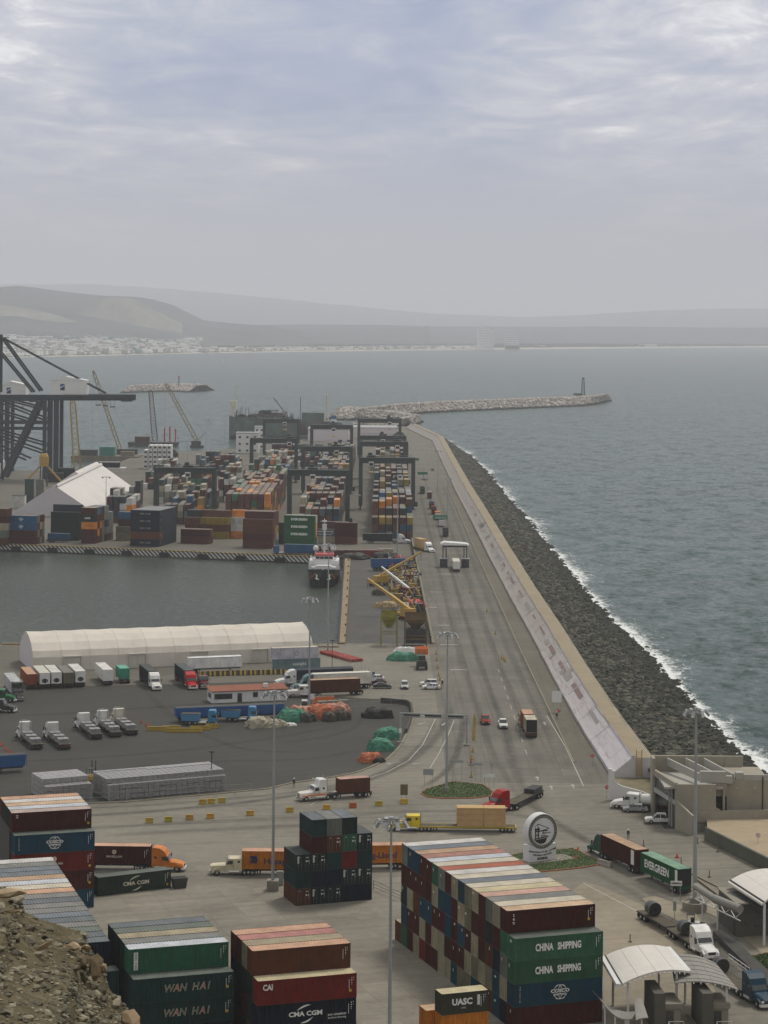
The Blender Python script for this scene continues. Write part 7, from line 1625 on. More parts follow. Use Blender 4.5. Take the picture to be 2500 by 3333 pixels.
# containers by the tent
x, y = G(894, 2184); aa = .30
o = container(x+6.1*cos(aa)-1.2*sin(aa), y+6.1*sin(aa)+1.2, 0, aa, 12.19, HC, (.15, .22, .23), 'g', 'faded teal container under the lilac white one by the tent', 'containers beside the tent', force=True); side(o, 'HANJIN', 1.0, .5, 1.5, bold=.015)
o = container(x-.5+6.1*cos(aa)-1.2*sin(aa), y+6.1*sin(aa)+1.4, HC+.01, aa, 12.19, HC, (.46, .45, .50), 'c', 'lilac white container on the faded teal one by the tent', 'containers beside the tent', force=True); ellipse_logo_off = MB(); stroke(ellipse_logo_off, ring_pts(.3, 1.4, .55, .55), .12, YF); ellipse_logo_off.build('logo', M_GREYP, o)
t = empty('red_pipe_pile', (*G(1110, 2140), 0), -1.05); tag(t, 'long pile of red steel pipes behind the yard fence', 'pipe pile')
for i in range(9):
    for j in range(2): MB().bar((-9, -1.6+i*.4, .25+j*.38), (9, -1.6+i*.4, .25+j*.38), .36, None, 0, 6).build('pipe', plain('red_pipe', (.34, .05, .035), .6, .3, .6) if 'red_pipe' not in MATS else MATS['red_pipe'], t)
# office
P0 = G(689, 2289); P1 = G(934, 2279); L = hypot(P1[0]-P0[0], P1[1]-P0[1]); a = atan2(P1[1]-P0[1], P1[0]-P0[0]); t = empty('site_office', (*P0, 0), a); tag(t, 'low white site office with a rust red roof above the blue trailers', 'office')
MB().box(0, L, 0, 4.6, 0, 2.7).build('wall', M_SHIPW, t); MB().prism([(-.3, 2.62), (-.3, 2.78), (5.0, 3.35), (5.0, 3.1)], -.3, L+.3, 0, 'x').build('roof', plain('rust_red_roof', (.22, .075, .04), .8, .2, .5), t)
for x0, x1, z0, z1 in ((.7, 4.9, .9, 2.1), (10.0, 11.1, 1.1, 2.2), (16.5, 17.6, 1.1, 2.2), (13.2, 14.0, 1.3, 2.1)): f = MB().box(x0-.08, x1+.08, -.05, -.005, z0-.08, z1+.08).build('window', M_STEEL, t); MB().box(x0, x1, -.08, -.052, z0, z1).build('pane', M_GLASS, f)
MB().box(6.2, 7.3, -.05, -.005, 0, 2.1).build('door', M_DARK, t); MB().box(-.06, -.005, .6, 3.6, 1.0, 2.1).build('side_window', M_GLASS, t); MB().box(13, 14, 1.6, 2.4, 2.9, 3.9).build('roof_vent', M_WHITE, t)
# striped barrier wall
P0 = G(641, 2202); P1 = G(968, 2193); L = hypot(P1[0]-P0[0], P1[1]-P0[1]); a = atan2(P1[1]-P0[1], P1[0]-P0[0])
for i in range(int(L/2.6)):
    o = MB().prism([(-.3, 0), (-.28, .3), (-.12, .9), (-.1, 1.25), (.1, 1.25), (.12, .9), (.28, .3), (.3, 0)], 0, 2.5, 0, 'x').build('striped_barrier', M_STRB, None, None, False, (P0[0]+cos(a)*i*2.6, P0[1]+sin(a)*i*2.6, 0), a); tag(o, f'yellow and black striped barrier, {ORD[i]} from the left below the tent', 'barrier', 'striped barriers below the tent')
# ingot stacks
NI = [0]; ibulk = MB(); M_INGT = M_INGOT
def ingots(P, a, nu, nv, nw, name, vis):
    f = Fr(*P, a)
    for v_ in range(nv):
        for u_ in range(nu):
            for w_ in range(nw):
                if not vis(u_, v_, w_): continue
                p = f.p((u_+.5)*1.13, (v_+.5)*1.13); ja = random.uniform(-.03, .03); z = w_*.97
                if v_ < 2 or NI[0] < 195: 
                    o = mkobj('ingot_bundle', ING, None, None, (p[0]+random.uniform(-.02, .02), p[1]+random.uniform(-.02, .02), z), a+ja+random.choice((0, pi/2))); NI[0] += 1
                    tag(o, f'metal ingot bundle, {ORD[w_] if w_ else "bottom"} tier, {("front" if v_ == 0 else ORD[v_])} row, {ORD[u_] if u_ < 18 else ("third last", "second last", "last")[u_-18]} place of {name}', 'ingot bundle', 'ingot bundles stacked by the road')
                else:
                    ibulk.T = Matrix.Translation((p[0], p[1], z)) @ Matrix.Rotation(a, 4, 'Z'); [ibulk.box(-.52+i*.178, -.37+i*.178, -.52, .52, .1, .97) for i in range(6)]
ingots(G(352.6, 2606), .46, 21, 8, 4, 'the long stack', lambda u_, v_, w_: (w_ < 3 and (v_ == 0 or u_ == 0)) or (w_ == 3 and v_ >= 1 and True) or (w_ == 2 and v_ == 0))
ingots(G(150, 2612), .46, 8, 8, 4, 'the square stack', lambda u_, v_, w_: (w_ < 3 and (v_ <= 0 or u_ == 0)) or (w_ == 3 and v_ >= 2) or (w_ == 2 and v_ == 1))
if ibulk.f: ibulk.T = None; tag(ibulk.build('ingot_mass', M_INGOT), 'rest of the grey metal ingots at the back of the two stacks', kind='stuff')
t = empty('forklift', (*G(297, 2545), 0), 1.2); tag(t, 'dark yellow forklift between the two ingot stacks', 'forklift'); MB().box(-1.6, .8, -.8, .8, .5, 1.4).build('body', M_YEL, t); MB().box(-1.0, .6, -.7, .7, 2.6, 2.7).build('overhead_guard', M_DARK, t)
m = MB(); [m.bar((x, y, 1.4), (x, y, 2.6), .08) for x in (-.9, .5) for y in (-.6, .6)]; m.bar((1.0, -.4, .2), (1.0, -.4, 4), .15); m.bar((1.0, .4, .2), (1.0, .4, 4), .15); m.build('mast', M_DARK, t)
for x in (-1.1, .6):
    for s_ in (-1, 1): wheel(t, x, s_*.75, .38, .3)
# ------------------------------------------------------------------ lamp masts
def mast(x, y, h, label, n=8, r=1.7, big=False, tub=False, d0=.55):
    t = empty('lamp_mast', (x, y, 0)); tag(t, label, 'lamp mast', 'tall floodlight masts')
    MB().cyl((0, 0, 0), (0, 0, h), d0/2, 0, 10, .13).build('pole', M_STEEL, t); MB().cyl((0, 0, 0), (0, 0, .9), d0*.8, 0, 8).build('footing', M_CONC, t)
    m = MB(); [m.bar((r*cos(2*pi*i/12), r*sin(2*pi*i/12), h), (r*cos(2*pi*(i+1)/12), r*sin(2*pi*(i+1)/12), h), .09) for i in range(12)]; [m.bar((0, 0, h), (r*cos(2*pi*i/4), r*sin(2*pi*i/4), h), .09) for i in range(4)]; m.cyl((0, 0, h-.4), (0, 0, h+.5), .35, 0, 8); m.build('ring', M_STEEL, t)
    for i in range(n):
        q = 2*pi*(i+.5)/n; c, s_ = cos(q), sin(q)
        MB().bar((c*r*.9, s_*r*.9, h+.1), (c*r*1.18, s_*r*1.18, h-.55), .5, .35).build('floodlight', M_STEEL, t); MB().bar((c*r*1.16, s_*r*1.16, h-.54), (c*r*1.2, s_*r*1.2, h-.64), .46, .32).build('lamp_glass', M_LAMP, t)
    if tub:
        MB().lathe((0, 0, 0), [(1.9, 0), (1.9, 1.3), (1.7, 1.35), (1.6, 1.1), (.5, 1.1)], 20).build('tub', M_CONC, t); MB().box(-.7, .7, -.7, .7, 1.1, 1.9).build('plinth', M_CONC, t)
x, y = G(888, 2897); mast(x, y, 30.9, 'lamp mast standing left of the dark centre stack', tub=False); MB().box(x-.9, x+.9, y-.9, y+.9, 0, 1.6).build('mast_block', M_CONC); tag(D.objects['mast_block'], 'square concrete block round the foot of the mast by the dark stack', 'concrete block')
mast(1.35, 263.5, 31, 'lamp mast rising in front of the long rainbow stack, foot out of view')
x, y = G(1453, 2578); mast(x, y, 30.2, 'lamp mast on the lawn island in the road'); x, y = G(2261, 2962); mast(x, y, 30.4, 'lamp mast in a round concrete tub by the gate', tub=True, d0=.75)
x, y = G(1006, 2318); mast(x, y, 26, 'lamp mast behind the orange tarpaulins'); x, y = G(1067, 2127); mast(x, y, 29.4, 'lamp mast standing before the tug'); x, y = G(1293, 1808); mast(x, y, 31, 'lamp mast at the head of the pier', 6)
x, y = G(1457, 1738); mast(x, y, 24, 'lamp mast carrying the green road sign', 6)
for px, py, h in ((1158, 1759, 19), (344, 1753, 25.6), (486, 1560, 26), (580, 1560, 24), (732, 1450, 22), (670, 1500, 27), (1268, 1620, 25), (1425, 1600, 22), (610, 1560, 22)):
    x, y = G(px, py); t = empty('street_lamp', (x, y, 0)); tag(t, {1158: 'thin lamp post right of the block behind the tug', 344: 'T shaped lamp post before the white shed', 486: 'lamp post left of the white container wall', 580: 'lamp post right of the white container wall', 732: 'lone lamp post seen against the water', 670: 'lamp post beside the leaning yellow boom', 1268: 'lamp post inside the block by the fence', 1425: 'lamp post by the breakwater wall', 610: 'second lamp post past the white container wall'}[px], 'lamp post', 'thin lamp posts in the far yard')
    MB().cyl((0, 0, 0), (0, 0, h), .22, 0, 6, .1).build('pole', M_STEEL, t); MB().box(-1.8, 1.8, -.12, .12, h-.1, h+.1).build('cross_arm', M_STEEL, t); [MB().box(x_-.35, x_+.35, -.3, .3, h-.5, h-.1).build('lamp_head', M_STEEL, t) for x_ in (-1.5, 1.5)]
for px, py, h in ((1081, 2180, 7.5), (688, 2568, 7.0)):
    x, y = G(px, py); t = empty('short_lamp_post', (x, y, 0)); tag(t, 'short dark lamp post by the pipe pile' if px > 900 else 'short lamp post at the long ingot stack', 'lamp post'); MB().cyl((0, 0, 0), (0, 0, h), .10, 0, 6).build('pole', M_DARK, t); MB().box(-.5, .5, -.2, .2, h, h+.25).build('lamp_head', M_DARK, t)
# ------------------------------------------------------------------ barriers, cones, signs
def jersey(px, py, c, label, a=.12, L=1.35):
    o = MB().prism([(-.38, 0), (-.38, .15), (-.24, .5), (-.2, .9), (.2, .9), (.24, .5), (.38, .15), (.38, 0)], -L/2, L/2, 0, 'x').build('road_barrier', M_VEH, None, c, False, (*G(px, py), 0), a); tag(o, label, 'barrier', 'yellow blocks lining the road'); return o
YB = (.42, .28, .035)
for i, (px, py) in enumerate(((660, 2617), (688.6, 2615), (722, 2612), (486, 2678), (548.5, 2674), (616.9, 2668), (684.4, 2664), (813.9, 2654), (943, 2643), (1062.9, 2635), (1233, 2623), (1315, 2616), (1169, 2545))):
    nm_ = ['leftmost of the trio on the yard side kerb', 'middle of the trio on the yard side kerb', 'right hand one of the trio on the yard side kerb', 'nearest the blue logo stack', 'second from the blue logo stack', 'third from the blue logo stack', 'fourth from the blue logo stack', 'just left of the tall lamp mast', 'directly above the dark centre stack', 'left neighbour of the red block', 'right neighbour of the red block', 'under the brown notice board', 'behind the short brown container'][i]
    jersey(px, py, tuple(v*random.uniform(.85, 1.1) for v in YB), 'yellow concrete block '+nm_)
jersey(1148.5, 2629, (.36, .09, .03), 'single faded red concrete block among yellow ones')
for i, (px, py, L) in enumerate(((560, 2375, 4), (600, 2383, 8), (652, 2376, 4.5), (690, 2370, 3), (515, 2378, 5))): jersey(px, py, (.33, .23, .03), ('yellow kerb block left of the blue lorries', 'long yellow kerb block below the empty trailer frame', 'yellow kerb block under the first blue lorry', 'pale kerb block under the blue lorry cab', 'corner kerb block at the left end of the lorry bay')[i], .05, L)
def cone(px, py, c, label, h=1.0, grp='traffic cones'):
    t = MB().lathe((0, 0, 0), [(.28, .05), (.05, h)], 10).build('traffic_cone', M_VEH, None, c, False, (*G(px, py), 0)); tag(t, label, 'cone', grp); MB().box(-.35, .35, -.35, .35, 0, .05).build('base', M_BLACK, t); return t
for i, py in enumerate((2340, 2347, 2354, 2361, 2368, 2375, 2382, 2389, 2396, 2402, 2409)):
    cone(1545-i*.35, py, (.42, .28, .03), f'yellow cone, {ORD[i]} from the far end of the close row in the median', 1.3, 'yellow cones in the median')
for i, (px, py, c) in enumerate(((1539, 2448, YB), (1535, 2472, YB), (1533, 2491, (.4, .03, .03)), (1534, 2530, YB), (1530, 1930, YB), (1585, 1990, YB), (1613, 2065, YB), (1633, 2145, YB), (1640, 2150, YB), (1645, 2155, YB), (1420, 2130, YB), (1422, 2150, YB), (1425, 2175, YB), (1428, 2200, YB), (1432, 2215, YB), (1436, 2240, YB))):
    cone(px, py, c, ('yellow cone just past the median gantry post', 'yellow cone above the red one', 'single red cone in the median', 'yellow cone near the lawn island', 'yellow cone nearest the checkpoint', 'second yellow cone below the checkpoint', 'yellow cone left of the road lane edge', 'yellow cone upper of a group in the lane', 'yellow cone middle of a group in the lane', 'yellow cone lower of a group in the lane', 'yellow cone at the end of the pier fence', 'second cone below the pier fence end', 'third cone below the pier fence end', 'fourth cone below the pier fence end', 'fifth cone beside the white saloon', 'sixth cone beside the white saloon')[i], 1.2)
for i, (px, py) in enumerate(((5, 2427), (20, 2443), (31, 2454), (40, 2459), (459, 2353), (477, 2364), (487, 2369))): cone(px, py, (.62, .10, .03), ('orange cone at the left edge', 'second orange cone from the left edge', 'third orange cone from the left edge', 'fourth orange cone from the left edge', 'orange cone right of the ingot trucks', 'middle orange cone right of the ingot trucks', 'lowest orange cone right of the ingot trucks')[i], .9)
# sign gantry
P0 = G(1303, 2419); P1 = G(1519, 2427); t = empty('sign_gantry', (*P0, 0), atan2(P1[1]-P0[1], P1[0]-P0[0])); tag(t, 'grey sign gantry spanning the curved exit lanes', 'sign gantry'); L = hypot(P1[0]-P0[0], P1[1]-P0[1])
for x in (0, L): MB().bar((x, 0, 0), (x, 0, 6.5), .4, None, 0, 8).build('post', M_STEEL, t); MB().box(x-.6, x+.6, -.6, .6, 0, .35).build('footing', M_CONC, t)
MB().bar((0, 0, 6.4), (L, 0, 6.4), .28).build('beam', M_STEEL, t); MB().bar((0, 0, 5.8), (L, 0, 5.8), .18).build('beam', M_STEEL, t)
for x0, x1 in ((.6, 4.2), (5.2, 8.8), (10.2, 13.5)): MB().box(x0, x1, .15, .22, 5.6, 6.4).build('sign_panel', M_DARK, t)
MB().box(-.3, .3, -.35, -.22, 2.2, 3.2).build('meter_box', M_WHITE, t)
def sign(px, py, w_, h, z, label, mat, txt=None, posts=2, a=0, tsize=.5, tm_=None, back=None):
    t = empty('road_sign', (*G(px, py), 0), a); tag(t, label, 'sign'); 
    for i in range(posts): x = 0 if posts == 1 else (-w_/2+.25+i*(w_-.5)/(posts-1)); MB().bar((x, .06, 0), (x, .06, z+h*.9), .08).build('post', M_STEEL, t)
    MB().box(-w_/2, w_/2, -.03, .03, z, z+h).build('panel', mat, t)
    if txt: lettering(t, txt, tsize, (0, -.045, z+h/2), RX, tm_ or M_BLK, bold=.015)
    return t
M_GSIGN = plain('sign_green', (.02, .16, .09), .5); M_BOARD = plain('brown_board', (.12, .10, .05), .8)
sign(1488, 2542, 2.3, .5, 3.6, 'grey street sign on two posts left above the lawn island', M_STEEL); sign(1550, 2545, 2.3, .5, 3.2, 'grey street sign on two posts right above the lawn island', M_STEEL)
sign(1394, 2560, 2.0, 1.2, 2.2, 'open grey framed sign left of the lawn island', M_STEEL); sign(1592, 2560, 2.3, .6, 1.8, 'white direction board beside the lawn island', M_WHITE, None, 3)
sign(1315, 2605, 1.4, 2.0, 1.0, 'brown notice board standing over a yellow block', M_BOARD); sign(2201, 2938, 1.75, .75, 2.6, 'white terminal sign on two posts by the green trailer', M_WHITE, 'TERMINAL', 2, 0, .33)
sign(1600, 2525, .5, .5, 2.0, 'small round grey sign by the median', M_STEEL, None, 1); sign(1812, 2320, 2.2, 2.6, 2.4, 'white notice board by the foot of the breakwater wall', M_WHITE, None, 3)
for px, py, lb in ((1818, 2345, 'red stop sign beside the white notice board'), (1928, 2495, 'red stop sign near the end of the breakwater wall'), (1975, 2600, 'red no entry sign on the white curved wall')):
    t = empty('stop_sign', (*G(px, py), 0)); tag(t, lb, 'sign', 'red stop signs'); MB().bar((0, .05, 0), (0, .05, 2.3), .08).build('post', M_STEEL, t); m = MB(); m.prism([(.38*cos(pi/8+i*pi/4), 2.2+.38*sin(pi/8+i*pi/4)) for i in range(8)], -.02, .02, 0, 'y'); m.build('panel', M_RED, t); lettering(t, 'STOP', .24, (0, -.03, 2.2), RX, M_FLAT, bold=.005)
t = sign(1432, 1740, 6.3, 1.7, 6.6, 'green overhead road sign hung from a lamp mast', M_GSIGN); [MB().box(-2, 2.6, -.05, -.035, 7.0+i*.45, 7.12+i*.45).build('marking', M_FLAT, t) for i in range(2)]
sign(1375, 1620, 5.2, 1.5, 12.0, 'farther green overhead road sign', M_GSIGN); sign(1352, 1548, 4, 1.5, 9, 'farthest green overhead road sign', M_GSIGN)
sign(2005, 2592, 1.6, .55, 2.4, 'small board on the white curved wall', M_CREAM)
# booths etc.
t = MB().box(-.6, .6, -.6, .6, 0, 2.2).build('portable_toilet', plain('toilet_green', (.01, .06, .03), .5), None, None, False, (*G(991, 2313), 0)); tag(t, 'dark green portable toilet with a pale roof behind the tarpaulins', 'toilet'); MB().box(-.65, .65, -.65, .65, 2.2, 2.45).build('roof', M_WHITE, t)
sign(1017, 2300, 1.0, 1.3, 1.7, 'white square sign in front of the lamp mast', M_WHITE, None, 1)
t = MB().box(0, 5, 0, 1.6, 0, 1.5).build('red_skip', M_ORG, None, (.4, .05, .02), False, (*G(1020, 2290), 0), .25); tag(t, 'red open skip below the brown container', 'skip'); MB().box(.15, 4.85, .15, 1.45, 1.4, 1.52).build('load', M_DARK, t)
for i in range(3): o = MB().box(0, 2.3, 0, 1.2, 0, .9).build('concrete_block', M_CONC, None, None, False, (*G(1035+i*34, 2296-i*2), 0), .2); tag(o, ('left', 'middle', 'right')[i]+' grey concrete block below the red skip', 'concrete block', 'grey blocks by the skip')
for i in range(2): o = MB().cyl((0, 0, 0), (0, 0, .9), .35, 0, 10).build('blue_drum', M_TBLUE, None, None, False, (*G(1203+i*13, 2199), 0)); tag(o, ('left', 'right')[i]+' blue drum on the concrete beyond the cars', 'drum', 'blue drums'); MB().cyl((0, 0, .9), (0, 0, .94), .37, 0, 10).build('lid', M_NAVY, o)
# yard fence
t = empty('chain_fence'); tag(t, 'thin chain link fence round the back of the asphalt yard', 'fence')
for A, B in (((1035, 2112), (1200, 2196)), ((1035, 2112), (1180, 2096)), ((960, 2318), (1310, 2292)), ((470, 2606), (0, 2632)), ((820, 2585), (470, 2606))):
    A, B = G(*A), G(*B); n = max(2, int(hypot(B[0]-A[0], B[1]-A[1])/3)); m = MB()
    for i in range(n+1): MB().bar((A[0]+(B[0]-A[0])*i/n, A[1]+(B[1]-A[1])*i/n, 0), (A[0]+(B[0]-A[0])*i/n, A[1]+(B[1]-A[1])*i/n, 2.1), .07).build('post', M_STEEL, t)
    for z in (.2, 1.1, 2.0): m.bar((*A, z), (*B, z), .03)
    m.build('wire', M_STEEL, t)
# handrail-like cables by the dark stack
t = empty('rope_barrier'); tag(t, 'low wire barrier between the dark stack and the long rainbow stack', 'barrier')
for z in (.4, .9, 1.4): MB().bar((*G(1215, 2895), z), (*G(1305, 2935), z), .05).build('wire', M_DARK, t)
for k_ in (0, 1): p = G(1215+90*k_, 2895+40*k_); MB().bar((*p, 0), (*p, 1.5), .1).build('post', M_DARK, t)
# ------------------------------------------------------------------ lawns and emblem
M_LAWN = plain('lawn_grass', (.055, .085, .025), .95, .3, .8, bump=.6); M_REDK = plain('red_kerb', (.33, .12, .06), .85, .25, .6)
def lawn(pts, label, name='lawn'):
    P = [G(*p) for p in pts]; o = sheet(name, P, .16, M_LAWN); m = MB(); r = random.Random(len(pts)); xs = [p[0] for p in P]; ys = [p[1] for p in P]; n = 0
    while n < 5200:
        x, y = r.uniform(min(xs), max(xs)), r.uniform(min(ys), max(ys)); n += 1
        if not poly_in((x, y), P): continue
        a = r.uniform(0, 6.3); c, s_ = cos(a)*.10, sin(a)*.10; h = r.uniform(.05, .13); m.add([(x-c, y-s_, .155), (x+c, y+s_, .155), (x+r.uniform(-.04, .04), y, .16+h)], [(0, 1, 2)])
    g = m.build('grass', M_LAWN); tag(g, 'short green grass tufts of the '+label, kind='stuff'); struct(kerb('lawn_kerb', P+[P[0]], .22, .17, M_REDK)); return o
lawn(((1655, 2786), (1700, 2778), (1865, 2763), (1893, 2776), (1962, 2810), (1945, 2817), (1880, 2827), (1800, 2835), (1750, 2839), (1705, 2815)), 'emblem lawn')
lawn(((1370, 2583), (1385, 2571), (1430, 2558), (1460, 2548), (1475, 2545), (1570, 2555), (1592, 2568), (1605, 2580), (1598, 2592), (1540, 2599), (1440, 2600), (1390, 2595)), 'lawn island')
lawn(((2440, 3116), (2500, 3104), (2560, 3106), (2560, 3200), (2480, 3150)), 'lawn beside the gate building')
ae = .52; fe = G(1721.4, 2811); em = empty('port_emblem_sign', (*fe, 0), ae); tag(em, 'white round port emblem on a lettered white plinth on the lawn', 'monument sign')
M_EW = plain('emblem_white', (.66, .65, .66), .5, .05, .8, dirt=.08); M_EG = plain('emblem_dark', (.02, .023, .018), .6); W_ = 5.4; cz = 5.05; cx = W_/2; R_ = 2.95
MB().box(0, W_, 0, 1.7, 0, 2.85).build('plinth', M_EW, em); MB().box(-1.2, W_+3.2, -1.2, 2.6, 0, .19).build('paved_base', M_CONC, em)
MB().lathe((cx, .75, cz), [(R_-.12, -.80), (R_, -.74), (R_, .74), (R_-.12, .80)], 48, 0, 'y').build('disc', M_EW, em, None, False)
yf = -.05-.012
def annulus(r0, r1, y, n=64):
    m = MB(); 
    for i in range(n): a0, a1 = 2*pi*i/n, 2*pi*(i+1)/n; m.quad((cx+r0*cos(a0), y, cz+r0*sin(a0)), (cx+r1*cos(a0), y, cz+r1*sin(a0)), (cx+r1*cos(a1), y, cz+r1*sin(a1)), (cx+r0*cos(a1), y, cz+r0*sin(a1)))
    return m
annulus(2.28, 2.78, yf).build('ring', plain('emblem_grey', (.04, .045, .032), .6), em)
m = MB(); n = 40
for i in range(n):
    for k_, (r0, r1, w_) in enumerate(((2.36, 2.39, .10), (2.66, 2.69, .10), (2.42, 2.58, .04), (2.50, 2.56, .09))):
        a = 2*pi*(i+(.3 if k_ == 2 else .55 if k_ == 3 else .5))/n; h = w_/2/2.5
        m.quad(*[(cx+r*cos(q), yf-.006, cz+r*sin(q)) for r, q in ((r0, a-h*1.6), (r1, a-h*1.6), (r1, a+h*1.6), (r0, a+h*1.6))])
m.build('key_pattern', M_CREAM, em)
annulus(2.80, 2.85, yf).build('ring_line', M_EG, em); annulus(2.16, 2.20, yf).build('ring_line', M_STEEL, em)
m = MB(); E_ = lambda x, z: (cx+x, yf, cz+z)
def ln(x0, z0, x1, z1, w_=.09): stroke(m, [(cx+x0, cz+z0), (cx+x1, cz+z1)], w_*1.45, yf)
for l in ((-1.45, -1.2, -1.45, .75, .16), (-.85, -1.2, -.85, .75, .16), (-1.15, -1.2, -1.15, .6, .05), (-1.6, .12, 1.0, .12, .14), (-1.6, .45, -.6, .45, .22), (-1.0, 1.35, 1.25, .42, .08), (-1.0, 1.35, -1.65, .9, .07), (-1.0, 1.35, -.95, .3, .09), (-.5, .12, 1.25, .42, .08), (-1.5, -.5, -.8, -.5, .12), (.1, .1, .1, -.25, .08), (-.05, -.28, .3, -.28, .1)): ln(*l)
m.build('crane_emblem', M_EG, em)
m = MB(); m.add([E_(-1.75, -1.05), E_(1.15, -.8), E_(.85, -1.2), E_(.65, -1.75), E_(.1, -2.02), E_(-.6, -2.0), E_(-1.2, -1.7), E_(-1.65, -1.3)], [tuple(range(8))]); m.build('ship_emblem', M_EG, em)
m = MB(); stroke(m, [(cx-1.6, cz-1.25), (cx+.9, cz-1.05)], .06, yf-.004); stroke(m, [(cx+.62, cz-1.7), (cx+.95, cz-1.0)], .07, yf-.004); m.build('emblem_line', M_CREAM, em)
lettering(em, 'ENSENADA', .34, (cx+.72, yf, cz-.28), RX, M_EG, bold=.012); m = MB(); [ln(-.4, -.62-i*.16, .5+i*.35, -.58-i*.16, .07) for i in range(3)]; m.build('emblem_bars', M_EG, em)
def arctext(s, size, z, curve):
    n = len(s); st = size*.62; x0 = -(n-1)*st/2
    for i, ch in enumerate(s):
        if ch == ' ': continue
        x = x0+i*st; dz = curve*(x/(n*st/2))**2; an = atan2(2*curve*x/(n*st/2)**2, 1)
        lettering(em, ch, size, (cx+x, -.012, z+dz), (pi/2, -an, 0), M_EG, bold=.026)
arctext('ADMINISTRACIÓN DEL SISTEMA', .34, 1.62, .45); arctext('PORTUARIO NACIONAL', .34, 1.10, .28); lettering(em, 'MARINA', .55, (cx, -.012, .58), RX, M_EG, bold=.04)
# ------------------------------------------------------------------ white curved wall, concrete building, retaining walls
t = MB().prism([(0, 0), (0, 5.7), (1.0, 5.5), (1.1, 3.8), (1.6, 3.1), (2.6, 2.6), (4.2, 2.2), (6.5, 1.6), (8.5, .7), (9.5, 0)], 0, .5, 0, 'y').build('curved_white_wall', M_SHIPW, None, None, False, (*G(1981, 2604), 0)); tag(t, 'white wall sweeping down in a curve at the end of the breakwater', 'wall'); MB().box(-.05, .6, -.06, .56, 5.7, 5.85).build('coping', M_SHIPW, t)
t = MB().lathe((0, 0, 2.2), [(.3, -1.1), (1.7, -1), (2.1, 0), (1.7, 1), (.3, 1.1)], 16, 0, 'y').build('mooring_buoy', M_BLACK, None, None, True, (54.8, 434, .2)); tag(t, 'large dark mooring buoy behind the ladder end of the wall', 'buoy'); MB().cyl((0, -1.3, 2.2), (0, 1.3, 2.2), .25, 0, 8).build('axle', M_DARK, t)
struct(sheet('wall_end_ground', [(45, 425), (45.5, 446.5), (62, 446), (92, 397), (70, 398), (54, 415)], .02, plain('dry_weedy_ground', (.16, .14, .08), .95, .3, .5)))
bm_ = empty('concrete_building', (0, 0, 0)); tag(bm_, 'bare concrete fire station building with open garage and stepped roof', 'building')
M_BC = plain('board_marked_concrete', (.30, .275, .22), .85, .12, .25, bump=.3, dirt=.2); M_BC2 = plain('smooth_grey_concrete', (.36, .35, .32), .8, .08, .3)
def bx(n, x0, x1, y0, y1, z0, z1, m_=None): return MB().box(x0, x1, y0, y1, z0, z1).build(n, m_ or M_BC, bm_)
bx('roof', 50.6, 61.0, 401.6, 416, 7.0, 7.35, M_BC2); bx('back_wall', 49.8, 66.8, 416, 416.6, 0, 10.2)
for k_ in range(5): bx('wall_panel', 49.85+k_*3.4, 53.15+k_*3.4, 415.9, 415.998, 7.5, 10.1)
bx('side_wall', 49.8, 50.35, 413.2, 416, 0, 10.2); bx('south_wall', 52.4, 59.6, 400.8, 401.4, 0, 8.0); bx('parapet', 52.9, 59.6, 401.4, 401.9, 7.35, 7.9, M_BC2)
m = MB(); m.prism([(49.95, 413.2), (50.5, 413.2), (52.9, 401.4), (52.35, 400.8)], 7.1, 8.2, 0, 'z'); m.build('parapet', M_BC, bm_)
m = MB(); m.prism([(50.0, 413.2), (50.45, 413.2), (52.9, 401.4), (52.4, 401.4)], 4.2, 5.0, 0, 'z'); m.build('floor_beam', M_BC2, bm_)
m = MB(); m.prism([(50.35, 413.2), (50.4, 413.2), (52.8, 401.4), (52.75, 401.4)], 5.0, 7.1, 0, 'z'); m.build('upper_glazing', M_GLASS, bm_)
for i in range(9): q = i/8; x, y = 50.15+2.3*q, 413-11.4*q; MB().bar((x, y, 5), (x, y, 7.1), .12).build('mullion', M_STEEL, bm_)
MB().prism([(51.9, 404), (52.05, 404), (52.6, 401.5), (52.45, 401.5)], 0, 4.2, 0, 'z').build('door_leaf', M_DARK, bm_); [MB().bar((51.75+.28*i, 404.3-1.3*i, 0), (51.75+.28*i, 404.3-1.3*i, 7), .28).build('pillar', M_BC2, bm_) for i in (0, 1)]
bx('inner_wall', 61, 61.4, 402, 416, 0, 7); bx('floor_slab', 50.5, 61, 401.5, 415.9, .01, .06, M_DARK)
bx('east_block', 59.62, 69.6, 403.4, 415.9, 0, 8.3); bx('lintel', 59.3, 61.8, 402.6, 403.38, 5.6, 8.0); bx('doorway', 59.9, 61.9, 403.3, 403.39, 1.7, 5.4, M_BLACK); bx('door', 60.0, 60.9, 403.22, 403.29, 1.8, 4.4, M_DARK)
bx('roof_upstand', 57.0, 61.6, 402.4, 403.3, 8.02, 10.0, M_BC2); bx('roof_upstand', 61.62, 62.7, 402.4, 403.3, 7.9, 9.2, M_BC2); bx('roof_upstand', 63.6, 64.9, 403.6, 405.2, 8.31, 9.6, M_BC2); bx('drain_pipe', 68.2, 68.4, 403.25, 403.38, .2, 9.0, M_DARK); bx('parapet', 64.95, 69.6, 403.42, 403.8, 8.31, 9.3, M_BC2)
for k_ in (0, 1, 2): MB().bar((52.8+k_*3.4, 415.6, 9.2), (57.2+k_*3.0, 404.2, 8.6), .35, 1.4).build('roof_beam', M_BC2, bm_)
for x in (58.6, 63.6, 66.9): MB().lathe((x, 403.25 if x > 60 else 400.7, 6.9), [(.1, 0), (.16, .12)], 8, 0, 'z').build('wall_lamp', M_LAMP, bm_)
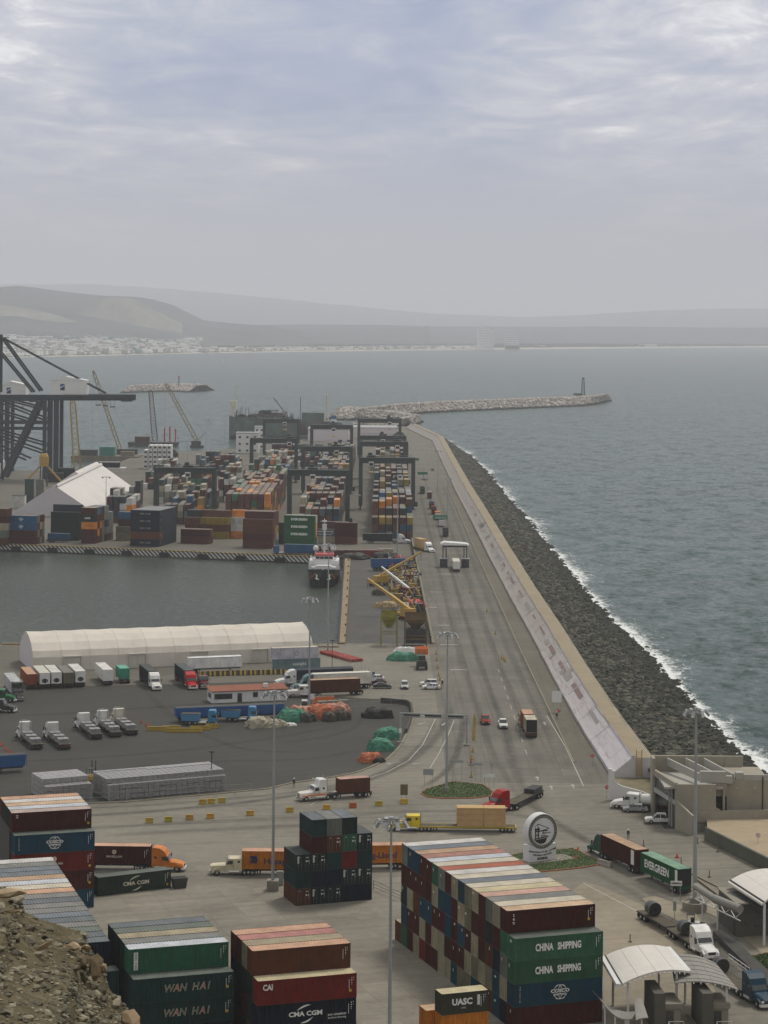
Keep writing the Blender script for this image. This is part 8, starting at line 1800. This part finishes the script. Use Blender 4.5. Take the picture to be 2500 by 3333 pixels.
def wallseg(name, A, B, h0, h1, label, mat=None, th=.45, n=6):
    t = empty(name); tag(t, label, 'wall'); L = hypot(B[0]-A[0], B[1]-A[1]); dx, dy = (B[0]-A[0])/L, (B[1]-A[1])/L; nx, ny = -dy*th/2, dx*th/2
    for i in range(n):
        a0, a1 = L*i/n+.01, L*(i+1)/n-.01; z0, z1 = h0+(h1-h0)*i/n, h0+(h1-h0)*(i+1)/n; P = lambda s_, k_, z: (A[0]+dx*s_+nx*k_, A[1]+dy*s_+ny*k_, z)
        MB().add([P(a0, -1, -.05), P(a1, -1, -.05), P(a1, 1, -.05), P(a0, 1, -.05), P(a0, -1, z0), P(a1, -1, z1), P(a1, 1, z1), P(a0, 1, z0)], [(3, 2, 1, 0), (4, 5, 6, 7), (0, 1, 5, 4), (1, 2, 6, 5), (2, 3, 7, 6), (3, 0, 4, 7)]).build('wall_panel', mat or M_BC, t)
    return t
wallseg('retaining_wall', (55.2, 400.2), (88, 404), 3.3, 3.6, 'tall concrete retaining wall right of the tall gate lamp mast', n=9)
wallseg('ramp_wall', (52.6, 400.6), (55.0, 396.4), 5.2, 3.4, 'short sloping concrete ramp wall at the corner of the building', n=2)
wallseg('ramp_wall', (57.4, 401.6), (60.4, 400.9), 5.0, 3.5, 'short concrete ramp wall under the south face of the building', n=2)
A, B = G(2297, 2735), G(2492, 2834); B2 = (B[0]+(B[0]-A[0])*1.5, B[1]+(B[1]-A[1])*1.5)
wallseg('yard_wall', A, B2, 2.3, 2.3, 'long low mossy concrete wall running down to the gate canopy', plain('mossy_concrete', (.085, .09, .065), .9, .3, .4, dirt=.4), n=14)
struct(sheet('sandy_terrace', [(A[0]+.3, A[1]+.2), (B2[0], B2[1]), (B2[0]+30, B2[1]+20), (88, 403.6), (58, 400.8)], 1.9, plain('sandy_earth', (.33, .265, .18), .95, .15, .25)))
o = sheet('dirt_terrace', [(58, 400.9), (88, 404.2), (90, 430), (66, 418), (61.5, 403)], 2.6, MATS['dry_weedy_ground'])
# sandy paving and rumble strips by the gate
struct(sheet('sandy_paving', [G(*p) for p in ((1900, 2872), (1958, 2885), (2090, 2945), (2180, 3010), (2290, 3130), (2330, 3230), (2400, 3420), (1990, 3420), (1940, 3080), (1890, 2990), (1800, 2945))], .012, M_BRICK))
struct(sheet('sandy_island', [G(*p) for p in ((2088, 2925), (2130, 2916), (2200, 2940), (2260, 2970), (2330, 3050), (2300, 3075), (2230, 3010), (2120, 2955))], .05, M_BRICK))
struct(sheet('walkway', [G(*p) for p in ((2270, 2958), (2330, 2985), (2420, 3050), (2560, 3180), (2560, 3060), (2440, 2980), (2330, 2930))], .06, M_BRICK))
struct(kerb('lane_kerb', [G(*p) for p in ((2262, 2860), (2330, 2910), (2365, 2880+55), (2420, 2985))], .3, .3, M_KERB)); struct(kerb('lane_kerb', [G(*p) for p in ((2150, 2790), (2230, 2835), (2350, 2895), (2480, 2960))], .25, .2, M_KERB))
sdk = MB(); A, B = G(2320, 3050), G(2500, 3230); sdk.prism([(A[0], A[1]), (B[0], B[1]), (B[0]+2.2, B[1]+1), (A[0]+1.6, A[1]+1.2)], -.01, .9, 0, 'z'); t = sdk.build('planter_wall', MATS['sooty_blockwork']); tag(t, 'dark curving planter wall beside the white tractor', 'wall')
m = MB(); 
t = empty('white_handrail'); tag(t, 'white tubular handrail beside the dark blue tractor', 'railing')
A, B = G(2372, 3130), G(2440, 3178); MB().bar((*A, 1.1), (*B, 1.1), .07).bar((*A, .6), (*B, .6), .06).build('rail', M_SHIPW, t); [MB().bar((A[0]+(B[0]-A[0])*i/5, A[1]+(B[1]-A[1])*i/5, 0), (A[0]+(B[0]-A[0])*i/5, A[1]+(B[1]-A[1])*i/5, 1.1), .07).build('post', M_SHIPW, t) for i in range(6)]
# ------------------------------------------------------------------ gate canopies
M_CAN = plain('canopy_sheet', (.60, .57, .53), .5, .06, .4, dirt=.1); M_CAN2 = plain('grey_ribbed_sheet', (.23, .22, .20), .7, .15, .6)
def canopy(A, B, C_, D_, rise, th, mat, label, seg=12, panels=4, name='gate_canopy'):
    "barrel canopy: edge A-B (left, back to front) and D-C (right); arches from left to right"
    t = empty(name); tag(t, label, 'canopy', 'gate canopies')
    P = lambda u, v, dz=0: tuple([(A[i]*(1-u)+D_[i]*u)*(1-v)+(B[i]*(1-u)+C_[i]*u)*v for i in (0, 1)]+[(A[2]*(1-u)+D_[2]*u)*(1-v)+(B[2]*(1-u)+C_[2]*u)*v+rise*4*u*(1-u)+dz])
    for k_ in range(panels):
        m = MB(); n = seg//panels+1; us = [(k_+i/(n-1))/panels for i in range(n)]; us[0] += .002; us[-1] -= .002
        vs = [P(u, v, dz) for u in us for v in (0, 1) for dz in (0, -th)]
        fs = []
        for i in range(n-1): a = i*4; b = a+4; fs += [(a, a+2, b+2, b), (a+1, b+1, b+3, a+3), (a, b, b+1, a+1), (a+2, a+3, b+3, b+2)]
        fs += [(0, 1, 3, 2), (n*4-4, n*4-2, n*4-1, n*4-3)]; m.add(vs, fs).build('roof_panel', mat, t)
    return t, P
g3 = lambda px, py, z: (*G(px, py, z), z)
t, P = canopy(g3(1964.6, 3113, 6.2), g3(2019, 3206, 6.2), g3(2250.6, 3163, 6.2), g3(2182, 3085, 6.2), .9, .25, M_CAN, 'large pale arched canopy beside the long rainbow stack', 16, 4)
for u, v in ((.12, .96), (.80, .96), (.12, .1), (.8, .1)): q = P(u, v, -.3); MB().bar((q[0], q[1], 0), q, .34, None, 0, 10).build('column', M_SHIPW, t)
for i in range(13): q = P(.06+i*.07, 1.0, -.35); MB().box(q[0]-.08, q[0]+.08, q[1]-.25, q[1]-.05, q[2]-.1, q[2]+.08).build('purlin_end', M_SHIPW, t)
A_l, B_l = P(0, 0), P(0, 1); MB().bar((A_l[0]-.25, A_l[1], A_l[2]-.1), (B_l[0]-.25, B_l[1], B_l[2]-.1), .5).build('gutter', M_SHIPW, t); MB().bar((A_l[0]+.25, A_l[1], A_l[2]+.12), (B_l[0]+.25, B_l[1], B_l[2]+.12), .12).build('dark_slot', M_BLACK, t); q1, q2 = P(1, 0), P(1, 1); MB().bar((q1[0]-.3, q1[1], q1[2]+.1), (q2[0]-.3, q2[1], q2[2]+.1), .6, .12).build('edge_trim', M_SHIPW, t)
t, P = canopy(g3(2180, 3110, 5.4), g3(2195, 3200, 5.4), g3(2405, 3222, 5.0), g3(2330, 3135, 5.0), .6, .15, M_CAN2, 'grey ribbed canopy right of the pale arched one', 15, 5)
for i in range(6):
    m = MB(); m.tube([(q[0], q[1], q[2]+.03) for q in [P(u/8, .1+i*.16) for u in range(9)]], .06, 0, 4); m.build('rib', M_CAN2, t)
for i in range(9): q = P(.08+i*.11, 1.0, -.2); MB().box(q[0]-.07, q[0]+.07, q[1]-.2, q[1]-.05, q[2]-.1, q[2]+.06).build('purlin_end', M_SHIPW, t)
q = P(.82, .97, -.2); MB().bar((q[0], q[1], 0), q, .34, None, 0, 10).build('column', M_SHIPW, t); q = P(.3, .2, -.2); MB().bar((q[0], q[1], 0), q, .34, None, 0, 10).build('column', M_SHIPW, t)
t, P = canopy(g3(1928, 3222, 4.6), g3(1950, 3245, 4.6), g3(2058, 3315, 4.2), g3(2072, 3290, 4.2), -1.0, .12, M_CAN2, 'narrow sagging grey canopy at the foot of the long stack', 12, 3)
for u in (.2, .5, .8): q = P(u, .9, -.1); MB().bar((q[0], q[1], 0), q, .22, None, 0, 8).build('column', M_SHIPW, t)
t, P = canopy(g3(2064, 3252, 4.4), g3(2070, 3320, 4.2), g3(2110, 3312, 4.2), g3(2088, 3245, 4.4), .1, .12, M_CAN2, 'small flat grey canopy flap beside the sagging one', 4, 2); q = P(.5, .9, -.1); MB().bar((q[0], q[1], 0), q, .2, None, 0, 8).build('column', M_SHIPW, t)
t, P = canopy(g3(2368, 2870, 6.0), g3(2480, 2942, 6.2), g3(2600, 2890, 6.4), g3(2520, 2828, 6.4), .7, .3, M_CAN, 'white canopy of the gate building at the right edge', 12, 3); q = P(.06, .97, -.3)
MB().bar((*G(2487, 3078), 0), (*G(2487, 3078), 6), .38, None, 0, 10).build('column', M_SHIPW, t); A_l, B_l = P(.05, 0, .05), P(.05, 1, .05); MB().bar(A_l, B_l, .18).build('dark_slot', M_BLACK, t)
t, P = canopy(g3(2364, 2905, 5.0), g3(2490, 2965, 5.0), g3(2600, 2945, 5.0), g3(2500, 2900, 5.0), .3, .2, M_DARK, 'dark lower canopy under the white one at the right edge', 8, 2)
gb = empty('gate_building', (*G(2398, 3050), 0), .15); tag(gb, 'dark grey gate building under the canopy at the right edge', 'building'); M_GB = plain('dark_render', (.085, .085, .07), .85, .15, .5)
MB().box(0, 12, 0, 9, 0, 4.8).build('wall', M_GB, gb); MB().box(2.6, 4.1, -.05, -.005, 1.4, 2.8).build('window', M_GLASS, gb); MB().box(1.2, 1.8, -.05, -.005, 1.8, 3.0).build('window', M_GLASS, gb); MB().box(-.05, -.005, .8, 1.8, 0, 2.1).build('door', M_DARK, gb); MB().box(-.2, 12.2, -.4, 9.2, 4.8, 5.0).build('roof', M_CONC, gb)
for n_, (px, lb) in enumerate(((2172, 'toll booth under the pale arched canopy'), (2328, 'toll booth under the grey ribbed canopy'))):
    t = empty('toll_booth', (*G(px, 3352), 0), .1); tag(t, 'dark '+lb, 'toll booth', 'toll booths under the canopies')
    MB().box(-1.9, -.5, -1, 5, 0, 4.9).build('wall', M_GB, t); MB().box(-.45, 1.7, 0, 4.6, 0, 2.7).build('cabin', M_CONC, t); MB().box(-.6, 1.9, -.2, 4.8, 2.7, 3.3).build('roof', M_CONC, t); MB().box(-.2, .8, -.04, -.005, .2, 2.4).build('door', M_GLASS, t); MB().box(1.705, 1.74, .4, 2.2, 1.1, 2.2).build('window', M_GLASS, t); MB().box(-2.2, 2.2, -3.5, 6.5, 0, .2).build('island', M_BRICK, t)
    m = MB(); 
    for dx in (0, 1.9): m.bar((dx, -.9, .2), (dx, -.9, 1.3), .07); m.bar((dx, -2.4, .2), (dx, -2.4, .9), .07)
    m.bar((0, -.9, 1.3), (1.9, -.9, 1.3), .07).bar((0, -.9, .8), (1.9, -.9, .8), .06).bar((0, -.9, 1.3), (-.4, -2.4, .9), .07); m.build('railing', M_SHIPW, t)
# elevated corrugated duct on trusses
t = empty('covered_walkway_roof'); tag(t, 'grey rounded walkway roof on white posts behind the gate mast', 'walkway roof'); A = g3(2263, 2885, 5.4); B = g3(2325, 2925, 5.4); C_ = g3(2410, 2960, 5.2)
MB().cyl(A, B, .5, 0, 14).build('roof_section', M_CAN2, t); MB().cyl(B, C_, .62, 0, 14).build('roof_section', M_CAN2, t)
m = MB(); n = 9
for i in range(n): u0, u1 = i/n, (i+1)/n; a0 = [A[j]+(C_[j]-A[j])*u0 for j in (0, 1)]; a1 = [A[j]+(C_[j]-A[j])*u1 for j in (0, 1)]; m.bar((*a0, 4.6 if i % 2 else 3.6), (*a1, 3.6 if i % 2 else 4.6), .1)
m.bar((A[0], A[1], 4.65), (C_[0], C_[1], 4.65), .12).bar((A[0], A[1], 3.55), (C_[0], C_[1], 3.55), .12); m.build('truss', M_SHIPW, t)
for px, py in ((2286, 3006), (2335, 3034), (2350, 3000)): q = G(px, py); MB().bar((*q, 0), (*q, 4.9), .26, None, 0, 8).build('post', M_SHIPW, t); MB().box(q[0]-.35, q[0]+.35, q[1]-.35, q[1]+.35, 0, .3).build('footing', M_CONC, t)
for i, (px, py, c, lb) in enumerate(((1881, 2771, None, 'orange cone at the back corner of the emblem lawn'), (1875, 2797, None, 'orange cone on the emblem lawn'), (2204, 2792, None, 'orange cone behind the green trailer'))): cone(px, py, (.62, .12, .03), lb, .8)
for i, (px, py) in enumerate(((2095, 2754), (2217, 2812), (2309, 2855), (2051, 3066), (2270, 2745), (2337, 2773))):
    t = MB().cyl((0, 0, 0), (0, 0, 1.1), .08, 0, 8).build('marker_post', plain('dull_red_post', (.20, .06, .04), .7) if i == 0 else MATS['dull_red_post'], None, None, False, (*G(px, py), 0)); tag(t, 'thin red brown marker post '+('behind the maroon trailer', 'beside the green trailer end', 'right of the gate mast', 'leaning on the sandy paving by the white canopy', 'at the foot of the mossy wall', 'halfway along the mossy wall')[i], 'post', 'thin red brown marker posts'); MB().box(-.25, .25, -.25, .25, 0, .06).build('base', M_BLACK, t)
o = jersey(1968, 2818, (.34, .31, .27), 'grey concrete barrier lying askew at the lawn corner', -.9, 3.2); sign(2196, 2990, .5, 1.4, 1.2, 'narrow grey sign on the sandy island', M_STEEL, None, 1)
for i, (px, py, lb) in enumerate(((2308, 2700, 'round no parking sign at the corner of the mossy wall'), (2467, 2780, 'round no parking sign on the sandy terrace'))):
    t = empty('no_parking_sign', (*G(px, py), 2.2)); tag(t, lb, 'sign', 'round no parking signs'); MB().bar((0, .04, -1.5), (0, .04, 1.1), .06).build('post', M_STEEL, t); m = MB(); m.prism([(.42*cos(2*pi*i/16), 1.0+.42*sin(2*pi*i/16)) for i in range(16)], -.015, .015, 0, 'y'); m.build('panel', M_SHIPW, t); m = MB(); stroke(m, ring_pts(0, 1.0, .36, .36), .07, -.02); stroke(m, [(-.25, 1.25), (.25, .75)], .06, -.02); m.build('ring_mark', M_RED, t); lettering(t, 'E', .45, (0, -.018, 1.0), RX, M_BLK)
# bin at the orange tractor
t = empty('open_skip', (*G(583, 2888), 0), .35); tag(t, 'small black open skip beside the green container', 'skip'); MB().prism([(-.9, 0), (-1.2, 1.6), (1.2, 1.6), (.9, 0)], -.9, .9, 0, 'y').build('body', M_DARK, t); MB().box(-1.05, 1.05, -.8, .8, 1.55, 1.605).build('load', M_BLACK, t)
t = empty('cabinet', (*G(911, 2880), 0)); tag(t, 'pale electrical cabinet between the lamp mast and the dark stack', 'cabinet'); MB().box(-.5, .5, -.4, .4, 0, 2.2).build('body', M_CONC, t); MB().box(-.45, .45, -.43, -.405, .1, 2.1).build('door', M_STEEL, t)
# ------------------------------------------------------------------ people
def person(px, py, label, vest=(.5, .45, .03), a=0, shirt=(.03, .035, .05), z=0):
    J = [(0, 0, .95), (0, 0, 1.2), (0, 0, 1.42), (0, 0, 1.52), (0, -.02, 1.66), (.10, 0, .90), (.13, -.02, .50), (.13, .02, .08), (.13, -.14, .04), (-.10, 0, .90), (-.14, .06, .50), (-.15, .12, .08), (-.15, -.03, .04), (.19, 0, 1.40), (.26, .03, 1.12), (.26, -.12, .92), (.27, -.18, .84), (-.19, 0, 1.40), (-.27, .03, 1.12), (-.25, -.12, .92), (-.26, -.18, .84)]
    E = [(0, 1), (1, 2), (2, 3), (3, 4), (0, 5), (5, 6), (6, 7), (7, 8), (0, 9), (9, 10), (10, 11), (11, 12), (2, 13), (13, 14), (14, 15), (15, 16), (2, 17), (17, 18), (18, 19), (19, 20)]
    R = [.15, .15, .15, .06, .105, .10, .07, .05, .05, .10, .07, .05, .05, .065, .048, .036, .035, .065, .048, .036, .035]
    if 'person' not in TM:
        me = D.meshes.new('body'); me.from_pydata(J, E, []); o = D.objects.new('tmp', me); COL.objects.link(o); sk = o.modifiers.new('s', 'SKIN'); o.modifiers.new('u', 'SUBSURF').levels = 1
        for v, r in zip(me.skin_vertices[0].data, R): v.radius = (r, r*.85)
        me.skin_vertices[0].data[0].use_root = True; bpy.context.view_layer.update()
        ev = D.meshes.new_from_object(o.evaluated_get(bpy.context.evaluated_depsgraph_get())); D.objects.remove(o)
        for mt in (plain('dark_workwear', (.025, .03, .04), .9), plain('skin', (.28, .16, .10), .6), plain('work_trousers', (.03, .035, .05), .9)): ev.materials.append(mt)
        for p_ in ev.polygons: z_ = sum(ev.vertices[i].co.z for i in p_.vertices)/len(p_.vertices); xx = abs(ev.vertices[p_.vertices[0]].co.x); p_.material_index = 1 if z_ > 1.5 or (z_ < .9 and xx > .21) else (2 if z_ < .95 else 0); p_.use_smooth = True
        TM['person'] = ev; TM['hat'] = MB().lathe((0, -.02, 1.70), [(.15, 0), (.13, .03), (.12, .08), (.06, .13)], 12).mesh('helmet', M_LAMP)
        TM['vest'] = MB().lathe((0, 0, 1.02), [(.155, 0), (.17, .15), (.18, .36), (.10, .44)], 12).mesh('vest', M_VEH)
    o = mkobj('person', TM['person'], None, None, (*G(px, py, z), z), a); tag(o, label, 'person'); mkobj('helmet', TM['hat'], o); 
    if vest: mkobj('vest', TM['vest'], o, vest).scale = (1, .8, 1)
person(957, 2563, 'person in dark clothes and white helmet walking by the yard fence', None, .4)
person(901, 2897, 'person in a white helmet standing against the lamp mast block', None, .2)
person(2045, 2732, 'person in dark clothes standing behind the maroon trailer', None, -.3)
person(2166, 2683, 'person in dark clothes beside the white pickup', None, 1.0)
person(1812, 2342, 'person in dark clothes near the white notice board', None, .2)
person(1440, 2235, 'person in dark clothes by the cones near the white saloon', None, .5)
# ------------------------------------------------------------------ rocky hillside in the near corner
sil = [(-260, 2800), (-120, 2850), (0, 2878), (58, 2890), (75, 2955), (140, 2985), (230, 3012), (272, 3025), (283, 3060), (300, 3105), (322, 3125), (334, 3150), (352, 3205), (380, 3238), (405, 3262), (440, 3300), (466, 3335), (480, 3400), (470, 3560)]
def silY(t):
    i = min(int(t), len(sil)-2); f = t-i; return (sil[i][0]+(sil[i+1][0]-sil[i][0])*f, sil[i][1]+(sil[i+1][1]-sil[i][1])*f)
rh = random.Random(17); NU, NV = 150, 34; vs = []
from mathutils import noise as mn
HILLV = {}
for i in range(NU+1):
    t = (len(sil)-1)*i/NU; px, py = silY(t)
    for j in range(NV+1):
        v = j/NV; Y = 64-30*v; qx, qy = px-v*260, py+v*900
        if j == 0: Y = 64
        x, y, z = GP(qx, qy+9, Y); nn_ = mn.noise(Vector((x*.45, y*.45, z*.45)))*.5+mn.noise(Vector((x*1.6, y*1.6, z*1.6)))*.22+mn.noise(Vector((x*5, y*5, z*5)))*.07
        vs.append((x+nn_*.15, y-nn_*.4, z+nn_*(.5 if j else .22)))
nv1 = NV+1; m = MB(); m.add(vs, [(i*nv1+j, i*nv1+j+1, (i+1)*nv1+j+1, (i+1)*nv1+j) for i in range(NU) for j in range(NV)])
bk = []
for i in range(NU+1):
    x, y, z = vs[i*nv1]; 
    for k_, (dx, dy, zz_) in enumerate(((0, 0, z), (.4, 2.5, z-3), (2, 8, z-16), (8, 26, z-46), (14, 60, -.1))): bk.append((x+dx, y+dy, max(zz_, -.1)))
m.add(bk, [(i*5+j, (i+1)*5+j, (i+1)*5+j+1, i*5+j+1) for i in range(NU) for j in range(4)])
newmat('rubbly_hillside'); v = gpos(); n1 = NOISE(v, .7, 6, .7, .5); n2 = NOISE(v, 5, 5, .75); vo = N('ShaderNodeTexVoronoi'); LK(v, vo.inputs['Vector']); vo.inputs['Scale'].default_value = 3.2
f = MATH('ADD', MATH('MULTIPLY', n1, .55), MATH('MULTIPLY', n2, .45)); col = RAMP(f, [(.28, (.035, .031, .015)), (.45, (.105, .088, .045)), (.6, (.165, .138, .075)), (.75, (.25, .20, .115))])
finish(MIX(.35, col, RAMP(vo.outputs['Color'], [(0, (.06, .055, .035)), (1, (.26, .22, .15))])), .95, 0, MATH('ADD', n2, MATH('MULTIPLY', vo.outputs['Distance'], .8)), .9, .15, .2)
hill = struct(m.build('rocky_hillside', MATS['rubbly_hillside']))
M_STN = rockmat('hill_stone', (.115, .105, .07), (.31, .275, .20), None, 2.5); M_STN2 = rockmat('pink_hill_rock', (.27, .20, .12), (.50, .39, .27), None, 1.2)
sp_ = [rock_mesh(50+i, M_STN, .5, 1, 'stone') for i in range(9)]; sm = MB(); stones = []
for _ in range(9500):
    i = rh.randrange(NU); j = int(rh.random()**.9*NV); a_, b_, c_ = vs[i*nv1+j], vs[(i+1)*nv1+j], vs[i*nv1+min(j+1, NV)]
    u, w_ = rh.random(), rh.random(); p = tuple(a_[k_]+(b_[k_]-a_[k_])*u+(c_[k_]-a_[k_])*w_ for k_ in range(3)); s_ = .06+.34*rh.random()**6+.09*rh.random(); stones.append((s_, p))
stones.sort(reverse=True)
for k_, (s_, p) in enumerate(stones):
    q = PX(*p)
    if not (-40 < q[0] < 560 and q[1] < 3400): continue
    if k_ < 300: o = D.objects.new('stone', sp_[k_ % 9]); COL.objects.link(o); o.parent = hill; o.location = p; o.scale = (s_*rh.uniform(.8, 1.5), s_, s_*rh.uniform(.7, 1.2)); o.rotation_euler = (rh.uniform(-.7, .5), rh.uniform(-.5, .5), rh.uniform(0, 6.3))
    else: tri_rock(sm, p, s_, sp_[k_ % 9], rh.uniform(0, 6.3))
o = D.objects.new('stone', sm.mesh('stone', M_STN)); COL.objects.link(o); o.parent = hill; o['kind'] = 'stuff'
for i, (px, py, s_, sx, sz, rot) in enumerate(((312, 3140, 1.1, .75, 2.6, .1), (262, 3125, .85, .9, 1.6, -.1), (280, 3085, .6, 1.2, .9, .3), (240, 3080, .7, 1.1, 1.2, .2), (332, 3150, .55, .9, 1.8, .15), (425, 3318, 1.1, 1.6, 1.0, .2), (150, 3075, .5, 2.3, .7, -.6), (30, 2905, .9, 2.4, 1.0, 0), (128, 3165, .45, 1.2, 1.2, .4), (40, 2965, .55, 2.2, .7, .1), (215, 3245, .45, 1.8, .7, .3))):
    x, y, z = GP(px, py, 61.5 if i < 6 else 60); o = D.objects.new('boulder', rock_mesh(80+i, M_STN2, .8, 1, 'boulder')); COL.objects.link(o); o.parent = hill; o.location = (x, y, z); o.scale = (s_*sx*.55, s_*.6, s_*sz*.42); o.rotation_euler = (rot, rot, i)
# ------------------------------------------------------------------ containers past the three hundred that show largest
if BULK or BULKH:
    m = MB(); cols_ = []
    for (x, y, z, a, L, H, c, rc) in BULK:
        m.T = Matrix.Translation((x, y, z)) @ Matrix.Rotation(a, 4, 'Z'); n0 = len(m.f); m.box(-L/2, L/2, -CW/2, CW/2, 0, H-.01); k_ = random.uniform(.8, 1.15)
        for i in range(6): cols_.append(tuple(v*k_ for v in (rc if i == 1 else c))+(1,))  # top face gets the roof tone with its painted-in sky light
    for (x, y, z, a) in BULKH:
        m.T = Matrix.Translation((x, y, z)) @ Matrix.Rotation(a, 4, 'Z'); m.box(-6.09, 6.09, -CW/2, CW/2, 0, HC-.01); cols_ += [(.03, .03, .03, 1)]*6
    newmat('container_mass_paint'); at = N('ShaderNodeAttribute'); at.attribute_name = 'tone'; n = NOISE(gpos(), .6, 4, .6)
    finish(MIX(1.0, at.outputs['Color'], RAMP(n, [(.3, .75), (.7, 1.2)]), 'MULTIPLY'), .6)
    me = D.meshes.new('stacked_containers'); me.from_pydata(m.v, [], m.f); me.materials.append(MATS['container_mass_paint'])
    at = me.attributes.new('tone', 'FLOAT_COLOR', 'FACE'); at.data.foreach_set('color', [v for c in cols_ for v in c])
    o = mkobj('stacked_containers', me); tag(o, 'mass of many coloured containers filling the yard behind the quay', kind='stuff')
print('containers', NCONT[0], 'bulk', len(BULK), 'objects', len(D.objects), 'tris', sum(len(o.data.polygons)*2 for o in D.objects if o.type == 'MESH'))
